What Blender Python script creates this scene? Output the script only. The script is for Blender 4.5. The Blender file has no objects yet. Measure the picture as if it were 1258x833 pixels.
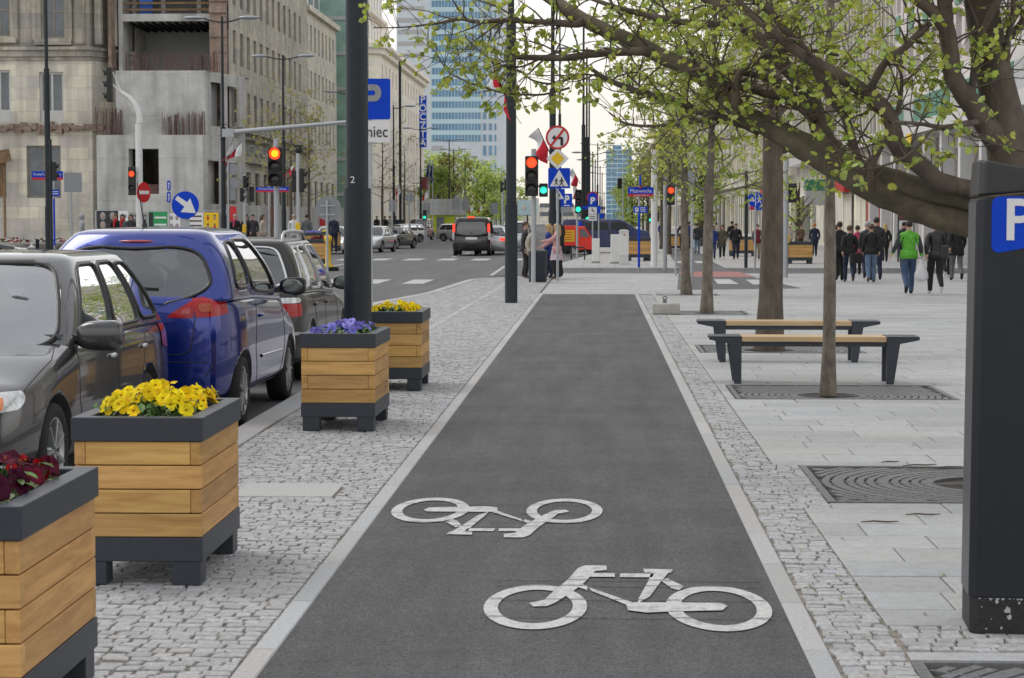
import bpy, bmesh, math, random
from mathutils import Vector, Matrix
from mathutils.bvhtree import BVHTree
PI = math.pi
R = math.radians
rnd = random.Random(7)
scene = bpy.context.scene
col = scene.collection

# ------------------------------------------------------------------ camera
HC, F, VX, VY = 1.7, 2500.0, 736.0, 269.5
_p = math.atan((416.5 - VY) / F)
_a = math.asin((VX - 629) / math.sqrt(F * F + (VX - 629) ** 2 + (416.5 - VY) ** 2))
cam_d = bpy.data.cameras.new('camera')
cam = bpy.data.objects.new('camera', cam_d)
col.objects.link(cam)
cam.location = (0, 0, HC)
cam.rotation_euler = (PI / 2 - _p, 0, _a)
cam_d.sensor_width = 36
cam_d.lens = F / 1258 * 36
cam_d.clip_start = 0.1
cam_d.clip_end = 6000
cam_d.dof.use_dof = True
cam_d.dof.focus_distance = 18
cam_d.dof.aperture_fstop = 13
scene.camera = cam
_M = cam.rotation_euler.to_matrix()

def at(px, py, Y):
    d = _M @ Vector(((px - 629) / F, (416.5 - py) / F, -1))
    return Vector((0, 0, HC)) + d * (Y / d.y)

def gp(px, py, z=0.0):
    d = _M @ Vector(((px - 629) / F, (416.5 - py) / F, -1))
    return Vector((0, 0, HC)) + d * ((z - HC) / d.z)

def gx(px, Y):
    return at(px, 300, Y).x

def zz(py, Y, px=629):
    return at(px, py, Y).z

# ------------------------------------------------------------------ materials
def _nt(name):
    m = bpy.data.materials.new(name)
    m.use_nodes = True
    nt = m.node_tree
    b = nt.nodes['Principled BSDF']
    return m, nt, b

def mat(name, base, rough=0.6, metal=0.0, var=0.15, scale=8.0, bump=0.0, bscale=40.0, tint=False, coat=0.0,
        emit=None, spec=0.5, stretch=None, trans=0.0, dirt=0.0, alpha=None):
    m, nt, b = _nt(name)
    N = nt.nodes
    L = nt.links
    tc = N.new('ShaderNodeTexCoord')
    mp = N.new('ShaderNodeMapping')
    L.new(tc.outputs['Object'], mp.inputs['Vector'])
    if stretch:
        mp.inputs['Scale'].default_value = stretch
    n1 = N.new('ShaderNodeTexNoise')
    n1.inputs['Scale'].default_value = scale
    n1.inputs['Detail'].default_value = 6
    n1.inputs['Roughness'].default_value = 0.65
    L.new(mp.outputs['Vector'], n1.inputs['Vector'])
    mr = N.new('ShaderNodeMapRange')
    mr.inputs['From Min'].default_value = 0.3
    mr.inputs['From Max'].default_value = 0.7
    mr.inputs['To Min'].default_value = 1 - var
    mr.inputs['To Max'].default_value = 1 + var
    L.new(n1.outputs['Fac'], mr.inputs['Value'])
    mx = N.new('ShaderNodeVectorMath')
    mx.operation = 'SCALE'
    mx.inputs[0].default_value = base[:3]
    L.new(mr.outputs['Result'], mx.inputs['Scale'])
    out = mx.outputs['Vector']
    if dirt:
        n3 = N.new('ShaderNodeTexNoise')
        n3.inputs['Scale'].default_value = scale * 0.22
        n3.inputs['Detail'].default_value = 8
        n3.inputs['Roughness'].default_value = 0.7
        L.new(tc.outputs['Object'], n3.inputs['Vector'])
        r3 = N.new('ShaderNodeMapRange')
        r3.inputs['From Min'].default_value = 0.42
        r3.inputs['From Max'].default_value = 0.68
        r3.inputs['To Min'].default_value = 1.0
        r3.inputs['To Max'].default_value = 1 - dirt
        L.new(n3.outputs['Fac'], r3.inputs['Value'])
        m3 = N.new('ShaderNodeVectorMath')
        m3.operation = 'SCALE'
        L.new(out, m3.inputs[0])
        L.new(r3.outputs['Result'], m3.inputs['Scale'])
        out = m3.outputs['Vector']
    if tint:
        at_ = N.new('ShaderNodeAttribute')
        at_.attribute_name = 'tint'
        m2 = N.new('ShaderNodeVectorMath')
        m2.operation = 'MULTIPLY'
        L.new(out, m2.inputs[0])
        L.new(at_.outputs['Color'], m2.inputs[1])
        out = m2.outputs['Vector']
    L.new(out, b.inputs['Base Color'])
    b.inputs['Roughness'].default_value = rough
    b.inputs['Metallic'].default_value = metal
    b.inputs['Specular IOR Level'].default_value = spec
    b.inputs['Coat Weight'].default_value = coat
    b.inputs['Coat Roughness'].default_value = 0.04
    b.inputs['Transmission Weight'].default_value = trans
    if alpha is not None:
        b.inputs['Alpha'].default_value = alpha
    if emit:
        b.inputs['Emission Color'].default_value = (*emit[:3], 1)
        b.inputs['Emission Strength'].default_value = emit[3]
    if bump:
        n2 = N.new('ShaderNodeTexNoise')
        n2.inputs['Scale'].default_value = bscale
        n2.inputs['Detail'].default_value = 5
        L.new(mp.outputs['Vector'], n2.inputs['Vector'])
        bp = N.new('ShaderNodeBump')
        bp.inputs['Strength'].default_value = bump
        bp.inputs['Distance'].default_value = 0.01
        L.new(n2.outputs['Fac'], bp.inputs['Height'])
        L.new(bp.outputs['Normal'], b.inputs['Normal'])
    return m

def glass_mat(name, tintc=(0.55, 0.62, 0.62), mixf=0.35, rough=0.02):
    """window glass: mirror-like coat over a see-through tinted pane (no refraction)"""
    m, nt, b = _nt(name)
    N, L = nt.nodes, nt.links
    tr = N.new('ShaderNodeBsdfTransparent')
    tr.inputs['Color'].default_value = (*tintc, 1)
    gl = N.new('ShaderNodeBsdfGlossy')
    gl.inputs['Roughness'].default_value = rough
    gl.inputs['Color'].default_value = (0.95, 0.97, 1, 1)
    fr = N.new('ShaderNodeFresnel')
    fr.inputs['IOR'].default_value = 1.55
    ad = N.new('ShaderNodeMath')
    ad.operation = 'ADD'
    ad.use_clamp = True
    ad.inputs[1].default_value = mixf
    L.new(fr.outputs['Fac'], ad.inputs[0])
    mx = N.new('ShaderNodeMixShader')
    L.new(ad.outputs[0], mx.inputs['Fac'])
    L.new(tr.outputs[0], mx.inputs[1])
    L.new(gl.outputs[0], mx.inputs[2])
    L.new(mx.outputs[0], N['Material Output'].inputs['Surface'])
    N.remove(b)
    return m

M = {}
_wcache = {}
def mk(key, *a, **k):
    M[key] = mat(key, *a, **k)

# ------------------------------------------------------------------ mesh builder
class MB:
    def __init__(s):
        s.v, s.f, s.m, s.t, s.sm = [], [], [], [], []
        s.mi, s.ti, s.smooth = 0, (1, 1, 1), False
    def face(s, idx):
        s.f.append(tuple(idx)); s.m.append(s.mi); s.t.append(s.ti); s.sm.append(s.smooth)
    def add(s, verts, faces):
        o = len(s.v)
        s.v.extend([tuple(p) for p in verts])
        for f in faces:
            s.face([o + i for i in f])
    def box(s, c, size, rz=0.0, rot=None):
        x, y, z = (k / 2 for k in size)
        P = [Vector(p) for p in [(-x,-y,-z),(x,-y,-z),(x,y,-z),(-x,y,-z),(-x,-y,z),(x,-y,z),(x,y,z),(-x,y,z)]]
        m = rot if rot is not None else Matrix.Rotation(rz, 3, 'Z')
        c = Vector(c)
        s.add([m @ p + c for p in P], [(0,3,2,1),(4,5,6,7),(0,1,5,4),(1,2,6,5),(2,3,7,6),(3,0,4,7)])
    def span(s, x0, x1, y0, y1, z0, z1):
        s.box(((x0+x1)/2, (y0+y1)/2, (z0+z1)/2), (abs(x1-x0), abs(y1-y0), abs(z1-z0)))
    def bar(s, a, b, w, h=None):
        a, b = Vector(a), Vector(b)
        d = b - a
        q = d.to_track_quat('Z', 'Y').to_matrix()
        s.box((a + b) / 2, (w, h or w, d.length), rot=q)
    def tube(s, pts, rad, n=8, cap=True, smooth=True):
        pts = [Vector(p) for p in pts]
        if not isinstance(rad, (list, tuple)):
            rad = [rad] * len(pts)
        old = s.smooth
        s.smooth = smooth
        o = len(s.v)
        up = None
        for i, p in enumerate(pts):
            d = (pts[min(i+1, len(pts)-1)] - pts[max(i-1, 0)])
            if d.length < 1e-9: d = Vector((0, 0, 1))
            d.normalize()
            if up is None:
                up = Vector((1, 0, 0)) if abs(d.x) < 0.9 else Vector((0, 1, 0))
            u = (up - d * up.dot(d)).normalized()
            w = d.cross(u)
            up = u
            for k in range(n):
                an = 2 * PI * k / n
                s.v.append(tuple(p + (u * math.cos(an) + w * math.sin(an)) * rad[i]))
        for i in range(len(pts) - 1):
            for k in range(n):
                s.face((o+i*n+k, o+i*n+(k+1) % n, o+(i+1)*n+(k+1) % n, o+(i+1)*n+k))
        if cap:
            s.smooth = False
            for q in (o, o+(len(pts)-1)*n):
                e = len(s.v); s.v += s.v[q:q+n]
                s.face([e+k for k in range(n)][::-1 if q == o else 1])
        s.smooth = old
    def lathe(s, prof, n=20, c=(0,0,0), axis='Z', smooth=True, cap=True):
        old = s.smooth; s.smooth = smooth
        o = len(s.v); c = Vector(c)
        for r, h in prof:
            for k in range(n):
                an = 2*PI*k/n
                a, b = r*math.cos(an), r*math.sin(an)
                p = {'Z': (a, b, h), 'X': (h, a, b), 'Y': (b, h, a)}[axis]
                s.v.append(tuple(Vector(p) + c))
        for i in range(len(prof)-1):
            for k in range(n):
                s.face((o+i*n+k, o+i*n+(k+1) % n, o+(i+1)*n+(k+1) % n, o+(i+1)*n+k))
        if cap:
            s.smooth = False
            for q, rr_, dr in ((o, prof[0][0], -1), (o+(len(prof)-1)*n, prof[-1][0], 1)):
                if rr_ > 1e-6:
                    e = len(s.v); s.v += s.v[q:q+n]; s.face([e+k for k in range(n)][::dr])
        s.smooth = old
    def prism(s, poly, a, b, plane='XZ'):
        """polygon (2D) extruded between a and b along the third axis"""
        def P(p, h):
            return {'XZ': (p[0], h, p[1]), 'XY': (p[0], p[1], h), 'YZ': (h, p[0], p[1])}[plane]
        n = len(poly)
        vs = [P(p, a) for p in poly] + [P(p, b) for p in poly]
        fs = [tuple(range(n))[::-1], tuple(range(n, 2*n))]
        fs += [(i, (i+1) % n, n+(i+1) % n, n+i) for i in range(n)]
        s.add(vs, fs)
    def sphere(s, c, r, n=10, m=6, sc=(1,1,1), smooth=True):
        old = s.smooth; s.smooth = smooth
        o = len(s.v); c = Vector(c)
        s.v.append(tuple(c + Vector((0,0,-r*sc[2]))))
        for i in range(1, m):
            ph = -PI/2 + PI*i/m
            for k in range(n):
                an = 2*PI*k/n
                s.v.append(tuple(c + Vector((r*sc[0]*math.cos(ph)*math.cos(an), r*sc[1]*math.cos(ph)*math.sin(an), r*sc[2]*math.sin(ph)))))
        s.v.append(tuple(c + Vector((0,0,r*sc[2]))))
        for k in range(n):
            s.face((o, o+1+(k+1) % n, o+1+k))
        for i in range(m-2):
            for k in range(n):
                s.face((o+1+i*n+k, o+1+i*n+(k+1) % n, o+1+(i+1)*n+(k+1) % n, o+1+(i+1)*n+k))
        t = len(s.v)-1
        for k in range(n):
            s.face((o+1+(m-2)*n+k, o+1+(m-2)*n+(k+1) % n, t))
        s.smooth = old
    def mesh(s, name, mats):
        me = bpy.data.meshes.new(name)
        me.from_pydata(s.v, [], s.f)
        if not isinstance(mats, (list, tuple)): mats = [mats]
        for m in mats:
            me.materials.append(M[m] if isinstance(m, str) else m)
        if s.f:
            me.polygons.foreach_set('material_index', s.m)
            me.polygons.foreach_set('use_smooth', s.sm)
            if any(t != (1, 1, 1) for t in s.t):
                ca = me.color_attributes.new('tint', 'FLOAT_COLOR', 'CORNER')
                buf = []
                for p, t in zip(me.polygons, s.t):
                    buf.extend([t[0], t[1], t[2], 1.0] * p.loop_total)
                ca.data.foreach_set('color', buf)
        me.update()
        return me
    def build(s, name, mats, parent=None, bevel=0.0, seg=2, fix=True, loc=None):
        me = s.mesh(name, mats)
        if fix and len(s.f) < 20000:
            bm = bmesh.new(); bm.from_mesh(me)
            bmesh.ops.recalc_face_normals(bm, faces=bm.faces)
            bm.to_mesh(me); bm.free()
        o = bpy.data.objects.new(name, me)
        col.objects.link(o)
        if parent: o.parent = parent
        if loc: o.location = loc
        if bevel:
            md = o.modifiers.new('bevel', 'BEVEL')
            md.width = bevel; md.segments = seg; md.limit_method = 'ANGLE'; md.angle_limit = R(35)
        return o

def tag(o, label=None, cat=None, group=None, kind=None):
    if label: o['label'] = label
    if cat: o['category'] = cat
    if group: o['group'] = group
    if kind: o['kind'] = kind
    return o

def thing(name, label, cat, loc=(0,0,0), rz=0.0, group=None, scale=None):
    o = bpy.data.objects.new(name, None)
    o.empty_display_size = 0.2
    col.objects.link(o)
    o.location = loc
    o.rotation_euler = (0, 0, rz)
    if scale: o.scale = (scale,)*3 if not isinstance(scale, (tuple, list)) else scale
    return tag(o, label, cat, group)

def struct(mb, name, mats, **k):
    o = mb.build(name, mats, **k)
    o['kind'] = 'structure'
    return o

def copy_tree(o, parent=None):
    c = o.copy(); col.objects.link(c)
    if parent: c.parent = parent
    for ch in o.children: copy_tree(ch, c)
    return c

def copy_thing(o, label, loc, rz=None, group=None, scale=None):
    c = copy_tree(o)
    c.location = loc
    if rz is not None: c.rotation_euler = (0, 0, rz)
    if label: c['label'] = label
    if group: c['group'] = group
    if scale: c.scale = (scale,)*3
    return c

_glyphs = {}
def text_mesh(txt, size, depth=0.004, bold=0.0):
    cu = bpy.data.curves.new('t', 'FONT')
    cu.body = txt; cu.size = size; cu.extrude = depth/2; cu.offset = bold
    cu.align_x = 'CENTER'; cu.align_y = 'CENTER'; cu.resolution_u = 4
    ob = bpy.data.objects.new('t', cu)
    col.objects.link(ob)
    dg = bpy.context.evaluated_depsgraph_get()
    me = bpy.data.meshes.new_from_object(ob.evaluated_get(dg), depsgraph=dg)
    bpy.data.objects.remove(ob); bpy.data.curves.remove(cu)
    return me

def text(txt, size, m, parent, loc, name='lettering', depth=0.004, bold=0.0, sx=1.0, rz=0.0, fit=None, tilt=0.0):
    """text facing -Y (towards the street's near end)"""
    me = text_mesh(txt, size, depth, bold)
    me.materials.clear(); me.materials.append(M[m] if isinstance(m, str) else m)
    if fit:
        xs = [v.co.x for v in me.vertices]
        sx = fit / (max(xs) - min(xs))
    me.transform(Matrix.Rotation(rz, 4, 'Z') @ Matrix.Rotation(PI/2, 4, 'X') @ Matrix.Rotation(tilt, 4, 'Z') @ Matrix.Diagonal((sx, 1, 1, 1)))
    o = bpy.data.objects.new(name, me)
    col.objects.link(o)
    o.location = loc
    if parent: o.parent = parent
    return o

# ------------------------------------------------------------------ world, sun
w = bpy.data.worlds.new('World')
scene.world = w
w.use_nodes = True
nt = w.node_tree
N, L = nt.nodes, nt.links
bg = N['Background']
sky = N.new('ShaderNodeTexSky')
sky.sky_type = 'NISHITA'
sky.sun_disc = False
SUN_EL, SUN_ROT = R(52), R(-60)
sky.sun_elevation = SUN_EL
sky.sun_rotation = SUN_ROT
sky.dust_density = 3.0
sky.air_density = 1.2
# a cover of pale cloud in front of the blue
tc = N.new('ShaderNodeTexCoord')
nz = N.new('ShaderNodeTexNoise')
nz.inputs['Scale'].default_value = 2.2
nz.inputs['Detail'].default_value = 7
nz.inputs['Roughness'].default_value = 0.55
mp = N.new('ShaderNodeMapping')
mp.inputs['Scale'].default_value = (1, 1, 2.6)
L.new(tc.outputs['Generated'], mp.inputs['Vector'])
L.new(mp.outputs['Vector'], nz.inputs['Vector'])
cr = N.new('ShaderNodeValToRGB')
cr.color_ramp.elements[0].position = 0.32
cr.color_ramp.elements[0].color = (8.2, 8.5, 9.1, 1)
cr.color_ramp.elements[1].position = 0.68
cr.color_ramp.elements[1].color = (11.5, 11.4, 11.2, 1)
L.new(nz.outputs['Fac'], cr.inputs['Fac'])
sp = N.new('ShaderNodeSeparateXYZ')
L.new(tc.outputs['Generated'], sp.inputs['Vector'])
hz = N.new('ShaderNodeMapRange')
hz.inputs['From Min'].default_value = 0.15
hz.inputs['From Max'].default_value = 0.55
hz.inputs['To Min'].default_value = 1.0
hz.inputs['To Max'].default_value = 0.0
L.new(sp.outputs['Z'], hz.inputs['Value'])
hr = N.new('ShaderNodeValToRGB')
hr.color_ramp.elements[0].position = 0.05
hr.color_ramp.elements[0].color = (11.6, 11.05, 10.1, 1)
hr.color_ramp.elements[1].position = 0.20
hr.color_ramp.elements[1].color = (16.2, 16.1, 16.0, 1)
L.new(sp.outputs['Z'], hr.inputs['Fac'])
mh = N.new('ShaderNodeMixRGB')
L.new(hr.outputs['Color'], mh.inputs['Color2'])
L.new(hz.outputs['Result'], mh.inputs['Fac'])
L.new(cr.outputs['Color'], mh.inputs['Color1'])
mxs = N.new('ShaderNodeMixRGB')
mxs.inputs['Fac'].default_value = 0.88
L.new(sky.outputs['Color'], mxs.inputs['Color1'])
L.new(mh.outputs['Color'], mxs.inputs['Color2'])
L.new(mxs.outputs['Color'], bg.inputs['Color'])
bg.inputs['Strength'].default_value = 0.097

sd = bpy.data.lights.new('sun', 'SUN')
sd.energy = 1.15
sd.angle = R(25)
sd.color = (1, 0.965, 0.92)
so = bpy.data.objects.new('sun', sd)
col.objects.link(so)
# light comes from behind the camera's right shoulder, high
_dir = Vector((math.sin(SUN_ROT) * math.cos(SUN_EL), math.cos(SUN_ROT) * math.cos(SUN_EL), math.sin(SUN_EL)))
so.rotation_euler = _dir.to_track_quat('Z', 'Y').to_euler()

scene.view_settings.view_transform = 'Standard'
scene.view_settings.look = 'None'
scene.view_settings.exposure = 0
scene.cycles.max_bounces = 6
scene.cycles.transparent_max_bounces = 12
scene.cycles.use_denoising = True
# ------------------------------------------------------------------ palette
mk('asphalt', (0.115, 0.115, 0.12), 0.85, var=0.22, scale=160, bump=0.5, bscale=220, dirt=0.12)
mk('path_asphalt', (0.088, 0.0885, 0.094), 0.8, var=0.95, scale=120, bump=0.8, bscale=230, dirt=0.12)
mk('granite', (0.37, 0.37, 0.372), 0.75, var=0.22, scale=60, bump=0.15, bscale=120, tint=True)
mk('slab', (0.388, 0.391, 0.394), 0.7, var=0.13, scale=45, bump=0.12, bscale=150, tint=True, dirt=0.18)
mk('cobble', (0.375, 0.375, 0.38), 0.75, var=0.3, scale=40, bump=0.5, bscale=70, tint=True)
mk('sand_joint', (0.24, 0.22, 0.185), 0.95, var=0.65, scale=10, bump=0.5, bscale=90, dirt=0.5)
mk('joint', (0.15, 0.135, 0.115), 0.95, var=0.5, scale=14, bump=0.4, bscale=80)
mk('earth', (0.09, 0.075, 0.055), 0.95, var=0.4, scale=20, bump=0.6)
mk('ground', (0.22, 0.21, 0.2), 0.9, var=0.15, scale=0.5)
mk('line_paint', (0.47, 0.47, 0.465), 0.65, var=0.12, scale=90, bump=0.2, bscale=200, dirt=0.2)
mk('worn_paint', (0.56, 0.56, 0.555), 0.7, var=0.15, scale=120, bump=0.4, bscale=200, dirt=0.25)
def wear(m, sc, lo, hi, under):
    nt = m.node_tree; N = nt.nodes; L = nt.links; bs = N['Principled BSDF']
    src = bs.inputs['Base Color'].links[0].from_socket
    tc = N.new('ShaderNodeTexCoord'); n = N.new('ShaderNodeTexNoise'); n.inputs['Scale'].default_value = sc; n.inputs['Detail'].default_value = 10; n.inputs['Roughness'].default_value = 0.75
    L.new(tc.outputs['Object'], n.inputs['Vector'])
    r = N.new('ShaderNodeMapRange'); r.inputs['From Min'].default_value = lo; r.inputs['From Max'].default_value = hi
    L.new(n.outputs['Fac'], r.inputs['Value'])
    x = N.new('ShaderNodeMixRGB'); L.new(r.outputs[0], x.inputs['Fac']); L.new(src, x.inputs['Color1']); x.inputs['Color2'].default_value = (*under, 1)
    L.new(x.outputs[0], bs.inputs['Base Color'])
wear(M['worn_paint'], 16, 0.50, 0.78, (0.09, 0.09, 0.095))
wear(M['line_paint'], 3, 0.5, 0.85, (0.12, 0.12, 0.125))
mk('red_asphalt', (0.33, 0.15, 0.14), 0.85, var=0.2, scale=60)
mk('iron', (0.17, 0.173, 0.178), 0.6, metal=0.3, var=0.3, scale=30, bump=0.2, bscale=90)
mk('dark', (0.008, 0.008, 0.009), 0.9, var=0.1)
mk('anthracite', (0.028, 0.034, 0.046), 0.45, var=0.12, scale=30, bump=0.06, bscale=300)
mk('pole_paint', (0.020, 0.027, 0.032), 0.5, spec=0.35, var=0.15, scale=12, bump=0.03, bscale=120)
mk('concrete', (0.40, 0.385, 0.35), 0.85, var=0.2, scale=9, bump=0.3, bscale=60, dirt=0.25)
mk('galv', (0.42, 0.44, 0.46), 0.5, metal=0.35, var=0.1, scale=20)
mk('white_paint', (0.72, 0.72, 0.71), 0.5, var=0.06, scale=10)
mk('yellow_paint', (0.75, 0.48, 0.01), 0.5, var=0.06)
mk('red_paint', (0.55, 0.02, 0.025), 0.45, var=0.08)
mk('blue_sign', (0.002, 0.055, 0.55), 0.55, var=0.05, spec=0.2)
mk('sign_white', (0.74, 0.74, 0.74), 0.45, var=0.04)
mk('sign_grey', (0.3, 0.31, 0.32), 0.55, var=0.08, metal=0.3)
mk('black_plastic', (0.012, 0.012, 0.013), 0.45, var=0.1)

# bicycle-path asphalt gets long faint streaks and paler worn edges
def worn(m, sc, amt):
    nt = m.node_tree; N = nt.nodes; L = nt.links
    b = N['Principled BSDF']
    src = b.inputs['Base Color'].links[0].from_socket
    tc = N.new('ShaderNodeTexCoord'); mp = N.new('ShaderNodeMapping'); mp.inputs['Scale'].default_value = sc
    L.new(tc.outputs['Object'], mp.inputs['Vector'])
    n = N.new('ShaderNodeTexNoise'); n.inputs['Scale'].default_value = 1.0; n.inputs['Detail'].default_value = 7; n.inputs['Roughness'].default_value = 0.6
    L.new(mp.outputs['Vector'], n.inputs['Vector'])
    r = N.new('ShaderNodeMapRange'); r.inputs['From Min'].default_value = 0.3; r.inputs['From Max'].default_value = 0.7
    r.inputs['To Min'].default_value = 1 - amt; r.inputs['To Max'].default_value = 1 + amt
    L.new(n.outputs['Fac'], r.inputs['Value'])
    s = N.new('ShaderNodeVectorMath'); s.operation = 'SCALE'
    L.new(src, s.inputs[0]); L.new(r.outputs['Result'], s.inputs['Scale'])
    L.new(s.outputs['Vector'], b.inputs['Base Color'])
worn(M['path_asphalt'], (3.5, 0.35, 1), 0.24)
worn(M['path_asphalt'], (9, 6, 1), 0.10)
worn(M['path_asphalt'], (0.5, 1.4, 1), 0.16)
worn(M['asphalt'], (1.2, 0.12, 1), 0.18)
worn(M['slab'], (0.5, 0.8, 1), 0.10)

# ------------------------------------------------------------------ ground sheets
b = MB()
b.add([(-2500, -200, -0.14), (2500, -200, -0.14), (2500, 4000, -0.14), (-2500, 4000, -0.14)], [(0, 1, 2, 3)])
struct(b, 'ground', 'ground')

def kerb_x(Y):
    """outer edge of the left kerb: parking bay, then the pavement bulges out to the crossing"""
    if Y < 29: return -2.95
    if Y < 41: 
        t = (Y - 29) / 12
        t = t * t * (3 - 2 * t)
        return -2.95 - 1.72 * t
    if Y < 47: return -4.67 + (Y - 41) / 6 * 0.65
    if Y < 57: return -4.02 + (Y - 47) / 10 * 0.3
    t = min(1, (Y - 57) / 4)
    return -3.72 + t * t * 1.9

# road on the left, one sheet
b = MB()
b.add([(-17, -20, -0.1), (-2.0, -20, -0.1), (-2.0, 64, -0.1), (4, 64, -0.1), (4, 900, -0.1), (-17, 900, -0.1)], [(0, 1, 2, 3), (0, 3, 4, 5)])
b.add([(-60, 60, -0.1), (-17, 60, -0.1), (-17, 104, -0.1), (-60, 104, -0.1)], [(0, 1, 2, 3)])
struct(b, 'road', 'asphalt')

# pavement body under the stones
def sheet(poly, z, name, m):
    b = MB(); b.add([(p[0], p[1], z) for p in poly], [tuple(range(len(poly)))])
    return struct(b, name, m)
edge = [(kerb_x(y) + 0.02, y) for y in [4, 12, 20, 28.9] + [29 + i for i in range(0, 33)]]
poly = edge + [(-1.8, 64.4), (40, 64.4), (40, 4)]
b = MB()
n = len(poly)
b.add([(x, y, -0.022) for x, y in poly] + [(x, y, -0.135) for x, y in poly], [tuple(range(n))[::-1]] + [(i, (i+1) % n, n+(i+1) % n, n+i) for i in range(n)])
struct(b, 'pavement', 'joint')

PXL, PXR = -1.27, 0.81
b = MB()
b.add([(PXL, 3, -0.004), (PXR, 3, -0.004), (PXR, 46.4, -0.004), (PXL, 46.4, -0.004)], [(0, 1, 2, 3)])
struct(b, 'bike_path', 'path_asphalt')

def tintv(lo=0.85, hi=1.1, warm=0.03):
    t = rnd.uniform(lo, hi); w = rnd.uniform(-warm, warm)
    return (t * (1 + w), t, t * (1 - w))

# border strips of the bike path, stone by stone
b = MB()
def strip(x0, x1, Y0, Y1, ln, z0=-0.1, z1=0.0, g=0.004, fx=None):
    y = Y0
    while y < Y1:
        b.ti = tintv(0.95, 1.12)
        l = ln * rnd.uniform(0.97, 1.03)
        dx0 = fx(y) if fx else 0; dx1 = fx(y + l) if fx else 0
        z = z1 + rnd.uniform(-0.0015, 0.0015)
        q = [(x0+dx0, y+g), (x1+dx0, y+g), (x1+dx1, y+l-g), (x0+dx1, y+l-g)]
        c = 0.006
        o = len(b.v)
        b.v += [(x, yy, z0) for x, yy in q] + [(x, yy, z-c) for x, yy in q]
        qi = [(q[0][0]+c, q[0][1]+c), (q[1][0]-c, q[1][1]+c), (q[2][0]-c, q[2][1]-c), (q[3][0]+c, q[3][1]-c)]
        b.v += [(x, yy, z) for x, yy in qi]
        for lo_, hi_ in ((0, 4), (4, 8)):
            for i in range(4):
                b.face((o+lo_+i, o+lo_+(i+1) % 4, o+hi_+(i+1) % 4, o+hi_+i))
        b.face((o+8, o+9, o+10, o+11))
        y += l
strip(PXL - 0.1, PXL - 0.002, 3, 46.4, 1.0)
strip(PXR + 0.002, PXR + 0.1, 3, 46.4, 1.0)
struct(b, 'border_strip', 'granite', fix=False)
b = MB()
strip(-2.95, -2.71, 4, 29, 1.0, -0.13, 0.005)
strip(0, 0.22, 29, 61, 0.8, -0.13, 0.005, fx=kerb_x)
struct(b, 'kerb', 'granite', fix=False)
b = MB()
strip(-2.72, -2.62, 29.2, 60, 0.9, -0.1, 0.001, fx=lambda y: (y-29)*0.008)
strip(-1.3, 3.5, 46.4, 46.85, 0.45, -0.02, 0.001)
struct(b, 'flush_kerb', 'granite', fix=False)

# cobbles: every stone modelled, laid in wavering rows
def cobbles(name, xr, Y0, Y1, skip=(), step=0.082, sz=-0.0105):
    b = MB(); b.smooth = False
    y = Y0
    while y < Y1:
        x0, x1 = xr(y)
        x = x0 + rnd.uniform(0, 0.02)
        h = step * rnd.uniform(0.9, 1.1)
        ph = rnd.uniform(0, 6)
        if y > 34: wk = 1.35
        else: wk = 1.0
        while x < x1 - 0.03:
            wdt = min(rnd.uniform(0.066, 0.115) * wk, x1 - x)
            if x1 - (x + wdt) < 0.045: wdt = x1 - x
            cx, cy = x + wdt/2, y + h/2 + 0.008 * math.sin(x * 5 + ph) + rnd.uniform(-0.007, 0.007)
            if not any(a0 < cx < a1 and c0 < cy < c1 for a0, a1, c0, c1 in skip):
                g = rnd.uniform(0.0015, 0.006)
                hx, hy = wdt/2 - g, h/2 - g
                z = rnd.uniform(-0.0045, 0.002)
                tx, ty = rnd.uniform(-0.035, 0.035), rnd.uniform(-0.035, 0.035)
                b.ti = tintv(0.86, 1.10, 0.02)
                o = len(b.v)
                jit = [(rnd.uniform(-0.009, 0.009), rnd.uniform(-0.008, 0.008)) for _ in range(4)]
                cs = [(-hx, -hy), (hx, -hy), (hx, hy), (-hx, hy)]
                for k, (dz, sc) in enumerate(((-0.03, 1.0), (-0.004, 0.985), (0.0, 0.91))):
                    for (jx, jy), (px_, py_) in zip(jit, cs):
                        X_, Y_ = (px_ + jx) * sc, (py_ + jy) * sc
                        b.v.append((cx + X_, cy + Y_, z + dz + X_ * tx + Y_ * ty))
                for lo_ in (0, 4):
                    for i in range(4):
                        b.face((o+lo_+i, o+lo_+(i+1) % 4, o+lo_+4+(i+1) % 4, o+lo_+4+i))
                b.face((o+8, o+9, o+10, o+11))
            x += wdt
        y += h
    o = struct(b, name, 'cobble', fix=False)
    s = MB(); yy = Y0
    while yy < Y1:
        y2 = min(yy+0.5, Y1); (a, c), (d, e) = xr(yy+1e-4), xr(y2-1e-4)
        s.add([(a-.012, yy, sz), (c+.012, yy, sz), (e+.012, y2, sz), (d-.012, y2, sz)], [(0, 1, 2, 3)]); yy = y2
    struct(s, 'joint_sand', 'sand_joint')
    return o

plate = (-2.27, -1.63, 12.35, 12.98)
cobbles('cobble_pavement', lambda y: (-2.70 if y < 29 else kerb_x(y) + 0.23, -1.375), 5.0, 64.2, [plate])
b = MB(); b.ti = (1.08, 1.07, 1.04); b.box(((plate[0]+plate[1])/2, (plate[2]+plate[3])/2, -0.012), (plate[1]-plate[0]-0.01, plate[3]-plate[2]-0.01, 0.03))
struct(b, 'stone_plate', 'granite', bevel=0.004)

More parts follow.
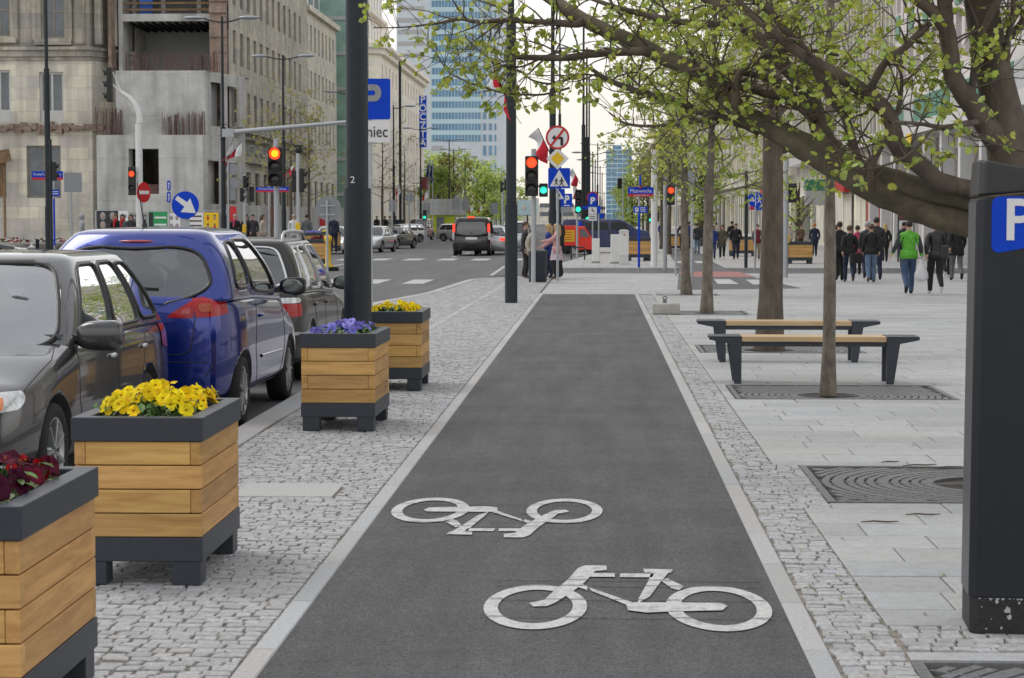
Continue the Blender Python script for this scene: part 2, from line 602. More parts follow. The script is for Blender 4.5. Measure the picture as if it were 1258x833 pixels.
GR = [(1.20, 3.0, 5.9, 7.82), (1.385, 3.3, 12.25, 14.05), (1.31, 3.4, 19.3, 20.95), (1.31, 3.4, 26.0, 27.6), (1.31, 2.7, 36.3, 37.9), (1.31, 2.7, 45.6, 47.2)]
notch = (1.2, 1.385, 12.0, 14.1)
cobbles('cobble_band', lambda y: (0.912, 1.385 if notch[2] < y < notch[3] else 1.206), 5.0, 46, [])
cobbles('cobble_row', lambda y: (1.215, 3.6), 8.02, 8.5, [], sz=-0.0125)

# big paving slabs, each its own bevelled block in one sheet
b = MB()
y = 5.5
row = 0
holes = [(g[0]-0.01, g[1]+0.01, g[2]-0.01, g[3]+0.01) for g in GR] + [notch, (1.2, 3.6, 8.0, 8.52)]
def sub_rects(x0, x1, y0, y1):
    rects = [(x0, x1, y0, y1)]
    for hx0, hx1, hy0, hy1 in holes:
        out = []
        for (a, c, d, e) in rects:
            if hx0 >= c or hx1 <= a or hy0 >= e or hy1 <= d:
                out.append((a, c, d, e)); continue
            if hy0 > d: out.append((a, c, d, hy0)); d2 = hy0
            else: d2 = d
            if hy1 < e: out.append((a, c, hy1, e)); e2 = hy1
            else: e2 = e
            if hx0 > a: out.append((a, hx0, d2, e2))
            if hx1 < c: out.append((hx1, c, d2, e2))
        rects = out
    return [r for r in rects if r[1]-r[0] > 0.03 and r[3]-r[2] > 0.03]
while y < 64.3:
    h = 0.42
    xs = 1.21 if y < 46.85 else -1.33
    x = xs - [0.0, 0.43, 0.2, 0.6, 0.33][row % 5]
    xe = 17.5
    while x < xe:
        wd = rnd.choice([0.75, 0.84, 0.84, 0.95])
        if y > 22: wd *= 1.0
        for (a, c, d, e) in sub_rects(max(x, xs), x + wd, y, y + h):
            g, cf = 0.0045, 0.005
            z = rnd.uniform(-0.0018, 0.0018)
            b.ti = tintv(0.88, 1.08, 0.02)
            o = len(b.v)
            for zz_, ins in ((-0.022, g), (z-0.003, g), (z, g+cf)):
                b.v += [(a+ins, d+ins, zz_), (c-ins, d+ins, zz_), (c-ins, e-ins, zz_), (a+ins, e-ins, zz_)]
            for lo_ in (0, 4):
                for i in range(4):
                    b.face((o+lo_+i, o+lo_+(i+1) % 4, o+lo_+4+(i+1) % 4, o+lo_+4+i))
            b.face((o+8, o+9, o+10, o+11))
        x += wd
    y += h
    row += 1
struct(b, 'paving_slabs', 'slab', fix=False)

# pavement beyond the side street
sheet([(-1.6, 71.6), (60, 71.6), (60, 400), (3.2, 400), (-0.4, 100)], -0.004, 'far_pavement', 'slab_far') if 'slab_far' in M else None
mk('slab_far', (0.37, 0.365, 0.36), 0.75, var=0.12, scale=6, dirt=0.1)
def slabtex(m, sx, sy):
    nt = m.node_tree; N = nt.nodes; L = nt.links; bs = N['Principled BSDF']
    src = bs.inputs['Base Color'].links[0].from_socket
    tc = N.new('ShaderNodeTexCoord')
    br = N.new('ShaderNodeTexBrick'); br.inputs['Scale'].default_value = 1
    br.inputs['Brick Width'].default_value = sx; br.inputs['Row Height'].default_value = sy; br.inputs['Mortar Size'].default_value = 0.02
    br.inputs['Color1'].default_value = (0.9, 0.9, 0.9, 1); br.inputs['Color2'].default_value = (1.1, 1.1, 1.08, 1); br.inputs['Mortar'].default_value = (0.55, 0.55, 0.53, 1)
    L.new(tc.outputs['Object'], br.inputs['Vector'])
    mm = N.new('ShaderNodeVectorMath'); mm.operation = 'MULTIPLY'
    L.new(src, mm.inputs[0]); L.new(br.outputs['Color'], mm.inputs[1]); L.new(mm.outputs['Vector'], bs.inputs['Base Color'])
slabtex(M['slab_far'], 1.2, 0.8)
b = MB()
pl = [(-1.9, 71.6), (60, 71.6), (60, 700), (-0.4, 700), (-0.4, 100)]
n = len(pl)
b.add([(x, y, -0.006) for x, y in pl] + [(x, y, -0.13) for x, y in pl], [tuple(range(n))] + [(i, (i+1) % n, n+(i+1) % n, n+i) for i in range(n)])
struct(b, 'far_pavement', 'slab_far')
b = MB()
b.add([(17.5, 5, -0.008), (60, 5, -0.008), (60, 64.3, -0.008), (17.5, 64.3, -0.008)], [(0, 1, 2, 3)])
struct(b, 'side_pavement', 'slab_far')
b = MB()
strip(-1.9, -1.7, 71.55, 71.9, 0.35, -0.13, 0.0)
x = -1.9
while x < 14:
    b.ti = tintv(0.95, 1.1); b.span(x+0.004, x+0.99, 71.45, 71.62, -0.12, 0.004); x += 1
struct(b, 'street_kerb', 'granite')
# side street carriageway (flush crossing)
sheet([(-3.5, 64.4), (60, 64.4), (60, 71.45), (-2.5, 71.45)], -0.088, 'side_street', 'asphalt')
# far bank of the avenue: raised pavement on the left
b = MB()
pl = [(-80, 104), (-17, 104), (-17, 900), (-80, 900)]
b.add([(x, y, 0.25) for x, y in pl] + [(x, y, -0.13) for x, y in pl], [(0, 1, 2, 3)] + [(i, (i+1) % 4, 4+(i+1) % 4, 4+i) for i in range(4)])
struct(b, 'left_pavement', 'slab_far')
b = MB()
b.add([(-17, 20, 0.02), (-17, 60, 0.02), (-60, 60, 0.02), (-60, 20, 0.02)], [(3, 2, 1, 0)])
struct(b, 'corner_pavement', 'slab_far')

# ------------------------------------------------------------------ painted markings
def quads(name, polys, z, m):
    b = MB()
    for p in polys:
        b.add([(q[0], q[1], z) for q in p], [tuple(range(len(p)))])
    return struct(b, name, m)
def G(*pts, z=-0.1):
    return [gp(x, y, z) for x, y in pts]
zeb = []
# near pedestrian crossing over the avenue
for i in range(9):
    x = -4.9 - i * 1.28
    zeb.append([(x, 56.6), (x - 0.62, 56.6), (x - 0.62, 60.6), (x, 60.6)])
quads('crossing_stripes', zeb, -0.094, 'line_paint')
zeb = []
for i in range(9):
    x = -3.4 - i * 1.5
    zeb.append([(x, 89), (x - 0.75, 89), (x - 0.75, 93), (x, 93)])
quads('far_crossing_stripes', zeb, -0.094, 'line_paint')
quads('lane_lines', [[(-6.9, y), (-7.03, y), (-7.03, y+4), (-6.9, y+4)] for y in (44, 96, 106, 118, 130)] +
      [[(-6.2-3.2*k, 54.6), (-8.2-3.2*k, 54.6), (-8.2-3.2*k, 54.95), (-6.2-3.2*k, 54.95)] for k in range(2)] +
      [G((601, 338.5), (606, 338.5), (622, 327), (618.5, 327)), [(-10.2, 62), (-10.35, 62), (-10.35, 88), (-10.2, 88)]], -0.0935, 'line_paint')
# traffic island edge in the avenue
b = MB()
b.span(-14.5, -9.1, 70.5, 71.0, -0.12, 0.04)
struct(b, 'island_kerb', 'granite', bevel=0.03)
# cycle path beyond the crossing, on the right
quads('far_bike_path', [[gp(832, 356, -0.004), gp(880, 356, -0.004), gp(985, 354.5, -0.004), gp(905, 336, -0.004), gp(878, 323, -0.004), gp(856, 308, -0.004), gp(846, 296, -0.004), gp(826, 296, -0.004), gp(822, 312, -0.004), gp(834, 330, -0.004)]], 0.0035, 'asphalt')
quads('red_crossing', [[gp(834, 334), gp(907, 334), gp(928, 340.5), gp(838, 340.5)]], 0.0075, 'red_asphalt')
quads('cycle_crossing_marks', [[gp(877, 343.5), gp(896, 343.5), gp(908, 349.5), gp(882, 349.5)], [gp(916, 344), gp(932, 344), gp(940, 350), gp(925, 350)],
      [gp(828, 321), gp(838, 321), gp(840, 323.6), gp(829, 323.6)], [gp(852, 321), gp(866, 321), gp(868, 323.6), gp(856, 323.6)]], 0.0115, 'line_paint')

# bicycle symbol: designed in metres (u across, v along), then laid on the path
def bike_symbol(loc, rz, sx, sy):
    b = MB()
    z = 0.0015
    def ring(cx, cy, r0, r1, n=36):
        o = len(b.v)
        for k in range(n):
            a = 2*PI*k/n
            for r in (r0, r1): b.v.append((cx + r*math.cos(a), cy + r*math.sin(a), z))
        for k in range(n):
            j = (k+1) % n
            b.face((o+2*k, o+2*k+1, o+2*j+1, o+2*j))
    def poly(p, dz=0.0):
        b.add([(x, y, z + dz) for x, y in p], [tuple(range(len(p)))])
    # from the photograph, px offsets of the near symbol (594..946 x, 683..776 y), y measured up
    def q(x, y): return ((x - 770) / 352.0, (745 - y) / 93.0)
    def bend(pts, dz=0): poly([q(*p) for p in pts], dz)
    def oval(cx, cy, rx, ry, wx, wy, n=40):
        o = len(b.v)
        for k in range(n):
            a = 2*PI*k/n
            b.v.append((*q(cx + rx*math.cos(a), cy - ry*math.sin(a)), z))
            b.v.append((*q(cx + (rx-wx)*math.cos(a), cy - (ry-wy)*math.sin(a)), z))
        for k in range(n):
            j = (k+1) % n
            b.face((o+2*k, o+2*j, o+2*j+1, o+2*k+1))
    oval(658, 745.5, 63.5, 30.5, 17.5, 7.5)
    oval(882, 745.5, 64.5, 31, 18.5, 7.5)
    d = 0.0006
    bend([(650, 742), (655, 746.5), (672, 746), (682, 741), (700, 727), (717, 711), (726, 699), (700, 699), (693, 709), (680, 722), (668, 737)], d)
    bend([(700, 699), (726, 699), (731, 692.5), (747, 690.5), (746, 683), (716, 683), (707, 688)], d)
    bend([(706, 702), (757, 702), (757, 696), (712, 696)], 2*d)
    bend([(763, 702), (806, 702), (810, 696), (765, 696)], d)
    bend([(797, 694.5), (832, 694.5), (836, 689), (796, 688)], d)
    bend([(806, 694.5), (829, 694.5), (816, 710), (800, 731), (784, 741), (785, 735), (800, 709)], d)
    bend([(817, 707), (826, 703.5), (846, 716), (838, 722), (829, 719)], 2*d)
    bend([(712, 712), (721, 717.5), (721, 723), (698, 714)], 2*d)
    bend([(722, 718), (727, 724), (769, 743), (780, 741), (770, 737)], d)
    bend([(769, 741), (784, 740), (838, 740), (886, 740), (893, 744), (886, 750), (828, 752), (793, 754), (771, 751)], 3*d)
    b.mi = 1
    for yq in (707, 716, 736.5, 760.5):
        (x0, y0), (x1, _) = q(600, yq), q(944, yq)
        b.add([(x0, y0-.003, z+.0035), (x1, y0-.003, z+.0035), (x1, y0+.003, z+.0035), (x0, y0+.003, z+.0035)], [(0, 1, 2, 3)])
    me = b.mesh('bike_symbol', ['worn_paint', 'path_asphalt'])
    o = bpy.data.objects.new('bike_symbol', me); col.objects.link(o)
    o.location = loc; o.rotation_euler = (0, 0, rz); o.scale = (sx, sy, 1)
    o['kind'] = 'structure'
    return o
# near symbol: centre at px (770,745), upright seen from here
bike_symbol(gp(770, 745), 0.0, 1.262, 1.57)
# far symbol: seen the other way up
bike_symbol(gp(611, 627), PI, 1.235, 1.53)

# ------------------------------------------------------------------ tree grates and their pits
def grate(x0, x1, y0, y1, hx, hy, hr=0.33):
    b = MB()
    cx, cy = hx, hy
    z0, z1 = -0.02, 0.0
    # frame
    for (a, c, d, e) in ((x0, x0+0.045, y0, y1), (x1-0.045, x1, y0, y1), (x0+0.045, x1-0.045, y0, y0+0.045), (x0+0.045, x1-0.045, y1-0.045, y1)):
        b.span(a, c, d, e, z0, z1 + 0.004)
    b.span(x0+0.046, x1-0.046, cy-0.012, cy+0.012, z0, z1)
    # concentric ribs, each a ring clipped to the frame, broken by spokes
    r = hr
    hw, hh = 0.016, 0.02
    def inside(p): return x0+0.05 < p[0] < x1-0.05 and y0+0.05 < p[1] < y1-0.05
    k = 0
    while r < 1.6:
        n = 96
        band = 0.045 if k % 4 else 0.075
        for i in range(n):
            a0, a1 = 2*PI*i/n, 2*PI*(i+1)/n
            P = [(cx+rr*math.cos(a), cy+rr*math.sin(a)) for rr, a in ((r, a0), (r+band, a0), (r+band, a1), (r, a1))]
            if all(inside(p) for p in P):
                b.add([(p[0], p[1], z1-0.001) for p in P] + [(p[0], p[1], z0) for p in P], [(0, 1, 2, 3), (0, 4, 5, 1), (2, 6, 7, 3), (1, 5, 6, 2), (3, 7, 4, 0)])
        r += band + 0.019
        k += 1
    # radial webs
    for i in range(24):
        a = 2*PI*(i+0.5)/24
        L_ = hr
        while L_ < 1.5 and inside((cx+L_*math.cos(a), cy+L_*math.sin(a))): L_ += 0.02
        if L_ > hr + 0.06:
            b.bar((cx+hr*math.cos(a), cy+hr*math.sin(a), z1-0.012), (cx+(L_-0.02)*math.cos(a), cy+(L_-0.02)*math.sin(a), z1-0.012), 0.02)
    o = b.build('tree_grate', 'iron', fix=True)
    p = MB(); p.add([(x0+0.02, y0+0.02, -0.0205), (x1-0.02, y0+0.02, -0.0205), (x1-0.02, y1-0.02, -0.0205), (x0+0.02, y1-0.02, -0.0205)], [(0, 1, 2, 3)])
    struct(p, 'earth_pit', 'earth')
    return o
GL = ['cast iron tree grate cut off by the bottom edge of the frame', 'large cast iron grate with empty round opening left of the parking machine',
      'tree grate around the thin trunk in front of the benches', 'tree grate around the thick trunk behind the far bench', 'tree grate around the third trunk beside the concrete block',
      'farthest tree grate around the small leaning trunk']
gh = [(2.4, 6.8, 0.3), (2.52, 13.15, 0.36), (2.22, 19.75, 0.30), (2.215, 26.6, 0.34), (1.96, 37.1, 0.25), (1.99, 46.4, 0.25)]
for g, l, h in zip(GR, GL, gh):
    tag(grate(*g, *h), l, 'tree grate', 'iron tree grates in the slabs')
# ------------------------------------------------------------------ wood
def wood_mat(name, a, b_, ax='x'):
    m, nt, bs = _nt(name)
    N, L = nt.nodes, nt.links
    tc = N.new('ShaderNodeTexCoord'); mp = N.new('ShaderNodeMapping')
    mp.inputs['Scale'].default_value = (2.2, 14, 26) if ax == 'x' else (14, 2.2, 26)
    L.new(tc.outputs['Object'], mp.inputs['Vector'])
    at_ = N.new('ShaderNodeAttribute'); at_.attribute_name = 'tint'
    # shift the grain from board to board by its tint
    ad = N.new('ShaderNodeVectorMath'); ad.operation = 'MULTIPLY_ADD'
    ad.inputs[1].default_value = (37, 53, 71)
    L.new(at_.outputs['Color'], ad.inputs[0]); L.new(mp.outputs['Vector'], ad.inputs[2])
    n = N.new('ShaderNodeTexNoise'); n.inputs['Scale'].default_value = 1.0; n.inputs['Detail'].default_value = 7; n.inputs['Roughness'].default_value = 0.62
    n.inputs['Distortion'].default_value = 0.6
    L.new(ad.outputs['Vector'], n.inputs['Vector'])
    cr = N.new('ShaderNodeValToRGB')
    cr.color_ramp.elements[0].position = 0.3; cr.color_ramp.elements[0].color = (*a, 1)
    cr.color_ramp.elements[1].position = 0.66; cr.color_ramp.elements[1].color = (*b_, 1)
    L.new(n.outputs['Fac'], cr.inputs['Fac'])
    mm = N.new('ShaderNodeVectorMath'); mm.operation = 'MULTIPLY'
    L.new(cr.outputs['Color'], mm.inputs[0]); L.new(at_.outputs['Color'], mm.inputs[1])
    L.new(mm.outputs['Vector'], bs.inputs['Base Color'])
    bs.inputs['Roughness'].default_value = 0.5
    bp = N.new('ShaderNodeBump'); bp.inputs['Strength'].default_value = 0.15; bp.inputs['Distance'].default_value = 0.004
    L.new(n.outputs['Fac'], bp.inputs['Height']); L.new(bp.outputs['Normal'], bs.inputs['Normal'])
    M[name] = m
wood_mat('wood', (0.43, 0.23, 0.068), (0.66, 0.41, 0.145))
wood_mat('wood_side', (0.40, 0.205, 0.06), (0.62, 0.365, 0.125), 'y')
wood_mat('wood_pale', (0.44, 0.28, 0.12), (0.60, 0.42, 0.22))
wood_mat('wood_bench', (0.40, 0.27, 0.145), (0.56, 0.41, 0.24))
mk('soil', (0.035, 0.026, 0.02), 0.95, var=0.4, scale=60, bump=0.8, bscale=90)
mk('leaf_green', (0.07, 0.15, 0.028), 0.5, var=0.3, scale=20, tint=True)

W_, D_ = 0.615, 1.06
def planter_parts(t, w=W_, d=D_, lay=4, mwood='wood'):
    u = 0.112
    def wt():
        k = rnd.uniform(0.82, 1.12)
        if rnd.random() < 0.18: k *= 0.78
        return (k, k * rnd.uniform(0.94, 1.0), k * rnd.uniform(0.85, 1.0))
    b = MB()
    for sx in (-1, 1):
        for sy in (-1, 1):
            l = MB(); l.span(sx*(w/2-0.02), sx*(w/2-0.155), sy*(d/2-0.015), sy*(d/2-0.15), 0.0, u+0.002)
            l.build('leg', 'anthracite', t, bevel=0.004)
    b = MB(); b.span(-w/2+0.008, w/2-0.008, -d/2+0.008, d/2-0.008, u, 2*u); b.build('base_frame', 'anthracite', t, bevel=0.004)
    b = MB(); th = 0.05; i = 0.012
    for k in range(lay):
        z0, z1 = (2+k)*u + 0.003, (3+k)*u - 0.002
        full_x = (k % 2 == 0) != (lay % 2 == 0) 
        full_x = k % 2 == 0
        x0, x1, y0, y1 = -w/2+i, w/2-i, -d/2+i, d/2-i
        if full_x:
            for yy in (y0, y1-th):
                b.ti = wt(); b.mi = 0; b.span(x0, x1, yy, yy+th, z0, z1)
            for xx in (x0, x1-th):
                b.ti = wt(); b.mi = 1; b.span(xx, xx+th, y0+th+0.0015, y1-th-0.0015, z0, z1)
        else:
            for xx in (x0, x1-th):
                b.ti = wt(); b.mi = 1; b.span(xx, xx+th, y0, y1, z0, z1)
            for yy in (y0, y1-th):
                b.ti = wt(); b.mi = 0; b.span(x0+th+0.0015, x1-th-0.0015, yy, yy+th, z0, z1)
    b.build('plank_box', [mwood, 'wood_side'], t, bevel=0.004)
    b = MB(); b.span(-w/2+0.055, w/2-0.055, -d/2+0.055, d/2-0.055, 2*u+0.01, (2+lay)*u-0.01); b.build('liner', 'dark', t)
    zt0, zt1 = (2+lay)*u, (3+lay)*u
    b = MB(); rw = 0.075
    # rim: outer shell with an opening
    O = [(-w/2, -d/2), (w/2, -d/2), (w/2, d/2), (-w/2, d/2)]
    I = [(-w/2+rw, -d/2+rw), (w/2-rw, -d/2+rw), (w/2-rw, d/2-rw), (-w/2+rw, d/2-rw)]
    vs = [(x, y, zt0) for x, y in O] + [(x, y, zt1) for x, y in O] + [(x, y, zt1) for x, y in I] + [(x, y, zt0) for x, y in I]
    fs = []
    for k in range(4):
        j = (k+1) % 4
        fs += [(k, j, 4+j, 4+k), (4+k, 4+j, 8+j, 8+k), (8+k, 8+j, 12+j, 12+k), (12+k, 12+j, j, k)]
    b.add(vs, fs); b.build('rim', 'anthracite', t, bevel=0.005)
    b = MB(); b.span(-w/2+rw+0.002, w/2-rw-0.002, -d/2+rw+0.002, d/2-rw-0.002, zt0-0.003, zt0+0.07); b.build('soil', 'soil', t)

def pansies(name, label, loc, cols, n, ext, seed, hgt=0.11, sz=0.033, leafn=160):
    r = random.Random(seed)
    t = thing(name, label, 'flowers', loc, group='pansies in the wooden planters')
    fl, lf, ce = MB(), MB(), MB()
    fl.smooth = False
    ex, ey = ext
    for i in range(leafn):
        x, y = r.uniform(-ex, ex), r.uniform(-ey, ey)
        z = r.uniform(0.0, hgt*0.85)
        a = r.uniform(0, 2*PI); tilt = r.uniform(0.0, 0.9); s = r.uniform(0.02, 0.042)
        rot = Matrix.Rotation(a, 3, 'Z') @ Matrix.Rotation(tilt, 3, 'Y')
        k = r.uniform(0.6, 1.5); lf.ti = (k*r.uniform(0.8, 1.2), k, k*r.uniform(0.7, 1.1))
        P = [(0, 0, 0), (0.35, -0.3, 0.06), (0.8, -0.25, 0.03), (1.15, 0, -0.08), (0.8, 0.25, 0.03), (0.35, 0.3, 0.06), (0.6, 0, -0.03)]
        o = len(lf.v)
        lf.v += [tuple(rot @ (Vector(p)*s*1.4) + Vector((x, y, z))) for p in P]
        for q in ((0, 1, 6), (1, 2, 6), (2, 3, 6), (3, 4, 6), (4, 5, 6), (5, 0, 6)): lf.face([o+v for v in q])
        if i % 5 == 0: lf.tube([(x*0.9, y*0.9, -0.02), (x, y, z)], 0.003, n=4, cap=False)
    for i in range(n):
        x, y = r.uniform(-ex, ex), r.uniform(-ey, ey)
        e = 1 - 0.5*max(abs(x)/ex, abs(y)/ey)**2
        z = hgt * e * r.uniform(0.75, 1.2)
        s = sz * r.uniform(0.8, 1.2)
        face = Vector((x*1.2/ex + r.uniform(-.5, .5), y*0.8/ey - 0.65 + r.uniform(-.5, .5), r.uniform(0.25, 1.0))).normalized()
        q = face.to_track_quat('Z', 'Y').to_matrix()
        c = cols[r.randrange(len(cols))]; k = r.uniform(0.75, 1.15)
        ctr = Vector((x, y, z))
        for pa, ps, lift in ((90+38, 1.0, 0.0), (90-38, 1.0, 0.004), (190, 0.95, 0.007), (-10, 0.95, 0.007), (-90, 1.2, 0.01)):
            a = R(pa + r.uniform(-8, 8)); kk = k*r.uniform(0.85, 1.1)
            fl.ti = (c[0]*kk, c[1]*kk*r.uniform(0.93, 1.03), c[2]*kk)
            dx, dy = math.cos(a), math.sin(a)
            o = len(fl.v)
            L0 = s*ps
            pts = [(0, 0, 0.0)]
            for u_, v_, h_ in ((0.35, -0.38, .1), (0.75, -0.58, .22), (1.08, -0.33, .14), (1.16, 0.02, .05), (1.06, 0.36, .16), (0.72, 0.58, .24), (0.35, 0.38, .1)):
                pts.append((L0*(u_*dx - v_*dy), L0*(u_*dy + v_*dx), lift + L0*h_*r.uniform(0.2, 1.4)))
            pts.append((L0*0.7*dx, L0*0.7*dy, lift + L0*0.05))
            fl.v += [tuple(q @ Vector(p) + ctr) for p in pts]
            for j in range(1, 7): fl.face((o+8, o+j, o+j+1))
            fl.face((o, o+1, o+8)); fl.face((o, o+8, o+7))
        fl.ti = (0.22, 0.07, 0.01); fl.sphere(tuple(ctr + q @ Vector((0, 0, 0.012))), s*0.16, 6, 4, smooth=False)
        if i % 2 == 0: lf.ti = (1, 1, 1); lf.tube([(x*0.8, y*0.8, -0.03), tuple(ctr)], 0.0025, n=4, cap=False)
    return t, fl, lf, ce

mk('petal', (1, 1, 1), 0.65, spec=0.15, var=0.1, scale=30, tint=True)
mk('flower_eye', (0.25, 0.10, 0.01), 0.6, var=0.1)
def bed(*a, **k):
    t, fl, lf, ce = pansies(*a, **k)
    fl.build('blossoms', 'petal', t, fix=False); lf.build('leaves', 'leaf_green', t, fix=False)
Yel = [(0.86, 0.66, 0.008), (0.88, 0.72, 0.012), (0.84, 0.58, 0.008)]
Red = [(0.09, 0.002, 0.018), (0.14, 0.003, 0.018), (0.05, 0.002, 0.018), (0.30, 0.004, 0.006)]
Blu = [(0.20, 0.20, 0.62), (0.28, 0.27, 0.70), (0.16, 0.15, 0.5)]
PL = [(-1.845-W_/2, 6.37+D_/2, 'wooden plank planter with dark red pansies, cut off by the left edge', Red, 'dark red and burgundy pansies in the nearest planter'),
      (-1.83-W_/2, 9.28+D_/2, 'wooden plank planter full of yellow pansies beside the grey estate car', Yel, 'dense yellow pansies in the large near planter by the grey car'),
      (-1.78-W_/2, 16.2+D_/2, 'wooden plank planter with lilac blue pansies in front of the dark lamp post', Blu, 'lilac blue pansies in the planter before the lamp post'),
      (-1.75-W_/2, 20.08+D_/2, 'wooden plank planter with yellow pansies behind the one with blue flowers', Yel, 'small yellow pansies in the planter behind the blue ones')]
for i, (x, y, l, cs, fl_) in enumerate(PL):
    t = thing('planter', l, 'planter', (x, y, 0.002), R([0.8, 0.6, -0.5, 0.4][i]), 'wooden planters with grey rims beside the parked cars')
    planter_parts(t)
    bed('pansy_bed', fl_, (x, y - (0.05 if i < 2 else 0.0), 0.745), cs, [95, 78, 36, 42][i], (0.22, [0.42, 0.40, 0.40, 0.40][i]), 10+i, hgt=[0.12, 0.13, 0.10, 0.10][i], sz=0.031, leafn=330)

# ------------------------------------------------------------------ parking machine
mk('meter_dark', (0.017, 0.020, 0.027), 0.36, spec=0.35, var=0.1, scale=6, bump=0.02, bscale=200, dirt=0.1)
mk('meter_side_sheen', (0.055, 0.058, 0.064), 0.38, var=0.12, scale=6)  # cabinet colour made paler: reflected light on the side face painted in
mk('peeled', (0.012, 0.012, 0.013), 0.55, var=0.5, scale=40, bump=0.3)
def rounded(x0, x1, z0, z1, r, n=5):
    out = []
    for cx, cz, a0 in ((x1-r, z0+r, -90), (x1-r, z1-r, 0), (x0+r, z1-r, 90), (x0+r, z0+r, 180)):
        for k in range(n+1):
            a = R(a0 + 90*k/n); out.append((cx+r*math.cos(a), cz+r*math.sin(a)))
    return out
t = thing('parking_meter', 'tall dark grey parking machine with blue P panel at the right edge', 'parking machine', (1.525, 8.36, 0.0), R(-4.5))
wm, dm = 0.42, 0.34
b = MB()
pl = [(0.0, 0.035), (0.0, dm), (wm, dm), (wm, 0.035), (wm-0.03, 0.0), (0.03, 0.0)]
def frus(b, pl, z0, z1, tx0=0.0, tx1=0.0, ztop=None):
    n = len(pl)
    vs = [(x + tx0*(1 if x < wm/2 else -1), y, z0) for x, y in pl] + [(x + tx1*(1 if x < wm/2 else -1), y, (ztop(x) if ztop else z1)) for x, y in pl]
    b.add(vs, [tuple(range(n))[::-1], tuple(range(n, 2*n))] + [(i, (i+1) % n, n+(i+1) % n, n+i) for i in range(n)])
frus(b, pl, 0.148, 0, 0.0, 0.012, lambda x: 1.785 + 0.09*x)
b.build('cabinet', 'meter_dark', t, bevel=0.006)
b = MB(); b.span(-0.0025, -0.0005, 0.04, dm-0.004, 0.15, 1.77); b.v = [(x+0.012*(z/1.78), y, z) for x, y, z in b.v]; b.build('side_sheen', 'meter_side_sheen', t)  # thin paler sheet over the side face, its reflection put into the colour
b = MB()
n = len(pl)
vs = [(x + 0.012*(1 if x < wm/2 else -1), y, 1.793+0.09*x) for x, y in pl] + [(x + 0.02*(1 if x < wm/2 else -1), y + (0.03 if y < 0.1 else -0.01), 1.945 - 0.17*x) for x, y in pl]
b.add(vs, [tuple(range(n))[::-1], tuple(range(n, 2*n))] + [(i, (i+1) % n, n+(i+1) % n, n+i) for i in range(n)])
b.build('cap', 'black_plastic', t, bevel=0.012, seg=3)
b = MB(); frus(b, [(x*0.985+0.004, y*0.985+0.004) for x, y in pl], 0.0, 0.1475); plinth = b
mk('bare_metal', (0.40, 0.41, 0.41), 0.6, metal=0.3, var=0.2, scale=40)
b = plinth; b.mi = 1
r_ = random.Random(3)
for cx, cz, s in ((0.155, 0.10, 0.016), (0.162, 0.072, 0.011), (0.11, 0.135, 0.008), (0.13, 0.025, 0.006), (0.07, 0.02, 0.005), (0.24, 0.05, 0.009), (0.3, 0.12, 0.012), (0.05, 0.11, 0.004), (0.20, 0.13, 0.006), (0.09, 0.06, 0.003)):
    k = 9
    b.add([(cx, 0.0015, cz)] + [(cx + s*r_.uniform(0.5, 1.1)*math.cos(2*PI*i/k), 0.0015, cz + s*1.2*r_.uniform(0.5, 1.1)*math.sin(2*PI*i/k)) for i in range(k)], [(0, 1+i, 1+(i+1) % k) for i in range(k)])
x = 0.035
while x < wm-0.03:
    s = r_.uniform(0.006, 0.02); h = r_.uniform(0.002, 0.011)
    b.add([(x, 0.001, 0.1474), (x+s*0.4, 0.001, 0.1474-h), (x+s, 0.001, 0.1474)], [(0, 1, 2)]); x += s*r_.uniform(0.9, 2.2)
b.build('plinth', ['peeled', 'bare_metal'], t)
b = MB()
px0, px1, pz0, pz1 = 0.068, 0.305, 1.565, 1.792
poly = rounded(px0, px1, pz0, pz1, 0.03)
poly = [(x, z - (0.0 if z > 1.66 else -0.22*max(0, (x-px0-0.06)))) for x, z in poly]
b.prism(poly, -0.003, 0.004); b.build('parking_panel', 'blue_sign', t)
text('P', 0.235, 'sign_white', t, (0.175, -0.0045, 1.690), bold=0.004)

# ------------------------------------------------------------------ benches
def make_bench(label, loc, rz):
    t = thing('bench', label, 'bench', loc, rz, 'wooden benches with dark metal ends')
    Ln, dp = 2.16, 0.44
    h = 0.49
    for s in (-1, 1):
        for yy in (-dp/2, dp/2-0.05):
            poly = [(-Ln/2, h-0.012), (-Ln/2, h-0.035), (-Ln/2+0.2, h-0.075), (-Ln/2+0.26, 0.0), (-Ln/2+0.335, 0.0), (-Ln/2+0.335, h-0.012)]
            poly = [(x*-s, z) for x, z in poly]
            l = MB(); l.prism(poly, yy, yy+0.05); l.build('leg', 'anthracite', t, bevel=0.004)
        p = MB(); a, c = sorted((-s*-Ln/2, -s*(-Ln/2+0.336)))
        p.span(a, c, -dp/2-0.002, dp/2+0.002, h-0.0115, h); p.build('end_plate', 'anthracite', t, bevel=0.003)
    b = MB()
    for yy in (-dp/2+0.03, dp/2-0.08): b.span(-Ln/2+0.336, Ln/2-0.336, yy, yy+0.05, h-0.105, h-0.058)
    b.build('under_frame', 'anthracite', t)
    b = MB(); nS = 5; sw = dp/nS
    for k in range(nS):
        q = rnd.uniform(0.88, 1.1); b.ti = (q, q*0.98, q*0.95)
        b.span(-Ln/2+0.338, Ln/2-0.338, -dp/2+k*sw+0.004, -dp/2+(k+1)*sw-0.004, h-0.056, h-0.002)
    b.build('seat', 'wood_bench', t, bevel=0.004)
    return t
make_bench('front bench with wooden seat and dark ends, crossed by a thin tree trunk', (2.225, 21.3, 0.002), R(-0.9))
make_bench('rear bench with wooden seat and dark ends beside the thick tree trunk', (2.26, 24.5, 0.002), R(-0.7))

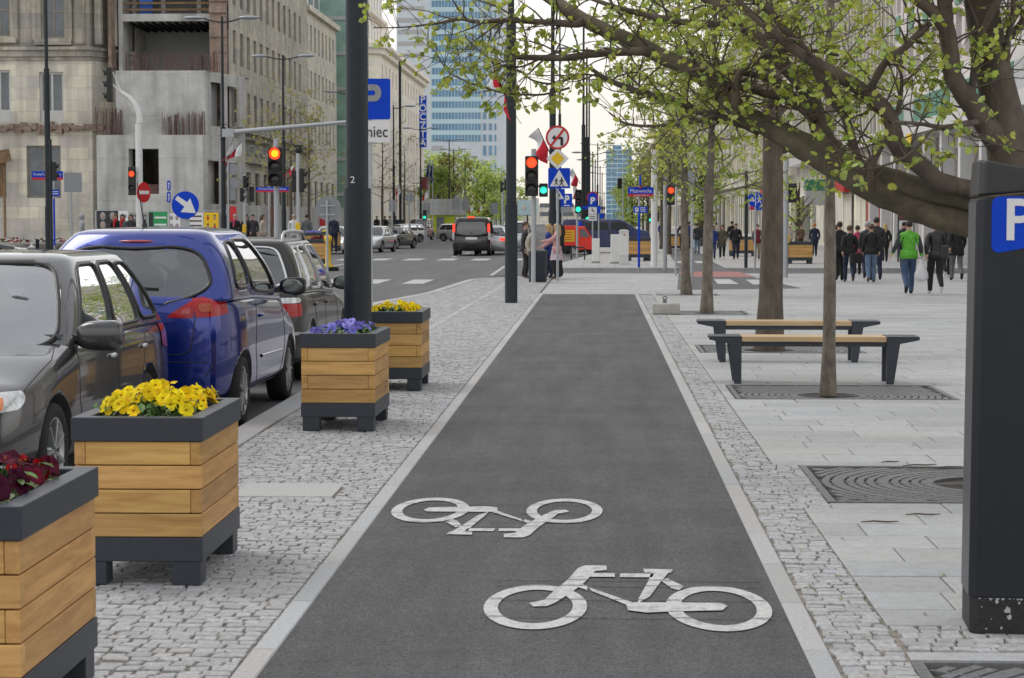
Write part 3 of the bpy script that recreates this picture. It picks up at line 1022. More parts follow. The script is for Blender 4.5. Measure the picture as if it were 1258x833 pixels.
# concrete weight with an iron eye
t = thing('concrete_block', 'small rough concrete block with an iron eye at the path edge', 'concrete block', (*gp(818, 386)[:2], 0))
b = MB(); b.span(-0.245, 0.245, -0.16, 0.16, 0, 0.2); b.build('block', 'concrete', t, bevel=0.03, seg=3)
b = MB(); b.box((-0.02, 0, 0.235), (0.07, 0.03, 0.09)); b.tube([(-0.02+0.04*math.cos(a), 0.0, 0.28+0.04*math.sin(a)) for a in [PI*k/6 for k in range(7)]], 0.012); b.build('iron_eye', 'iron', t)

# ------------------------------------------------------------------ lamp posts
mk('lamp_head', (0.30, 0.33, 0.36), 0.35, var=0.05, metal=0.4)
def lamp_post(label, x, y, H=10.5, r0=0.129, sleeve=1.99, arms=(1.3, 1.3), group=None, z0=0.0, number=None, band=False, lz=0.35, arm_ang=0.0, loc=None, detail=True, hgt=None):
    t = thing('street_lamp', label, 'street lamp', (x, y, z0), 0, group)
    n = 24 if y < 70 else 10
    b = MB(); b.lathe([(r0, 0), (r0, sleeve)], n, cap=True); b.build('base_sleeve', 'pole_paint', t)
    b = MB(); b.lathe([(r0*0.82, sleeve+0.001), (r0*0.78, H*0.55)], n); b.lathe([(r0*0.5, H*0.55+.002), (r0*0.42, H)], n); b.build('pole', 'pole_paint', t)
    for s, ln in zip((-1, 1), arms):
        if ln <= 0: continue
        a = MB(); ca, sa = math.cos(arm_ang), math.sin(arm_ang)
        P = lambda d, z: (s*d*ca, s*d*sa, z)
        a.tube([P(0, H-0.25), P(ln*0.5, H-0.2), P(ln, H-0.1)], 0.035, 6); ao = a.build('arm', 'pole_paint', t)
        hd = MB(); c = P(ln+0.42, H-0.05)
        hd.sphere(c, 0.5, 12, 6, (1.0, 0.36, 0.17)); hd.build('lamp_head', 'lamp_head', ao)
    if number:
        text(number, 0.09, 'sign_white', t, (-0.03, -r0*0.82-0.004, sleeve+0.075), name='number')
    return t
LG = 'dark street lamps along the avenue'
lamp_post('thick dark lamp post standing behind the planter with blue pansies', -2.26, 19.0, number='2', group=LG, arms=(0.9, 0.9))
lamp_post('dark lamp post at the left edge of the path where the asphalt ends', -1.79, 41.5, group=LG)
lamp_post('dark lamp post just behind the road sign stack at the crossing', -1.46, 64.0, group=LG)
# ------------------------------------------------------------------ trees
mk('bark', (0.105, 0.084, 0.062), 0.85, var=0.45, scale=9, bump=0.7, bscale=28, stretch=(1, 1, 0.35), dirt=0.25)
mk('bark_pale', (0.155, 0.135, 0.105), 0.85, var=0.6, scale=9, bump=0.6, bscale=30, stretch=(1, 1, 0.45), dirt=0.3)
mk('bark_moss', (0.125, 0.108, 0.070), 0.85, var=0.4, scale=8, bump=0.6, bscale=26, dirt=0.35)
def leaf_material(name, base, var=0.25):
    m, nt, bs = _nt(name)
    N, L = nt.nodes, nt.links
    at_ = N.new('ShaderNodeAttribute'); at_.attribute_name = 'tint'
    mm = N.new('ShaderNodeVectorMath'); mm.operation = 'MULTIPLY'; mm.inputs[0].default_value = base
    L.new(at_.outputs['Color'], mm.inputs[1])
    L.new(mm.outputs['Vector'], bs.inputs['Base Color']); bs.inputs['Roughness'].default_value = 0.5
    tl = N.new('ShaderNodeBsdfTranslucent')
    m2 = N.new('ShaderNodeVectorMath'); m2.operation = 'MULTIPLY'; m2.inputs[1].default_value = (1.5, 1.35, 0.7)
    L.new(mm.outputs['Vector'], m2.inputs[0]); L.new(m2.outputs['Vector'], tl.inputs['Color'])
    mx = N.new('ShaderNodeMixShader'); mx.inputs['Fac'].default_value = 0.42
    L.new(bs.outputs[0], mx.inputs[1]); L.new(tl.outputs[0], mx.inputs[2])
    L.new(mx.outputs[0], N['Material Output'].inputs['Surface'])
    M[name] = m
leaf_material('spring_leaf', (0.35, 0.43, 0.13))
leaf_material('far_leaf', (0.33, 0.43, 0.17))
leaf_material('bud_leaf', (0.29, 0.30, 0.15))

def add_leaf(b, p, d, s, r):
    """a small lobed leaf at p growing along d"""
    d = d.normalized()
    a = d.cross(Vector((r.uniform(-1, 1), r.uniform(-1, 1), r.uniform(-1, 1))))
    if a.length < 1e-3: a = Vector((1, 0, 0))
    a.normalize(); n = d.cross(a)
    k = r.uniform(0.55, 1.35); y = r.uniform(0.85, 1.15)
    b.ti = (k*y, k, k*r.uniform(0.6, 1.1))
    f = r.uniform(-0.05, 0.35)
    o = len(b.v)
    for u, v in ((0.0, 0), (0.35, -0.42), (0.62, -0.30), (0.72, -0.48), (1.15, 0), (0.72, 0.48), (0.62, 0.30), (0.35, 0.42)):
        b.v.append(tuple(p + d*u*s + a*v*s + n*abs(v)*f*s))
    b.face((o, o+1, o+2, o+4)); b.face((o+2, o+3, o+4)); b.face((o, o+4, o+6, o+7)); b.face((o+4, o+5, o+6))

def twig(bb, lb, p, d, ln, rad, r, depth, leaf, ln_leaf, droop=0.05, dens=1.0):
    """a crooked twig with side twigs and leaf clusters near its nodes"""
    pts, rs = [p.copy()], [rad]
    n = max(3, int(ln/0.09)) if depth else max(2, int(ln/0.07))
    n = min(n, 9)
    q = p.copy(); dd = d.normalized()
    for i in range(n):
        dd = (dd + Vector((r.uniform(-.32, .32), r.uniform(-.32, .32), r.uniform(-.3, .3)-droop))).normalized()
        q = q + dd*(ln/n)
        pts.append(q.copy()); rs.append(max(rad*(1-0.8*(i+1)/n), 0.0022))
        if depth > 0 and i > 0 and r.random() < 0.75*dens:
            sd = (dd + Vector((r.uniform(-1, 1), r.uniform(-1, 1), r.uniform(-.7, .9)))).normalized()
            twig(bb, lb, q, sd, ln*r.uniform(0.3, 0.55), rs[-1]*0.65, r, depth-1, leaf, ln_leaf, droop, dens)
        if depth == 0 or i > n*0.5:
            for _ in range(r.choice((1, 2, 2, 3))):
                if r.random() < ln_leaf:
                    ld = (dd*0.4 + Vector((r.uniform(-1, 1), r.uniform(-1, 1), r.uniform(-1.0, 0.6)))).normalized()
                    add_leaf(lb, q, ld, leaf*r.uniform(0.55, 1.25), r)
    bb.tube(pts, rs, 5 if depth else 3, cap=False)

def path_px(pts):
    """limb given by (px, py, depth, radius in px)"""
    P = [at(x, y, Y) for x, y, Y, _ in pts]; rr = [q[3]*q[2]/F for q in pts]
    return P, rr

def smooth_path(P, rr, sub=4):
    out, ro = [], []
    n = len(P)
    for i in range(n-1):
        p0, p1, p2, p3 = P[max(i-1, 0)], P[i], P[i+1], P[min(i+2, n-1)]
        for k in range(sub):
            t = k/sub
            out.append(0.5*((2*p1) + (p2-p0)*t + (2*p0-5*p1+4*p2-p3)*t*t + (3*p1-p0-3*p2+p3)*t**3))
            ro.append(rr[i]*(1-t) + rr[i+1]*t)
    out.append(P[-1]); ro.append(rr[-1])
    return out, ro

# ---- the big leaning tree at the right
r = random.Random(21)
t = thing('broadleaf_tree', 'big old tree at the right with low moss-tinted limbs sweeping over the path', 'tree', (2.74, 13.1, 0))
t0 = Vector(t.location)
limbs = {
 'A': [(1262,292,13.15,46),(1215,276,13.1,21),(1190,272,13.1,20),(1150,262,13.1,20),(1110,246,13.1,20),(1070,226,13.1,21),(1035,205,13.15,20),(996,185,13.2,17),(960,164,13.3,14.5),(931,149,13.4,13),(910,139,13.4,12.5),(893,120,13.5,12),(871,98,13.6,11),(850,84,13.7,10.5),(814,70,13.8,10),(788,56,13.9,9.5),(750,40,14.0,9),(717,24,14.1,8.5),(676,-2,14.3,7.5),(620,-40,14.6,6),(540,-90,15,4)],
 'B': [(1262,262,13.0,30),(1190,245,13.0,13),(1140,234,13.0,13.5),(1090,219,13.05,13.5),(1055,208,13.1,13)],
 'B2': [(1048,208,13.15,17),(1018,180,13.2,14),(1006,154,13.3,12),(998,125,13.4,11),(984,101,13.5,10),(965,82,13.6,9.5),(943,58,13.7,9),(919,36,13.8,8.5),(900,22,13.8,8),(869,-2,13.9,7.5),(820,-40,14,6),(760,-90,14.2,4)],
 'C': [(1262,250,12.9,26),(1190,231,12.85,10),(1155,223,12.8,11.5),(1137,209,12.8,11.5),(1115,190,12.8,11.5),(1101,177,12.8,11),(1097,155,12.8,10),(1086,133,12.8,9.5),(1061,112,12.8,9),(1025,90,12.7,8),(1000,76,12.7,7),(975,60,12.7,6),(950,40,12.6,5),(920,14,12.6,4),(880,-30,12.5,3)],
 'D': [(1240,190,13.0,20),(1213,156,12.9,14),(1198,134,12.85,14),(1179,108,12.8,12),(1170,91,12.8,11),(1167,60,12.75,10.5),(1162,29,12.7,10),(1160,-3,12.7,9),(1154,-60,12.6,7),(1140,-160,12.6,4)],
 'D2': [(1163,36,12.7,10),(1150,18,12.7,8),(1136,6,12.7,7.5),(1122,-4,12.7,7),(1090,-40,12.6,5),(1040,-110,12.5,3)],
 'E': [(1193,122,12.85,5),(1196,92,12.8,4.5),(1199,66,12.8,4.5),(1208,36,12.75,4.5),(1227,-2,12.7,5),(1250,-60,12.6,3)],
 'Fb': [(1068,116,12.8,5.5),(1075,98,12.75,5),(1090,74,12.7,5),(1110,60,12.7,5),(1126,44,12.7,4.5),(1143,28,12.7,4.5)],
 'Gb': [(1070,232,13.0,5),(1070,205,12.9,5),(1082,180,12.85,4.5),(1093,159,12.8,4),(1104,132,12.8,3.2),(1108,100,12.75,2.2),(1104,80,12.7,1.5)],
 'H': [(1054,205,13.0,6),(1051,190,12.95,6),(1044,163,12.9,6),(1037,142,12.9,6),(1018,115,12.9,6),(1003,86,12.9,6),(989,62,12.9,5.5),(965,38,12.9,5),(946,14,12.9,5),(918,-6,12.9,4),(880,-40,12.9,3)],
 'I': [(909,142,13.35,8),(905,128,13.3,6),(904,108,13.3,5),(910,88,13.25,4),(926,78,13.2,3.5),(956,64,13.2,3),(990,61,13.2,2.5),(1030,68,13.1,1.8)],
 'J': [(1000,145,13.3,6),(989,132,13.3,5.5),(960,106,13.35,5),(936,94,13.4,4.5),(907,89,13.4,4),(864,85,13.5,3),(830,90,13.6,2)],
 'K': [(1001,150,13.25,5),(984,133,13.3,5),(960,120,13.35,5),(936,114,13.4,4.5),(910,108,13.45,4),(886,102,13.5,3.5),(862,104,13.6,2)],
 'L': [(800,64,13.8,7),(786,63,13.8,5.5),(758,64,13.9,5),(724,67,14,4.5),(696,71,14,4.2),(663,71,14.1,3.8),(633,70,14.2,3)],
 'Mb': [(716,27,14.05,6),(706,30,14.05,4.5),(683,28,14.1,4.5),(663,27,14.1,3.6),(620,25,14.2,3.2),(588,27,14.3,2.6),(563,23,14.4,2.2),(541,28,14.4,1.6),(512,32,14.5,1.2),(484,34,14.5,0.9),(458,34,14.5,0.7)],
 'Nb': [(931,160,13.4,7),(915,153,13.5,6),(898,149,13.5,5.5),(862,138,13.7,5),(827,124,13.8,5),(799,117,13.9,4.5),(771,108,14,4),(745,97,14.1,3.2),(726,84,14.2,2)],
 'O': [(905,150,13.5,3.5),(880,142,13.5,3),(858,149,13.6,2.8),(836,153,13.6,2.5),(793,155,13.7,2),(767,151,13.8,1.6),(748,138,13.8,1)],
 'Pb': [(700,108,14.1,1.6),(668,116,14.1,1.4),(640,116,14.2,1.3),(618,114,14.2,1.3),(600,109,14.3,1.2),(583,104,14.3,1.1),(571,99,14.3,1),(554,91,14.4,.9),(544,79,14.4,.8),(537,67,14.4,.7),(536,54,14.4,.6)],
 'Qb': [(690,62,14.1,2),(664,72,14.1,1.5),(640,82,14.2,1.2),(612,80,14.2,1.1),(595,67,14.2,1),(581,55,14.3,.9),(571,45,14.3,.7)],
 'Rb': [(890,30,13.7,4.5),(847,28,13.7,4),(821,24,13.7,4),(784,16,13.8,3.5),(754,8,13.8,3),(720,-4,13.9,2.5)],
 'S': [(700,96,14.05,1.8),(680,103,14.1,1.5),(655,99,14.1,1.3),(640,88,14.2,1),(622,84,14.2,.8)],
 'T1': [(1200,150,12.7,4),(1160,156,12.5,3),(1130,152,12.4,2.5),(1098,150,12.3,2)],
 'T2': [(1258,185,12.3,2.5),(1225,178,12.2,2),(1205,170,12.1,1.6),(1180,160,12.1,1.2)],
 'T3': [(1168,158,12.4,2.2),(1145,160,12.35,2),(1128,180,12.3,1.8),(1108,195,12.25,1.6),(1080,205,12.2,1.4),(1060,208,12.2,1.2),(1045,205,12.2,1)],
 'U': [(1213,60,13.1,6),(1240,45,13.2,5),(1262,20,13.2,5),(1290,-20,13.3,4)],
 'V': [(1235,110,13,5),(1238,50,12.9,4),(1245,10,12.8,3),(1240,-40,12.8,2)],
}
trunk = [(2.74, 13.12, -0.05), (2.73, 13.1, 0.4), (2.71, 13.1, 1.0), (2.70, 13.1, 1.7), (2.70, 13.08, 1.95)]
trunk2 = [at(1252, 240, 13.05), at(1244, 190, 13.0), at(1232, 140, 13.0), at(1219, 80, 13.0), at(1205, 0, 13.0), at(1195, -120, 13.0), at(1180, -320, 13.1), at(1150, -560, 13.2), at(1120, -820, 13.3)]
bb = MB()
P, rr = smooth_path([Vector(p) for p in trunk] + trunk2, [0.34, 0.27, 0.245, 0.24, 0.25] + [0.22, 0.16, 0.125, 0.112, 0.105, 0.095, 0.08, 0.055, 0.03], 3)
bb.tube([p - t0 for p in P], rr, 18, cap=True)
bb.build('trunk', 'bark', t, fix=False)
lb = MB(); tw = MB()
limb_pts = []
for key, pts in limbs.items():
    P, rr = path_px(pts)
    P, rr = smooth_path(P, rr, 4)
    # natural swellings
    rr = [q*(1 + 0.03*math.sin(i*1.7 + len(key)*2.1) + r.uniform(-.03, .03)) for i, q in enumerate(rr)]
    m = MB(); m.tube([p - t0 for p in P], rr, 14 if rr[0] > 0.04 else 7, cap=True)
    m.build('limb', 'bark_moss' if key in 'AB' else 'bark', t, fix=False)
    for i in range(2, len(P)-1):
        limb_pts.append((P[i], (P[i+1]-P[i]).normalized(), rr[i]))
cnt = 0
for p, d, rad in limb_pts:
    px_ok = True
    base = 0.30 if rad > 0.045 else 0.48
    if p.x > 1.75 and p.z < 2.2 and rad > 0.05: base = 0.05   # the bare stout lower limb
    k = 1 if rad > 0.03 else 2
    for _ in range(k):
        if r.random() < base:
            sd = Vector((r.uniform(-1, 1), r.uniform(-1, 1), r.uniform(-0.75, 1.0)))
            sd = (sd - d*sd.dot(d)*0.6 + d*0.35).normalized()
            ln = r.uniform(0.25, 0.62) * (1.0 if rad > 0.012 else 0.6)
            if sd.z < -0.2: ln *= 0.6
            if p.z < 2.0: ln *= 0.6
            twig(tw, lb, p - t0, sd, ln, min(rad*0.5, 0.008), r, 2 if rad > 0.012 else 1, 0.042, 0.88, 0.02, 0.80)
# thick upper crown above the frame, so the tree is whole
for i in range(46):
    k = r.randrange(4, len(trunk2)); a = trunk2[k]
    d = Vector((r.uniform(-1, 1), r.uniform(-1, 1), r.uniform(0.0, 0.9))).normalized()
    if a.z + 0.5 < 3.2: continue
    L_ = r.uniform(0.9, 2.2)
    pts = [a - t0]
    q = a - t0; dd = d.copy()
    for j in range(5):
        dd = (dd + Vector((r.uniform(-.25, .25), r.uniform(-.25, .25), r.uniform(-.1, .25)))).normalized(); q = q + dd*L_/5; pts.append(q.copy())
        for _ in range(2): twig(tw, lb, q, (dd + Vector((r.uniform(-1, 1), r.uniform(-1, 1), r.uniform(-.6, .8)))).normalized(), r.uniform(0.3, 0.7), 0.008, r, 1, 0.06, 0.7)
    tw.tube(pts, [0.035, 0.03, 0.024, 0.018, 0.012, 0.007], 6, cap=False)
tw.build('twigs', 'bark', t, fix=False)
lb.build('leaves', 'spring_leaf', t, fix=False)

# ---- street trees standing in the grates
def street_tree(label, x, y, H, r0, seed, z_first, crown=1.3, nl=26, leaf=0.055, lean=(0, 0), barkm='bark_pale', dens=1.0, group=None, limbs_=(), name='broadleaf_tree', leafm='spring_leaf', lfrac=0.75, updir=0.35, z0=0, topcut=None):
    r = random.Random(seed)
    t = thing(name, label, 'tree', (x, y, z0), 0, group)
    tb, tw, lb = MB(), MB(), MB()
    n = 14
    P, rr = [], []
    ph = r.uniform(0, 6)
    for i in range(n+1):
        f = i/n
        P.append(Vector((lean[0]*f*H + 0.035*math.sin(ph+f*7)*min(1, f*3)*min(1, r0*6), lean[1]*f*H + 0.03*math.cos(ph+f*6), f*H)))
        rr.append(r0*(1.32 if i == 0 else 1.0)*(1-0.86*f**1.15)*(1+r.uniform(-.05, .05)))
    P2, rr2 = smooth_path(P, rr, 3)
    tb.tube(P2, rr2, 14, cap=True)
    tb.build('trunk', barkm, t, fix=False)
    def limb(a, d, L_, ra):
        pts, rs = [a], [ra]
        q = a.copy(); dd = d.copy()
        m = 6
        for j in range(m):
            dd = (dd + Vector((r.uniform(-.22, .22), r.uniform(-.22, .22), r.uniform(-.12, .2)))).normalized()
            q = q + dd*L_/m; pts.append(q.copy()); rs.append(ra*(1-0.85*(j+1)/m))
            for _ in range(r.choice((1, 1, 2)) if dens >= 1 else 1):
                if j >= 1 and r.random() < dens:
                    twig(tw, lb, q, (dd*0.7+Vector((r.uniform(-1, 1), r.uniform(-1, 1), r.uniform(-.5, .8)))).normalized(), r.uniform(0.3, 0.6)*crown, max(rs[-1]*0.55, 0.005), r, 1 if L_ < 1.2 else 2, leaf, lfrac, 0.03, dens)
        tw.tube(pts, rs, 6, cap=False)
    for i in range(nl):
        z = z_first + (H-z_first)*(i/nl)**0.9
        a = P[0].lerp(P[-1], z/H); k = min(n-1, int(z/H*n)); a = P[k].lerp(P[k+1], z/H*n-k)
        an = i*2.4 + r.uniform(-.5, .5)
        d = Vector((math.cos(an), math.sin(an), updir + r.uniform(-.25, .35))).normalized()
        L_ = crown*r.uniform(0.7, 1.25)*(1-0.45*(z-z_first)/(H-z_first))
        limb(a, d, L_, r0*0.33*(1-0.6*z/H))
    for (a, d, L_, ra) in limbs_: limb(Vector(a), Vector(d).normalized(), L_, ra)
    tw.build('branches', barkm, t, fix=False)
    lb.build('leaves', leafm, t, fix=False)
    return t
SG = 'street trees planted in iron grates'
street_tree('thin straight young tree with mottled bark in front of the benches', 2.22, 19.75, 6.6, 0.066, 3, 2.75, crown=0.9, nl=22, group=SG)
street_tree('thick straight tree trunk standing behind the benches', 2.215, 26.55, 9.5, 0.165, 4, 3.0, crown=2.0, nl=26, barkm='bark', lean=(0.012, 0), group=SG,
            limbs_=[((0.06, 0, 2.55), (1, -.2, 0.35), 1.2, 0.05), ((0.02, -.1, 2.8), (-1, -.3, 0.4), 1.4, 0.05)])
street_tree('slim tree behind the concrete block with a side branch to the right', 1.96, 37.1, 7.5, 0.098, 5, 2.45, crown=1.5, nl=26, lean=(0.02, 0), barkm='bark_pale', group=SG,
            limbs_=[((0.06, 0, 2.15), (1, -.1, 0.12), 1.5, 0.035), ((0.06, 0, 2.2), (-1, -.2, 0.3), 1.0, 0.03)])
street_tree('slim tree leaning slightly left, farthest of those in the grates', 1.99, 46.4, 7.5, 0.105, 6, 2.1, crown=1.9, nl=28, lean=(-0.028, 0), barkm='bark_pale', group=SG,
            limbs_=[((-0.05, 0, 2.0), (0.9, -.1, 0.6), 1.4, 0.035), ((-0.06, 0, 2.4), (-1, -.2, 0.25), 1.6, 0.035)])

# ---- far trees
def far_tree(label, x, y, H, cw, seed, leafm='far_leaf', n=2600, ls=0.32, z0=0.25, trunk=0.2, zc=0.14, group=None, name='broadleaf_tree', round_=False):
    r = random.Random(seed)
    t = thing(name, label, 'tree', (x, y, z0), 0, group)
    tb = MB(); tb.tube([(0, 0, -.05), (0.05, 0, H*0.3), (0, 0.05, H*0.6), (0.1, 0, H*0.92)], [trunk, trunk*0.8, trunk*0.5, 0.03], 7)
    for i in range(14):
        an = r.uniform(0, 2*PI); z = H*r.uniform(0.25, 0.75)
        tb.tube([(0, 0, z), (cw*0.3*math.cos(an), cw*0.3*math.sin(an), z+H*0.1), (cw*0.62*math.cos(an), cw*0.62*math.sin(an), z+H*0.22)], [trunk*0.35, trunk*0.22, 0.02], 4)
    tb.build('trunk', 'bark', t, fix=False)
    lb = MB()
    cl = []
    for i in range(26):
        a = r.uniform(0, 2*PI); z = r.uniform(zc, 1.0); rad = cw*math.sqrt(max(0.05, 1-((z-0.62)/0.48)**2))*r.uniform(0.2, 0.85)
        cl.append((Vector((rad*math.cos(a), rad*math.sin(a), z*H)), r.uniform(0.22, 0.42)*cw, r.uniform(0.65, 1.3)))
    for i in range(n):
        c, s, k = cl[r.randrange(len(cl))]
        v = Vector((r.gauss(0, 1), r.gauss(0, 1), r.gauss(0, 0.8))); v = v.normalized()*s*r.random()**0.45
        p = c + v
        d = Vector((r.uniform(-1, 1), r.uniform(-1, 1), r.uniform(-.6, .6)))
        add_leaf(lb, p, d, ls*r.uniform(0.6, 1.3), r)
        for j in range(1, 5):
            tt = lb.t[-j]; lb.t[-j] = (tt[0]*k, tt[1]*k, tt[2]*k)
    lb.build('leaves', leafm, t, fix=False)
    return t
FG = 'green trees along the far left of the avenue'
ft = [(546, 300, 12.0, 4.6), (566, 320, 11.5, 4.8), (528, 285, 11.0, 4.2), (585, 350, 11.5, 5.0), (602, 390, 11.5, 5), (615, 430, 11, 5), (556, 262, 9.0, 3.6), (595, 310, 8.5, 3.4), (538, 250, 7.2, 3.2), (628, 470, 11, 5)]
lab = ['leafy green tree left of the nearest far twin lamp', 'tall green tree between the twin lamps', 'green tree rising beside the vertical post office sign', 'broad green tree before the glass tower', 'green tree in front of the right corner of the glass tower',
       'green tree near the end of the left row', 'olive green sparse tree above the black van', 'low green tree right of the black van roof', 'low green tree behind the two blue flags', 'last green tree beside the near lamp post']
for i, (px, Y, H, cw) in enumerate(ft):
    far_tree(lab[i], gx(px, Y), Y, H, cw, 40+i, 'bud_leaf' if i == 6 else 'far_leaf', n=1500 if i != 6 else 900, ls=0.40, group=FG)
# bare budding trees by the office block on the left
BG = 'budding trees in front of the long stone building'
for i, (px, Y, H, l) in enumerate([(358, 118, 8.5, 'thin budding tree left of the round sign back'), (380, 128, 8.0, 'budding tree before the long stone facade'), (334, 112, 7.0, 'small budding tree behind the red traffic light'), (470, 150, 8.0, 'dark bare tree before the cream building entrance'), (497, 165, 7.5, 'bare shrubby tree beside the cream building')]):
    street_tree(l, gx(px, Y), Y, H, 0.11, 60+i, 2.6, crown=2.3, nl=15, leaf=0.11, leafm='bud_leaf', lfrac=0.42 if i < 3 else 0.15, dens=0.6, group=BG, z0=0.25, barkm='bark')
# pollarded round trees on the right
PG = 'round pollarded trees in a row on the right'
for i, (px, Y, l) in enumerate([(813, 118, 'nearest round pollarded tree beside the street name sign'), (803, 140, 'round pollarded tree behind the street name sign'), (796, 165, 'third round pollarded tree of the row'), (790, 190, 'far round pollarded tree above the van'), (822, 100, 'budding tree between the white pole and the traffic light')]):
    street_tree(l, gx(px, Y), Y, 6.6 if i < 4 else 6.0, 0.12, 80+i, 3.0, crown=1.15, nl=44, leaf=0.08, leafm='bud_leaf', lfrac=0.3, dens=1.0, group=PG, barkm='bark', updir=0.8)
for i, (px, Y, H, l) in enumerate([(776, 230, 7, 'green tree in the haze left of the pollarded row'), (768, 300, 8, 'distant green tree near the vanishing point'), (860, 130, 7, 'fresh green tree behind the cyclist'), (980, 120, 4.2, 'small green tree by the shop awning'), (795, 210, 9, 'dark green tree behind the pollarded row')]):
    far_tree(l, gx(px, Y), Y, H, 2.6 if i != 3 else 1.6, 100+i, n=1400 if i != 3 else 260, ls=0.26 if i != 3 else 0.16, group='green trees on the right pavement', z0=0)
# ------------------------------------------------------------------ buildings
def stone_mat(name, base, bw, bh, var=0.12, dirt=0.3, mortar=0.6, rough=0.85, warm=(1.08, 1.0, 0.86), streak=0.25, msize=0.02):
    m, nt, bs = _nt(name)
    N, L = nt.nodes, nt.links
    tc = N.new('ShaderNodeTexCoord')
    sx = N.new('ShaderNodeSeparateXYZ'); L.new(tc.outputs['Object'], sx.inputs[0])
    ad = N.new('ShaderNodeMath'); ad.operation = 'ADD'
    L.new(sx.outputs['X'], ad.inputs[0]); L.new(sx.outputs['Y'], ad.inputs[1])
    cx = N.new('ShaderNodeCombineXYZ'); L.new(ad.outputs[0], cx.inputs['X']); L.new(sx.outputs['Z'], cx.inputs['Y'])
    br = N.new('ShaderNodeTexBrick'); br.inputs['Scale'].default_value = 1
    br.inputs['Brick Width'].default_value = bw; br.inputs['Row Height'].default_value = bh; br.inputs['Mortar Size'].default_value = msize
    br.inputs['Color1'].default_value = (1-var, 1-var, 1-var, 1); br.inputs['Color2'].default_value = (1+var*warm[0]/1.0, (1+var)*warm[1], (1+var)*warm[2], 1)
    br.inputs['Mortar'].default_value = (mortar, mortar, mortar*0.95, 1)
    L.new(cx.outputs[0], br.inputs['Vector'])
    mm = N.new('ShaderNodeVectorMath'); mm.operation = 'MULTIPLY'; mm.inputs[0].default_value = base
    L.new(br.outputs['Color'], mm.inputs[1])
    n = N.new('ShaderNodeTexNoise'); n.inputs['Scale'].default_value = 0.35; n.inputs['Detail'].default_value = 9; n.inputs['Roughness'].default_value = 0.7
    L.new(tc.outputs['Object'], n.inputs['Vector'])
    r = N.new('ShaderNodeMapRange'); r.inputs['From Min'].default_value = 0.4; r.inputs['From Max'].default_value = 0.7; r.inputs['To Min'].default_value = 1.06; r.inputs['To Max'].default_value = 1-dirt
    L.new(n.outputs['Fac'], r.inputs['Value'])
    mp = N.new('ShaderNodeMapping'); mp.inputs['Scale'].default_value = (1.6, 1.6, 0.12); L.new(tc.outputs['Object'], mp.inputs['Vector'])
    n2 = N.new('ShaderNodeTexNoise'); n2.inputs['Scale'].default_value = 1.0; n2.inputs['Detail'].default_value = 6; L.new(mp.outputs[0], n2.inputs['Vector'])
    r2 = N.new('ShaderNodeMapRange'); r2.inputs['From Min'].default_value = 0.45; r2.inputs['From Max'].default_value = 0.7; r2.inputs['To Min'].default_value = 1.0; r2.inputs['To Max'].default_value = 1-streak
    L.new(n2.outputs['Fac'], r2.inputs['Value'])
    m2 = N.new('ShaderNodeMath'); m2.operation = 'MULTIPLY'; L.new(r.outputs[0], m2.inputs[0]); L.new(r2.outputs[0], m2.inputs[1])
    s = N.new('ShaderNodeVectorMath'); s.operation = 'SCALE'; L.new(mm.outputs[0], s.inputs[0]); L.new(m2.outputs[0], s.inputs['Scale'])
    L.new(s.outputs[0], bs.inputs['Base Color']); bs.inputs['Roughness'].default_value = rough
    M[name] = m
stone_mat('sandstone', (0.67, 0.635, 0.585), 1.3, 0.75, 0.16, 0.3, 0.82)
stone_mat('dark_sandstone', (0.46, 0.435, 0.40), 1.1, 0.9, 0.2, 0.55, 0.7, streak=0.4)
stone_mat('office_stone', (0.47, 0.44, 0.395), 1.2, 0.5, 0.13, 0.3, 0.85, streak=0.3)
stone_mat('office_stone_pale', (0.58, 0.55, 0.505), 1.2, 0.5, 0.1, 0.15, 0.88, streak=0.15)
stone_mat('raw_concrete', (0.57, 0.565, 0.55), 3.4, 2.6, 0.06, 0.42, 0.75, streak=0.3, warm=(1, 1, 0.97), msize=0.015)
stone_mat('cream_stone', (0.86, 0.80, 0.755), 1.5, 0.7, 0.05, 0.12, 0.93, streak=0.12)
stone_mat('tower_panel', (0.60, 0.66, 0.71), 2.0, 1.1, 0.03, 0.05, 0.85, streak=0.02, warm=(1, 1, 1))
stone_mat('far_stone', (0.68, 0.65, 0.60), 1.4, 0.7, 0.06, 0.15, 0.9)
stone_mat('panel_stone', (0.74, 0.71, 0.66), 1.5, 1.6, 0.12, 0.12, 0.9)
stone_mat('rubble', (0.36, 0.30, 0.26), 0.3, 0.09, 0.4, 0.5, 0.9, warm=(1.0, 0.7, 0.6))
stone_mat('hoarding', (0.48,0.48,0.47), 2.0, 3.0, 0.06, 0.15, 0.6, warm=(1, 1, 1))
mk('rust', (0.12, 0.072, 0.062), 0.9, var=0.4, scale=6)
mk('rebar_grey', (0.16, 0.13, 0.12), 0.9, var=0.4, scale=6)
mk('window_frame', (0.55, 0.55, 0.53), 0.6, var=0.1)
mk('old_frame', (0.24, 0.215, 0.18), 0.7, var=0.3, scale=5)
mk('window_dark', (0.022, 0.027, 0.032), 0.12, var=0.4, scale=0.8, spec=0.6)
mk('window_grey', (0.13, 0.15, 0.165), 0.15, var=0.4, scale=0.5, spec=0.6)
mk('board_brown', (0.20, 0.125, 0.065), 0.8, var=0.4, scale=3)
mk('tower_glass', (0.14, 0.28, 0.42), 0.12, var=0.2, scale=0.25, spec=0.7)
mk('tower_spandrel', (0.50, 0.67, 0.73), 0.35, var=0.05)
mk('green_glass', (0.24, 0.38, 0.33), 0.15, var=0.25, scale=0.5, spec=0.7)
mk('grey_panel', (0.42, 0.425, 0.43), 0.6, var=0.08, scale=1)
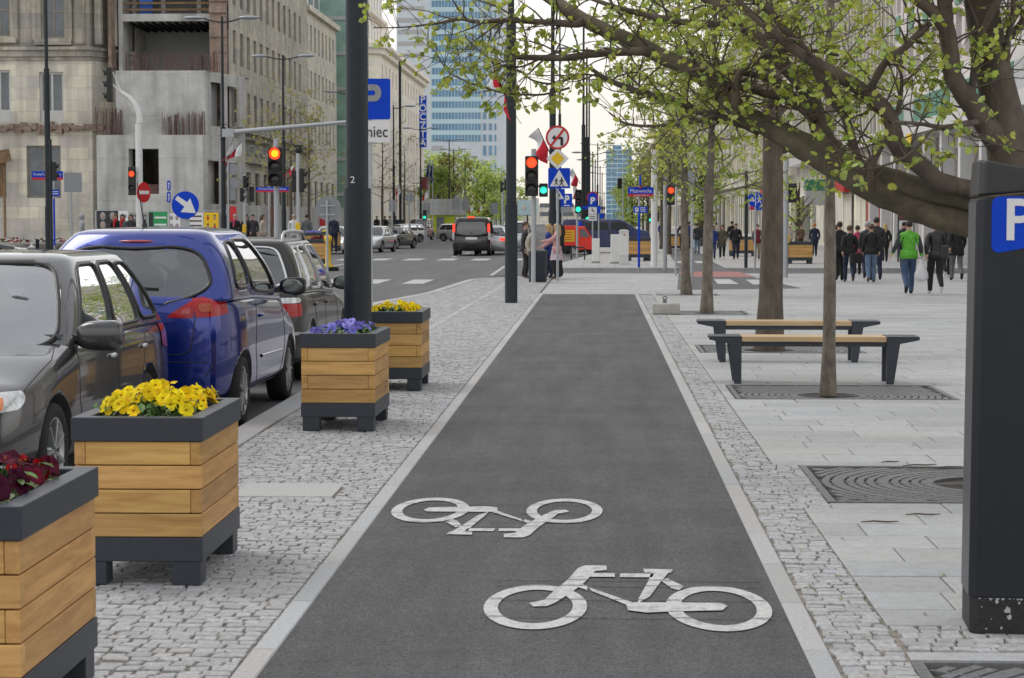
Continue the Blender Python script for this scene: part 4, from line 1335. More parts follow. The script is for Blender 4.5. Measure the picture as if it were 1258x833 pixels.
mk('pink_panel', (0.64, 0.59, 0.57), 0.7, var=0.08, scale=1)
mk('white_panel', (0.62, 0.62, 0.61), 0.55, var=0.06, scale=1)
mk('green_band', (0.03, 0.19, 0.115), 0.35, var=0.2, scale=2)
mk('yellow_panel', (0.72, 0.50, 0.02), 0.5, var=0.05)
mk('blue_tarp', (0.02, 0.10, 0.42), 0.6, var=0.2, scale=2)
mk('roof_dark', (0.07, 0.07, 0.075), 0.7, var=0.2)

def grid_wall(b, L0, L1, Z0, Z1, holes, y=0.0, depth=0.25):
    xs = sorted(set([L0, L1] + [v for h in holes for v in h[:2]]))
    zs = sorted(set([Z0, Z1] + [v for h in holes for v in h[2:]]))
    for j in range(len(zs)-1):
        zc = (zs[j]+zs[j+1])/2
        rh = [h for h in holes if h[2] < zc < h[3]]
        run = None
        for i in range(len(xs)-1):
            xc = (xs[i]+xs[i+1])/2
            solid = not any(h[0] < xc < h[1] for h in rh)
            if solid and run is None: run = xs[i]
            if (not solid or i == len(xs)-2) and run is not None:
                xe = xs[i+1] if solid else xs[i]
                b.add([(run, y, zs[j]), (xe, y, zs[j]), (xe, y, zs[j+1]), (run, y, zs[j+1])], [(0, 1, 2, 3)]); run = None
    for (a, c, d, e) in holes:
        b.add([(a, y, d), (c, y, d), (c, y, e), (a, y, e), (a, y+depth, d), (c, y+depth, d), (c, y+depth, e), (a, y+depth, e)],
              [(0, 4, 5, 1), (1, 5, 6, 2), (2, 6, 7, 3), (3, 7, 4, 0)])

def window(t, a, c, d, e, y, frame='window_frame', pane='window_dark', mull=1, trans=0.62, fw=0.07, deep=0.2, dado=0.0):
    wd, ht = c-a, e-d
    key = (round(wd, 2), round(ht, 2), frame, pane, mull, trans, dado)
    if key not in _wcache:
        f = MB(); w2 = wd/2
        f.span(-w2, -w2+fw, -0.03, 0.03, 0, ht); f.span(w2-fw, w2, -0.03, 0.03, 0, ht)
        f.span(-w2+fw, w2-fw, -0.03, 0.03, ht-fw, ht); f.span(-w2+fw, w2-fw, -0.03, 0.03, 0, fw)
        for k in range(mull):
            x = -w2 + wd*(k+1)/(mull+1); f.span(x-fw*0.45, x+fw*0.45, -0.025, 0.025, fw, ht-fw)
        if trans: f.span(-w2+fw, w2-fw, -0.022, 0.022, ht*trans-fw*0.4, ht*trans+fw*0.4)
        if dado: f.span(-w2+fw, w2-fw, -0.02, 0.02, fw, dado)
        p = MB(); p.span(-w2+0.01, w2-0.01, 0.0, 0.012, 0.01, ht-0.01)
        _wcache[key] = (f.mesh('window', frame), p.mesh('pane', pane))
    fm, pm = _wcache[key]
    fo = bpy.data.objects.new('window', fm); col.objects.link(fo); fo.parent = t; fo.location = ((a+c)/2, y+deep, d)
    po = bpy.data.objects.new('pane', pm); col.objects.link(po); po.parent = fo
    return fo

def shell(b, L0, L1, Z0, Z1, depth, y=0.0):
    """sides, back and roof closing a facade"""
    b.add([(L0, y, Z0), (L1, y, Z0), (L1, y+depth, Z0), (L0, y+depth, Z0), (L0, y, Z1), (L1, y, Z1), (L1, y+depth, Z1), (L0, y+depth, Z1)],
          [(1, 2, 6, 5), (2, 3, 7, 6), (3, 0, 4, 7), (4, 5, 6, 7)])
    b.add([(L0, y+0.6, Z0), (L1, y+0.6, Z0), (L1, y+0.6, Z1), (L0, y+0.6, Z1)], [(0, 1, 2, 3)])

# ---- A: old stone corner house at the far left
YA = 128.0
xa = gx(-14, YA)
fx = lambda px: gx(px, YA) - xa
fz = lambda py: zz(py, YA) - 0.25
t = thing('stone_building', 'weathered sandstone corner building at the far left with white french windows', 'building', (xa, YA, 0.25))
b = MB()
holes_g = [(fx(34), fx(76), fz(243), fz(178)), (fx(-12), fx(9), fz(243), fz(196))]
holes_1 = [(fx(-12), fx(15.5), fz(148), fz(84)), (fx(51), fx(80.5), fz(149), fz(86.5))]
holes_2 = [(fx(-10), fx(15), fz(42), fz(-12)), (fx(56), fx(82), fz(44.5), fz(-10))]
top = fz(-60)
grid_wall(b, 0, fx(115), -0.3, fz(60), holes_g + holes_1, depth=0.35)
cx0, cx1 = fx(115), fx(148)
b.add([(cx0, 0, -0.3), (cx1, 4.5, -0.3), (cx1, 4.5, fz(60)), (cx0, 0, fz(60))], [(0, 1, 2, 3)])
b.add([(cx1, 4.5, -0.3), (cx1, 14, -0.3), (cx1, 14, top), (cx1, 4.5, top)], [(0, 1, 2, 3)])
b.add([(0, 0.8, -0.3), (cx0, 0.8, -0.3), (cx0, 0.8, top), (0, 0.8, top)], [(0, 1, 2, 3)])
b.add([(0, 0, -0.3), (0, 14, -0.3), (0, 14, top), (0, 0, top)], [(3, 2, 1, 0)])
b.build('wall', 'sandstone', t, fix=False)
b = MB()
grid_wall(b, 0, cx0-0.2, fz(60), top, holes_2, y=0.12, depth=0.35)
b.add([(cx0-0.2, 0.12, fz(60)), (cx1-0.2, 4.5, fz(60)), (cx1-0.2, 4.5, top), (cx0-0.2, 0.12, top)], [(0, 1, 2, 3)])
b.add([(0, 0.12, top), (cx0-.2, 0.12, top), (cx1-.2, 4.5, top), (cx1-.2, 14, top), (0, 14, top)], [(0, 1, 2, 3, 4)])
for a, c in ((96, 108), (118, 126), (129, 138)):
    yo = 0.0 if a < 115 else (a-115)/33*4.5
    b.span(fx(a), fx(c), yo-0.18, yo+0.3, fz(52), top)
for a in (21, 43, 87): b.span(fx(a), fx(a+5), -0.1, 0.13, fz(47), top)
b.build('upper_wall', 'dark_sandstone', t, fix=False)
b = MB()
for (z0, z1, o) in ((60, 68, 0.30), (68, 72, 0.16), (56, 60, 0.5)):
    b.span(0, cx0, -o, 0.11, fz(z1)+0.002, fz(z0)-0.002)
    b.add([(cx0, -o, fz(z1)+.002), (cx1+o*.4, 4.5-o, fz(z1)+.002), (cx1+o*.4, 4.5-o, fz(z0)-.002), (cx0, -o, fz(z0)-.002), (cx0, 0.1, fz(z1)+.002), (cx1, 4.6, fz(z1)+.002), (cx1, 4.6, fz(z0)-.002), (cx0, 0.1, fz(z0)-.002)],
          [(0, 1, 2, 3), (3, 2, 6, 7), (0, 4, 5, 1)])
b.build('cornice', 'dark_sandstone', t, fix=False)
b = MB(); rr_ = random.Random(5)
x = 0.0
while x < cx0 + 0.6:
    ww = rr_.uniform(0.15, 0.5); b.box((x+ww/2, -0.15+rr_.uniform(-.1, .1), fz(156)+rr_.uniform(-.12, .12)), (ww, 0.5, rr_.uniform(0.25, 0.6)), rz=rr_.uniform(-.2, .2)); x += ww*0.8
b.build('broken_ledge', 'rubble', t, fix=False)
for h in holes_1: window(t, *h, 0, 'window_frame', 'window_grey', 1, 0, 0.14, 0.22, dado=0.75)
for h in holes_2: 
    window(t, *h, 0.12, 'old_frame', 'window_grey', 1, 0.62, 0.12)
    s = MB(); s.span(h[0]-0.5, h[1]+0.5, -0.3, 0.115, h[2]-0.45, h[2]-0.1); s.span(h[0]-0.42, h[0]-0.1, -0.06, 0.115, h[2]-0.1, top-0.05); s.span(h[1]+0.1, h[1]+0.42, -0.06, 0.115, h[2]-0.1, top-0.05); s.build('window_surround', 'dark_sandstone', t)
window(t, *holes_g[0], 0, 'old_frame', 'window_grey', 1, 0, 0.12); window(t, *holes_g[1], 0, 'old_frame', 'board_brown', 1, 0, 0.12)
s = MB(); s.bar((fx(10), -0.6, -0.2), (fx(10), -0.6, fz(200)), 0.12); s.bar((fx(-12), -0.9, fz(196)), (fx(19), -0.9, fz(190)), 0.12, 0.8); s.bar((fx(-2), -0.9, fz(208)), (fx(10), -0.9, fz(192)), 0.1); s.build('timber_shelter', 'board_brown', t)

# ---- B: raw concrete core of a half-demolished block
YB = 124.0
xb = gx(113, YB)
fx = lambda px, Y=YB: gx(px, Y) - xb
fz = lambda py, Y=YB: zz(py, Y) - 0.25
t = thing('unfinished_building', 'raw concrete shell of a half-built block with rusty rebars sticking up', 'building', (xb, YB, 0.25))
def slab_y(v): return v - YB
b = MB()
zl, zu = fz(165), fz(84)
h1 = (fx(159), fx(196), fz(238), fz(182))
grid_wall(b, fx(120), fx(250), -0.3, zl, [h1], depth=1.2)
x2, y2 = fx(278), 7.0
h_s = [0.12, 0.34, 0.48, 0.74]
def angled(b, z0, z1, holes):
    us = sorted(set([0, 1] + [v for h in holes for v in h[:2]]))
    vs = sorted(set([z0, z1] + [v for h in holes for v in h[2:]]))
    P = lambda u, z, o=0: (fx(250) + (x2-fx(250))*u - o*0.55, y2*u + o*0.83, z)
    for i in range(len(us)-1):
        for j in range(len(vs)-1):
            uc, vc = (us[i]+us[i+1])/2, (vs[j]+vs[j+1])/2
            o = 0.7 if any(h[0] < uc < h[1] and h[2] < vc < h[3] for h in holes) else 0
            b.add([P(us[i], vs[j], o), P(us[i+1], vs[j], o), P(us[i+1], vs[j+1], o), P(us[i], vs[j+1], o)], [(0, 1, 2, 3)])
            if o:
                b.add([P(us[i], vs[j]), P(us[i], vs[j], o), P(us[i], vs[j+1], o), P(us[i], vs[j+1])], [(0, 1, 2, 3)])
                b.add([P(us[i], vs[j+1]), P(us[i+1], vs[j+1]), P(us[i+1], vs[j+1], o), P(us[i], vs[j+1], o)], [(0, 1, 2, 3)])
angled(b, -0.3, zl, [(0.12, 0.36, fz(250), fz(196)), (0.5, 0.8, fz(250), fz(197))])
b.add([(fx(120), 0, zl), (fx(250), 0, zl), (x2, y2, zl), (x2, 9, zl), (fx(120), 9, zl)], [(0, 1, 2, 3, 4)])
b.add([(fx(120), 0, -.3), (fx(120), 9, -.3), (fx(120), 9, zl), (fx(120), 0, zl)], [(3, 2, 1, 0)])
b.build('lower_wall', 'raw_concrete', t, fix=False)
b = MB()
b.add([(fx(140), 0.9, zl), (fx(250), 0.9, zl), (fx(250), 0.9, zu), (fx(140), 0.9, zu)], [(0, 1, 2, 3)])
P = lambda u, z: (fx(250) + (x2-fx(250))*u, 0.9 + (y2-0.9)*u, z)
angled2 = MB()
for (u0, u1, z0, z1, o) in ((0, .14, zl, zu, 0), (.14, .38, zl, fz(152), 0), (.14, .38, fz(97), zu-.0, 0), (.38, .55, zl, zu, 0), (.55, .82, zl, fz(153), 0), (.55, .82, fz(99), zu, 0), (.82, 1, zl, zu, 0)):
    b.add([P(u0, z0), P(u1, z0), P(u1, z1), P(u0, z1)], [(0, 1, 2, 3)])
b.add([(fx(140), 0.9, zl), (fx(140), 9, zl), (fx(140), 9, zu), (fx(140), 0.9, zu)], [(3, 2, 1, 0)])
b.add([(fx(140), .9, zu), (fx(250), .9, zu), (x2, y2, zu), (x2, 9, zu), (fx(140), 9, zu)], [(0, 1, 2, 3, 4)])
b.build('upper_wall', 'raw_concrete', t, fix=False)
b = MB(); 
for (u0, u1, za, zb_) in ((.12, .4, fz(152), fz(97)), (.53, .84, fz(153), fz(99))):
    q = [P(u0, za), P(u1, za), P(u1, zb_), P(u0, zb_)]; b.add([(x-.4, y+.6, z) for x, y, z in q], [(0, 1, 2, 3)])
b.build('window_infill', 'grey_panel', t)
b = MB(); b.span(fx(160), fx(171), 0.5, 0.6, h1[2], fz(206)); b.build('doorway', 'dark', t)
b = MB(); b.span(fx(171), fx(195.5), 0.55, 0.65, h1[2], fz(226)); b.build('brown_board', 'rust', t)
# open storeys behind, with slabs
YR = 131.0 - YB
b = MB()
fzr = lambda py: zz(py, 131) - 0.25
fxr = lambda px: gx(px, 131) - xb
b.span(fxr(150), fxr(282), YR+5.0, YR+5.3, zu-1, fzr(-60)); b.build('back_wall', 'grey_panel', t)
b = MB()
b.span(fxr(158), fxr(276), YR-1.0, YR+4.9, fzr(26), fzr(17)); b.span(fxr(158), fxr(276), YR-1.0, YR+4.9, fzr(-30), fzr(-22))
b.build('floor_slab', 'raw_concrete', t)
for k in range(12):
    j = MB(); x = fxr(165 + k*9); j.span(x, x+0.14, YR-0.8, YR+4.8, fzr(30), fzr(26.5)); j.build('joist', 'dark', t)
b = MB()
for px in (160, 196, 240, 255): b.span(fxr(px), fxr(px+5), YR+1.2, YR+1.6, fzr(17)+.002, fzr(-30))
b.span(fxr(255), fxr(272), YR+3.5, YR+4.0, zu, fzr(26)); b.build('column', 'raw_concrete', t, fix=False)
b = MB(); b.span(fxr(158), fxr(276), YR-0.95, YR-0.85, fzr(13), fzr(10.5)); b.span(fxr(158), fxr(276), YR-0.95, YR-0.85, fzr(5), fzr(2.5)); b.build('guard_rail', 'board_brown', t)
b = MB(); b.span(fxr(177), fxr(193), YR-0.6, YR-0.5, fzr(16.5), fzr(-5)); b.build('tarpaulin', 'blue_tarp', t)
b = MB(); b.span(fxr(153), fxr(158), YR-1, YR+4.8, zu, fzr(-30)); b.build('torn_plaster', 'raw_concrete', t)
b = MB(); b.span(fxr(145.5), fxr(149.5), YR-2.2, YR+2, fzr(84), fzr(-30)); b.build('broken_brick_edge', 'rubble', t)
rr_ = random.Random(9)
for nm, px0, px1, y0, y1, yy, n_, thick in (('ledge_rebars', 117, 152, 165, 131, 0.5, 42, 0.04), ('ledge_rebars', 199, 252, 165, 137, 0.5, 60, 0.035), ('top_rebars', 150, 272, 86, 60, 1.4, 110, 0.035)):
    b = MB()
    for k in range(n_):
        px = rr_.uniform(px0, px1); th = thick*rr_.choice((0.5, 0.6, 1, 1.6 if rr_.random() < 0.25 else 0.8))
        zt = fz(y1 + rr_.uniform(-2, 7)); x = fx(px)
        if px > 250: pass
        b.bar((x, yy, fz(y0)), (x+rr_.uniform(-.05, .05), yy, zt), th)
    b.build(nm, 'rust' if nm == 'top_rebars' else 'rust', t, fix=False)

# ---- C: long stone office block down the left side
XC = -23.5
def YX(px, X): return X*F/(px-VX)
Y0 = YX(281, XC)
t = thing('office_building', 'long grey stone office block with rows of narrow windows on the left side', 'building', (XC, Y0, 0.25), PI/2)
L1 = YX(378, XC)-Y0; L2 = YX(415.5, XC)-Y0
rows = [7.7, 11.45, 15.2, 18.95]
holes = []; hw = []
for i in range(12):
    y = 130.6 + i*2.62 - Y0
    for z in rows: holes.append((y, y+1.1, z, z+2.15))
for i in range(9):
    y = 2.6 + i*3.5; holes.append((y, y+1.7, 0.9, 4.6))
b = MB(); grid_wall(b, 0, L1, -0.3, 24.5, holes, depth=0.35); shell(b, 8.8, L1, -0.3, 24.5, 16)
b.build('wall', 'office_stone', t, fix=False)
holes2 = []
for i in range(8):
    y = 164.6 + i*2.3 - Y0
    for z in rows[:3]: holes2.append((y, y+0.95, z, z+2.15))
for i in range(5):
    y = L1 + 1.2 + i*3.6; holes2.append((y, y+1.7, 0.9, 4.6))
b = MB(); grid_wall(b, L1, L2, -0.3, 18.8, holes2, y=0.15, depth=0.3); shell(b, L1, L2, -0.3, 18.8, 16, y=0.15)
b.build('pale_wall', 'office_stone_pale', t, fix=False)
rr_ = random.Random(12)
for h in holes: window(t, *h, 0, 'old_frame', rr_.choice(['window_dark', 'window_dark', 'window_grey', 'board_brown']), 1, 0.3 if rr_.random() < .5 else 0.62, 0.09, 0.18)
for h in holes2: window(t, *h, 0.15, 'old_frame', rr_.choice(['window_dark', 'window_grey', 'window_dark']), 0, 0.62, 0.08, 0.14)
b = MB(); b.span(0, L1-0.01, -0.7, -0.002, 7.05, 7.35); b.span(0, L1-0.01, -0.4, -0.002, 6.7, 7.045); b.span(0, L1-0.01, -0.25, -0.002, 5.2, 5.4); b.build('cornice', 'dark_sandstone', t)
b = MB(); b.span(L1+0.01, L2+0.25, -0.2, 0.14, 18.3, 18.75); b.build('roof_cornice', 'office_stone_pale', t)
b = MB(); b.span(L1+0.4, L2-0.3, 1.6, 10, 18.81, 22.2); b.build('penthouse', 'white_panel', t)
for i in range(5):
    w_ = MB(); w_.span(L1+1.2+i*3.6, L1+3.6+i*3.6, 1.55, 1.595, 19.6, 21.7); w_.build('penthouse_window', 'window_grey', t)
b = MB(); rr_ = random.Random(2)
z = -0.2
while z < 24.4:
    hh = rr_.uniform(0.2, 0.5); b.span(-0.02-rr_.uniform(0.05, 0.35), -0.002, 0.1, 1.2, z, z+hh); z += hh
b.build('broken_brick_edge', 'rubble', t, fix=False)
text('INSTALACJE', 0.95, 'grey_panel', t, (9.6, -0.05, 6.05), depth=0.15, fit=9.5)

# ---- D: slim green glass block behind the pole
YD = 186
t = thing('glass_building', 'slim green glass block between the stone office and the cream building', 'building', (XC+0.8, YD, 0.25), PI/2)
b = MB(); b.span(0, 14, 0.02, 14, 0, 40); b.build('glass_wall', 'green_glass', t)
b = MB()
for k in range(12): b.span(-0.1, 14, -0.12, 0.0, 3.2*k, 3.2*k+0.35)
for k in range(8): b.span(k*2, k*2+0.1, -0.08, -0.002, 0, 40)
for k in range(12): b.span(-0.1, -0.002, 0, 14, 3.2*k+.4, 3.2*k+0.7)
b.build('grid_frame', 'grey_panel', t, fix=False)

# ---- E: cream post office building with rounded corner
XE = -24.0; YE = 222.0
t = thing('cream_building', 'tall cream stone building with rounded corner and heavy cornice', 'building', (XE, YE, 0.25), PI/2)
LE = YX(521.5, XE) - YE
zc = 20.6
holes = []
for i in range(14):
    y = 3.2 + i*(LE-4)/14
    for k in range(4): holes.append((y, y+1.15, 6.6+k*3.35, 8.5+k*3.35))
    if i % 2 == 0: holes.append((y, y+1.8, 1.0, 4.6))
b = MB(); grid_wall(b, 2.0, LE, -0.3, zc, holes, depth=0.35)
# rounded corner and end wall (facing the viewer)
arc = [(2.0 - 2.0*math.sin(a), 2.0 - 2.0*math.cos(a)) for a in [PI/2*k/8 for k in range(9)]]
for (x0, y0), (x1, y1) in zip(arc[:-1], arc[1:]):
    b.add([(x0, y0, -.3), (x1, y1, -.3), (x1, y1, zc), (x0, y0, zc)], [(3, 2, 1, 0)])
b.add([(0, 2, -.3), (0, 14, -.3), (0, 14, zc), (0, 2, zc)], [(3, 2, 1, 0)])
b.add([(0, 14, zc), (LE, 14, zc), (LE, 0, zc), (0, 0, zc)], [(0, 1, 2, 3)])
b.add([(LE, 0, -.3), (LE, 14, -.3), (LE, 14, zc), (LE, 0, zc)], [(0, 1, 2, 3)])
b.add([(1, .7, -.3), (LE, .7, -.3), (LE, .7, zc), (1, .7, zc)], [(0, 1, 2, 3)])
b.build('wall', 'cream_stone', t, fix=False)
for h in holes: window(t, *h, 0, 'window_frame', 'window_grey', 1, 0, 0.1, 0.18)
b = MB()
for (o, z0, z1) in ((0.9, zc-0.5, zc), (0.5, zc-1.1, zc-0.502), (0.35, 5.1, 5.7)):
    ar = [(2.0 - (2.0+o)*math.sin(a), 2.0 - (2.0+o)*math.cos(a)) for a in [PI/2*k/8 for k in range(9)]]
    pts = [(LE+.2, -o)] + ar + [(-o, 14)]
    n = len(pts)
    inn = [(LE+.2, 0.3)] + [(2.0-1.7*math.sin(PI/2*k/8), 2.0-1.7*math.cos(PI/2*k/8)) for k in range(9)] + [(0.3, 14)]
    vs = [(x, y, z0) for x, y in pts] + [(x, y, z1) for x, y in pts] + [(x, y, z1) for x, y in inn] + [(x, y, z0) for x, y in inn]
    fs = []
    for k in range(n-1): fs += [(k, k+1, n+k+1, n+k), (n+k, n+k+1, 2*n+k+1, 2*n+k), (3*n+k, 3*n+k+1, k+1, k)]
    b.add(vs, fs)
b.build('cornice', 'cream_stone', t)
b = MB(); b.span(1.5, 17, 1.4, 13, zc+.002, 28.0); b.span(17.01, 33, 2.2, 13, zc+.002, 25.0); b.span(0.9, 17.6, 0.8, 13.4, 24.0, 24.4); b.build('attic_storey', 'cream_stone', t)
for k in range(10):
    for zf in (21.6, 25.0):
        if zf > 22 and k > 4: continue
        w_ = MB(); y = 3 + k*2.9; yo = 1.36 if k < 5 else 2.16
        w_.span(y, y+1.1, yo, yo+0.03, zf, zf+1.7); w_.build('attic_window', 'window_grey', t)
for k in range(4):
    for zf in (9.2, 13.4, 17.0, 22.0):
        w_ = MB(); w_.span(-0.03 if zf < 20 else 1.45, -0.002 if zf < 20 else 1.498, 3.0+k*2.9, 4.3+k*2.9, zf, zf+2.0); w_.build('end_window', 'window_grey', t)
b = MB()
for k in range(3):
    c = (-0.7, 2.0+k*2.2, 0); b.lathe([(0.42, 0), (0.36, 6.4), (0.5, 6.8), (0.5, 7.0)], 12, c)
b.build('column', 'cream_stone', t)
b = MB(); b.span(-1.6, -0.002, 0.6, 8.5, 7.0, 7.7); b.build('portico', 'cream_stone', t)
b = MB(); b.span(-1.66, -1.605, 1.4, 7.8, 7.75, 8.6); b.build('blue_fascia', 'blue_sign', t)

# ---- vertical post office sign
YS = 236.0
t = thing('vertical_sign', 'tall blue sign reading POCZTA letter by letter on the cream building', 'sign', (gx(520, YS), YS, zz(181, YS)))
for k, ch in enumerate('ATZCOP'):
    z = k*1.0
    b = MB(); b.span(-0.42, 0.42, -0.12, 0.12, z+0.02, z+0.96)
    pn = b.build('letter_panel', 'blue_sign', t)
    text(ch, 1.08, 'sign_white', pn, (0, -0.13, z+0.49), name='letter', bold=0.02)
b = MB(); b.bar((-0.9, 0.1, 1.0), (-0.4, 0.1, 1.0), 0.08); b.bar((-0.9, 0.1, 5.0), (-0.4, 0.1, 5.0), 0.08); b.build('bracket', 'pole_paint', t)

# ---- F: glass tower
YF = 620.0
xf = gx(519, YF)
fx = lambda px: gx(px, YF) - xf
fz = lambda py: zz(py, YF)
t = thing('glass_tower', 'tall blue glass office tower with white bands at the end of the avenue', 'tower', (xf, YF, 0))
ztop = 110.0
b = MB(); b.span(0, fx(619.5), 0.05, 26, -0.2, ztop); b.build('core', 'tower_panel', t)
pitch = 13.62*YF/F
zb = fz(173.6)
for k in range(21):
    z = zb + k*pitch
    if z > ztop - 3: break
    b = MB(); b.span(fx(519), fx(591), -0.08, 0.045, z, z+pitch*0.58); w_ = b.build('window_band', 'tower_glass', t)
    b = MB()
    for j in range(19): x = j*fx(591)/18; b.span(x-0.07, x+0.07, -0.14, -0.082, z, z+pitch*0.58)
    b.build('mullion', 'tower_spandrel', w_, fix=False)
    b = MB(); b.span(fx(519), fx(591), -0.12, 0.045, z+pitch*0.582, z+pitch*0.998); b.build('spandrel', 'tower_spandrel', t)
    if k > -1:
        b = MB()
        for a, c in ((593.5, 597.5), (600.5, 604.5), (607.5, 609.8)): b.span(fx(a), fx(c), -0.06, 0.045, z, z+pitch*0.6)
        b.build('side_window', 'tower_glass', t)
for zq in (184, 205):
    b = MB()
    for a, c in ((593.5, 597.5), (600.5, 604.5), (607.5, 609.8)): b.span(fx(a), fx(c), -0.06, 0.045, fz(zq+7), fz(zq-5))
    b.build('side_window', 'tower_glass', t)
b = MB(); b.span(fx(519), fx(545), -0.1, 0.045, fz(185), fz(179)); b.build('louvre', 'grey_panel', t)
# its grey neighbour on the left
xg = gx(488, 560)
t = thing('grey_tower', 'pale grey ribbed high-rise slice left of the glass tower', 'tower', (xg, 560, 0))
b = MB(); b.span(0, gx(523, 560)-xg, 0.05, 20, -.2, 100); b.build('wall', 'tower_panel', t)
for k in range(22):
    z = 30 + k*3.2; b = MB(); b.span(0.3, gx(522, 560)-xg, -0.05, 0.045, z, z+1.2); b.build('window_band', 'grey_panel', t)
# ---- G: far tower on the axis
YG = 900.0
xg = gx(744.5, YG)
t = thing('distant_tower', 'hazy blue distant office tower right of the far lamp posts', 'tower', (xg, YG, 0))
x1 = gx(776, YG)-xg
b = MB(); b.span(0, x1*0.86, 0.05, 20, -.2, zz(185, YG)); b.span(x1*0.86+.01, x1, 2, 20, -.2, zz(181, YG)); b.span(x1*.25, x1*.6, 4, 12, zz(185, YG)+.01, zz(179, YG)); b.build('body', 'tower_glass', t)
b = MB()
for k in range(16): z = 4 + k*2.0; b.span(-0.02, x1*0.86, -0.12, 0.045, z, z+0.45)
for j in range(5): x = j*x1*0.86/4; b.span(x-0.12, x+0.12, -0.14, -0.125, 0, zz(185, YG))
b.build('bands', 'tower_spandrel', t, fix=False)
# low hazy blocks on the axis
for i, (a, c, yt, Y, l) in enumerate([(618, 660, 243, 700, 'low hazy block behind the traffic light'), (660, 708, 252, 800, 'low pale block on the horizon behind the sign stack'), (700, 746, 262, 1000, 'thin far block at the vanishing point')]):
    x0 = gx(a, Y)
    t = thing('distant_building', l, 'building', (x0, Y, 0))
    b = MB(); b.span(0, gx(c, Y)-x0, 0, 20, -.2, zz(yt, Y)); b.build('wall', 'far_stone', t)
    b = MB()
    for k in range(2): b.span(1, gx(c, Y)-x0-1, -.1, -0.01, 3+k*3.4, 4.6+k*3.4)
    b.build('window_band', 'window_grey', t)
t = thing('billboard', 'pale blue billboard with two faces far down the avenue', 'billboard', (gx(648, 330), 330, 0))
b = MB(); b.span(-1.6, 1.6, 0, 0.2, zz(264, 330), zz(246, 330)); b.build('panel', 'tower_spandrel', t)
b = MB(); 
for sx in (-0.6, 0.7): b.sphere((sx, -0.02, zz(255, 330)), 0.45, 10, 6, (0.8, 0.15, 1.1))
b.build('printed_faces', 'pink_panel', t)
b = MB(); b.bar((0, 0.1, -.1), (0, 0.1, zz(264, 330)), 0.25); b.build('post', 'pole_paint', t)

# ------------------------------------------------------------------ right-hand street wall
XR = 14.6
def rb(name, label, px_far, px_near, near=None):
    Yf = YX(px_far, XR); Yn = near or YX(px_near, XR)
    t = thing(name, label, 'building', (XR, Yf, 0), -PI/2)
    return t, Yf - Yn, (lambda px: Yf - YX(px, XR))
# R1 modern block with green bands
t, Ln, lx = rb('shop_building', 'modern pale block with green glass bands and white canopy at the right', 1094, 1290, near=40)
b = MB()
hs = []
nb = int(Ln/2.1)
for k in range(nb):
    for f in range(4):
        z = 8.2 + f*3.5; hs.append((k*2.1+0.35, k*2.1+1.75, z, z+1.9))
for k in range(int(Ln/4.2)): hs.append((k*4.2+0.5, k*4.2+3.8, 0.25, 4.6))
grid_wall(b, 0, Ln, -0.1, 24, hs, depth=0.4); shell(b, 0, Ln, -.1, 24, 14); b.build('wall', 'pink_panel', t, fix=False)
cnt_ = 0
for h in hs:
    if h[2] < 1: window(t, *h, 0, 'grey_panel', 'window_dark', 2, 0.7, 0.12, 0.3)
    elif cnt_ < 88 and h[2] < 16: window(t, *h, 0, 'window_frame', 'window_grey', 1, 0, 0.09, 0.25); cnt_ += 1
b = MB(); b.span(-0.05, Ln, -1.5, -0.003, 5.25, 5.75); b.build('canopy', 'white_panel', t)
for k in range(int(Ln/3.15)):
    b = MB(); b.span(k*3.15+0.05, k*3.15+3.05, -0.5, -0.004, 5.8, 7.1); b.build('fascia_panel', ['green_band', 'green_band', 'grey_panel', 'green_band'][k % 4], t)
for k in range(nb):
    if k % 2 == 0:
        b = MB(); b.span(k*2.1+0.4, k*2.1+1.7, -0.06, -0.004, 11.75-1.3, 11.6); b.span(k*2.1+0.4, k*2.1+1.7, -0.06, -0.004, 15.25-1.3, 15.1); b.build('spandrel_panel', 'green_band', t)
for k in range(int(Ln/4.2)+1):
    b = MB(); b.span(k*4.2-0.25, k*4.2+0.25, -1.2, -0.75, 0, 5.24); b.build('column', 'white_panel', t)
b = MB(); b.span(lx(1132), lx(1153), -1.56, -1.51, 4.2, 5.2); b.build('white_fascia', 'white_panel', t)
b = MB(); b.span(lx(1154), lx(1160), -1.6, -1.55, 4.0, 5.3); b.build('yellow_sign', 'yellow_panel', t)
b = MB(); b.span(lx(1139)-.2, lx(1139)+.05, -2.4, -1.3, 3.0, 3.9); b.build('projecting_sign', 'yellow_panel', t)
b = MB(); b.span(lx(1176), lx(1190), -1.3, -1.2, 2.6, 2.95); b.build('blue_sign_strip', 'blue_sign', t)
# R2 grey ribbed block with stone shopfronts
t, Ln, lx = rb('ribbed_building', 'grey office block with vertical ribs above pale stone shopfronts', 976, 1092)
b = MB()
hs = [(k*3.6+0.6, k*3.6+3.0, 0.2, 3.4) for k in range(int(Ln/3.6)) if k % 3 != 1]
grid_wall(b, 0, Ln-.02, -.1, 6.0, hs, depth=0.3); b.build('shop_wall', 'panel_stone', t, fix=False)
b = MB(); b.span(0, Ln-.02, 0.9, 14, 5.9, 23); b.span(0, Ln-.02, 0.7, 0.88, -.1, 5.9); b.build('upper_wall', 'grey_panel', t)
for h in hs: window(t, *h, 0, 'grey_panel', 'window_dark', 1, 0.75, 0.1, 0.2)
for k in range(int(Ln/1.5)):
    b = MB(); b.span(k*1.5, k*1.5+0.28, 0.2, 0.89, 6.0, 23); b.build('rib', 'far_stone', t)
for f in range(5):
    b = MB(); b.span(0, Ln-.05, 0.7, 0.88, 6.9+f*3.3, 8.6+f*3.3); b.build('window_band', 'window_grey', t)
b = MB(); b.span(-.05, Ln, -0.9, -0.003, 5.5, 6.0); b.build('ledge', 'white_panel', t)
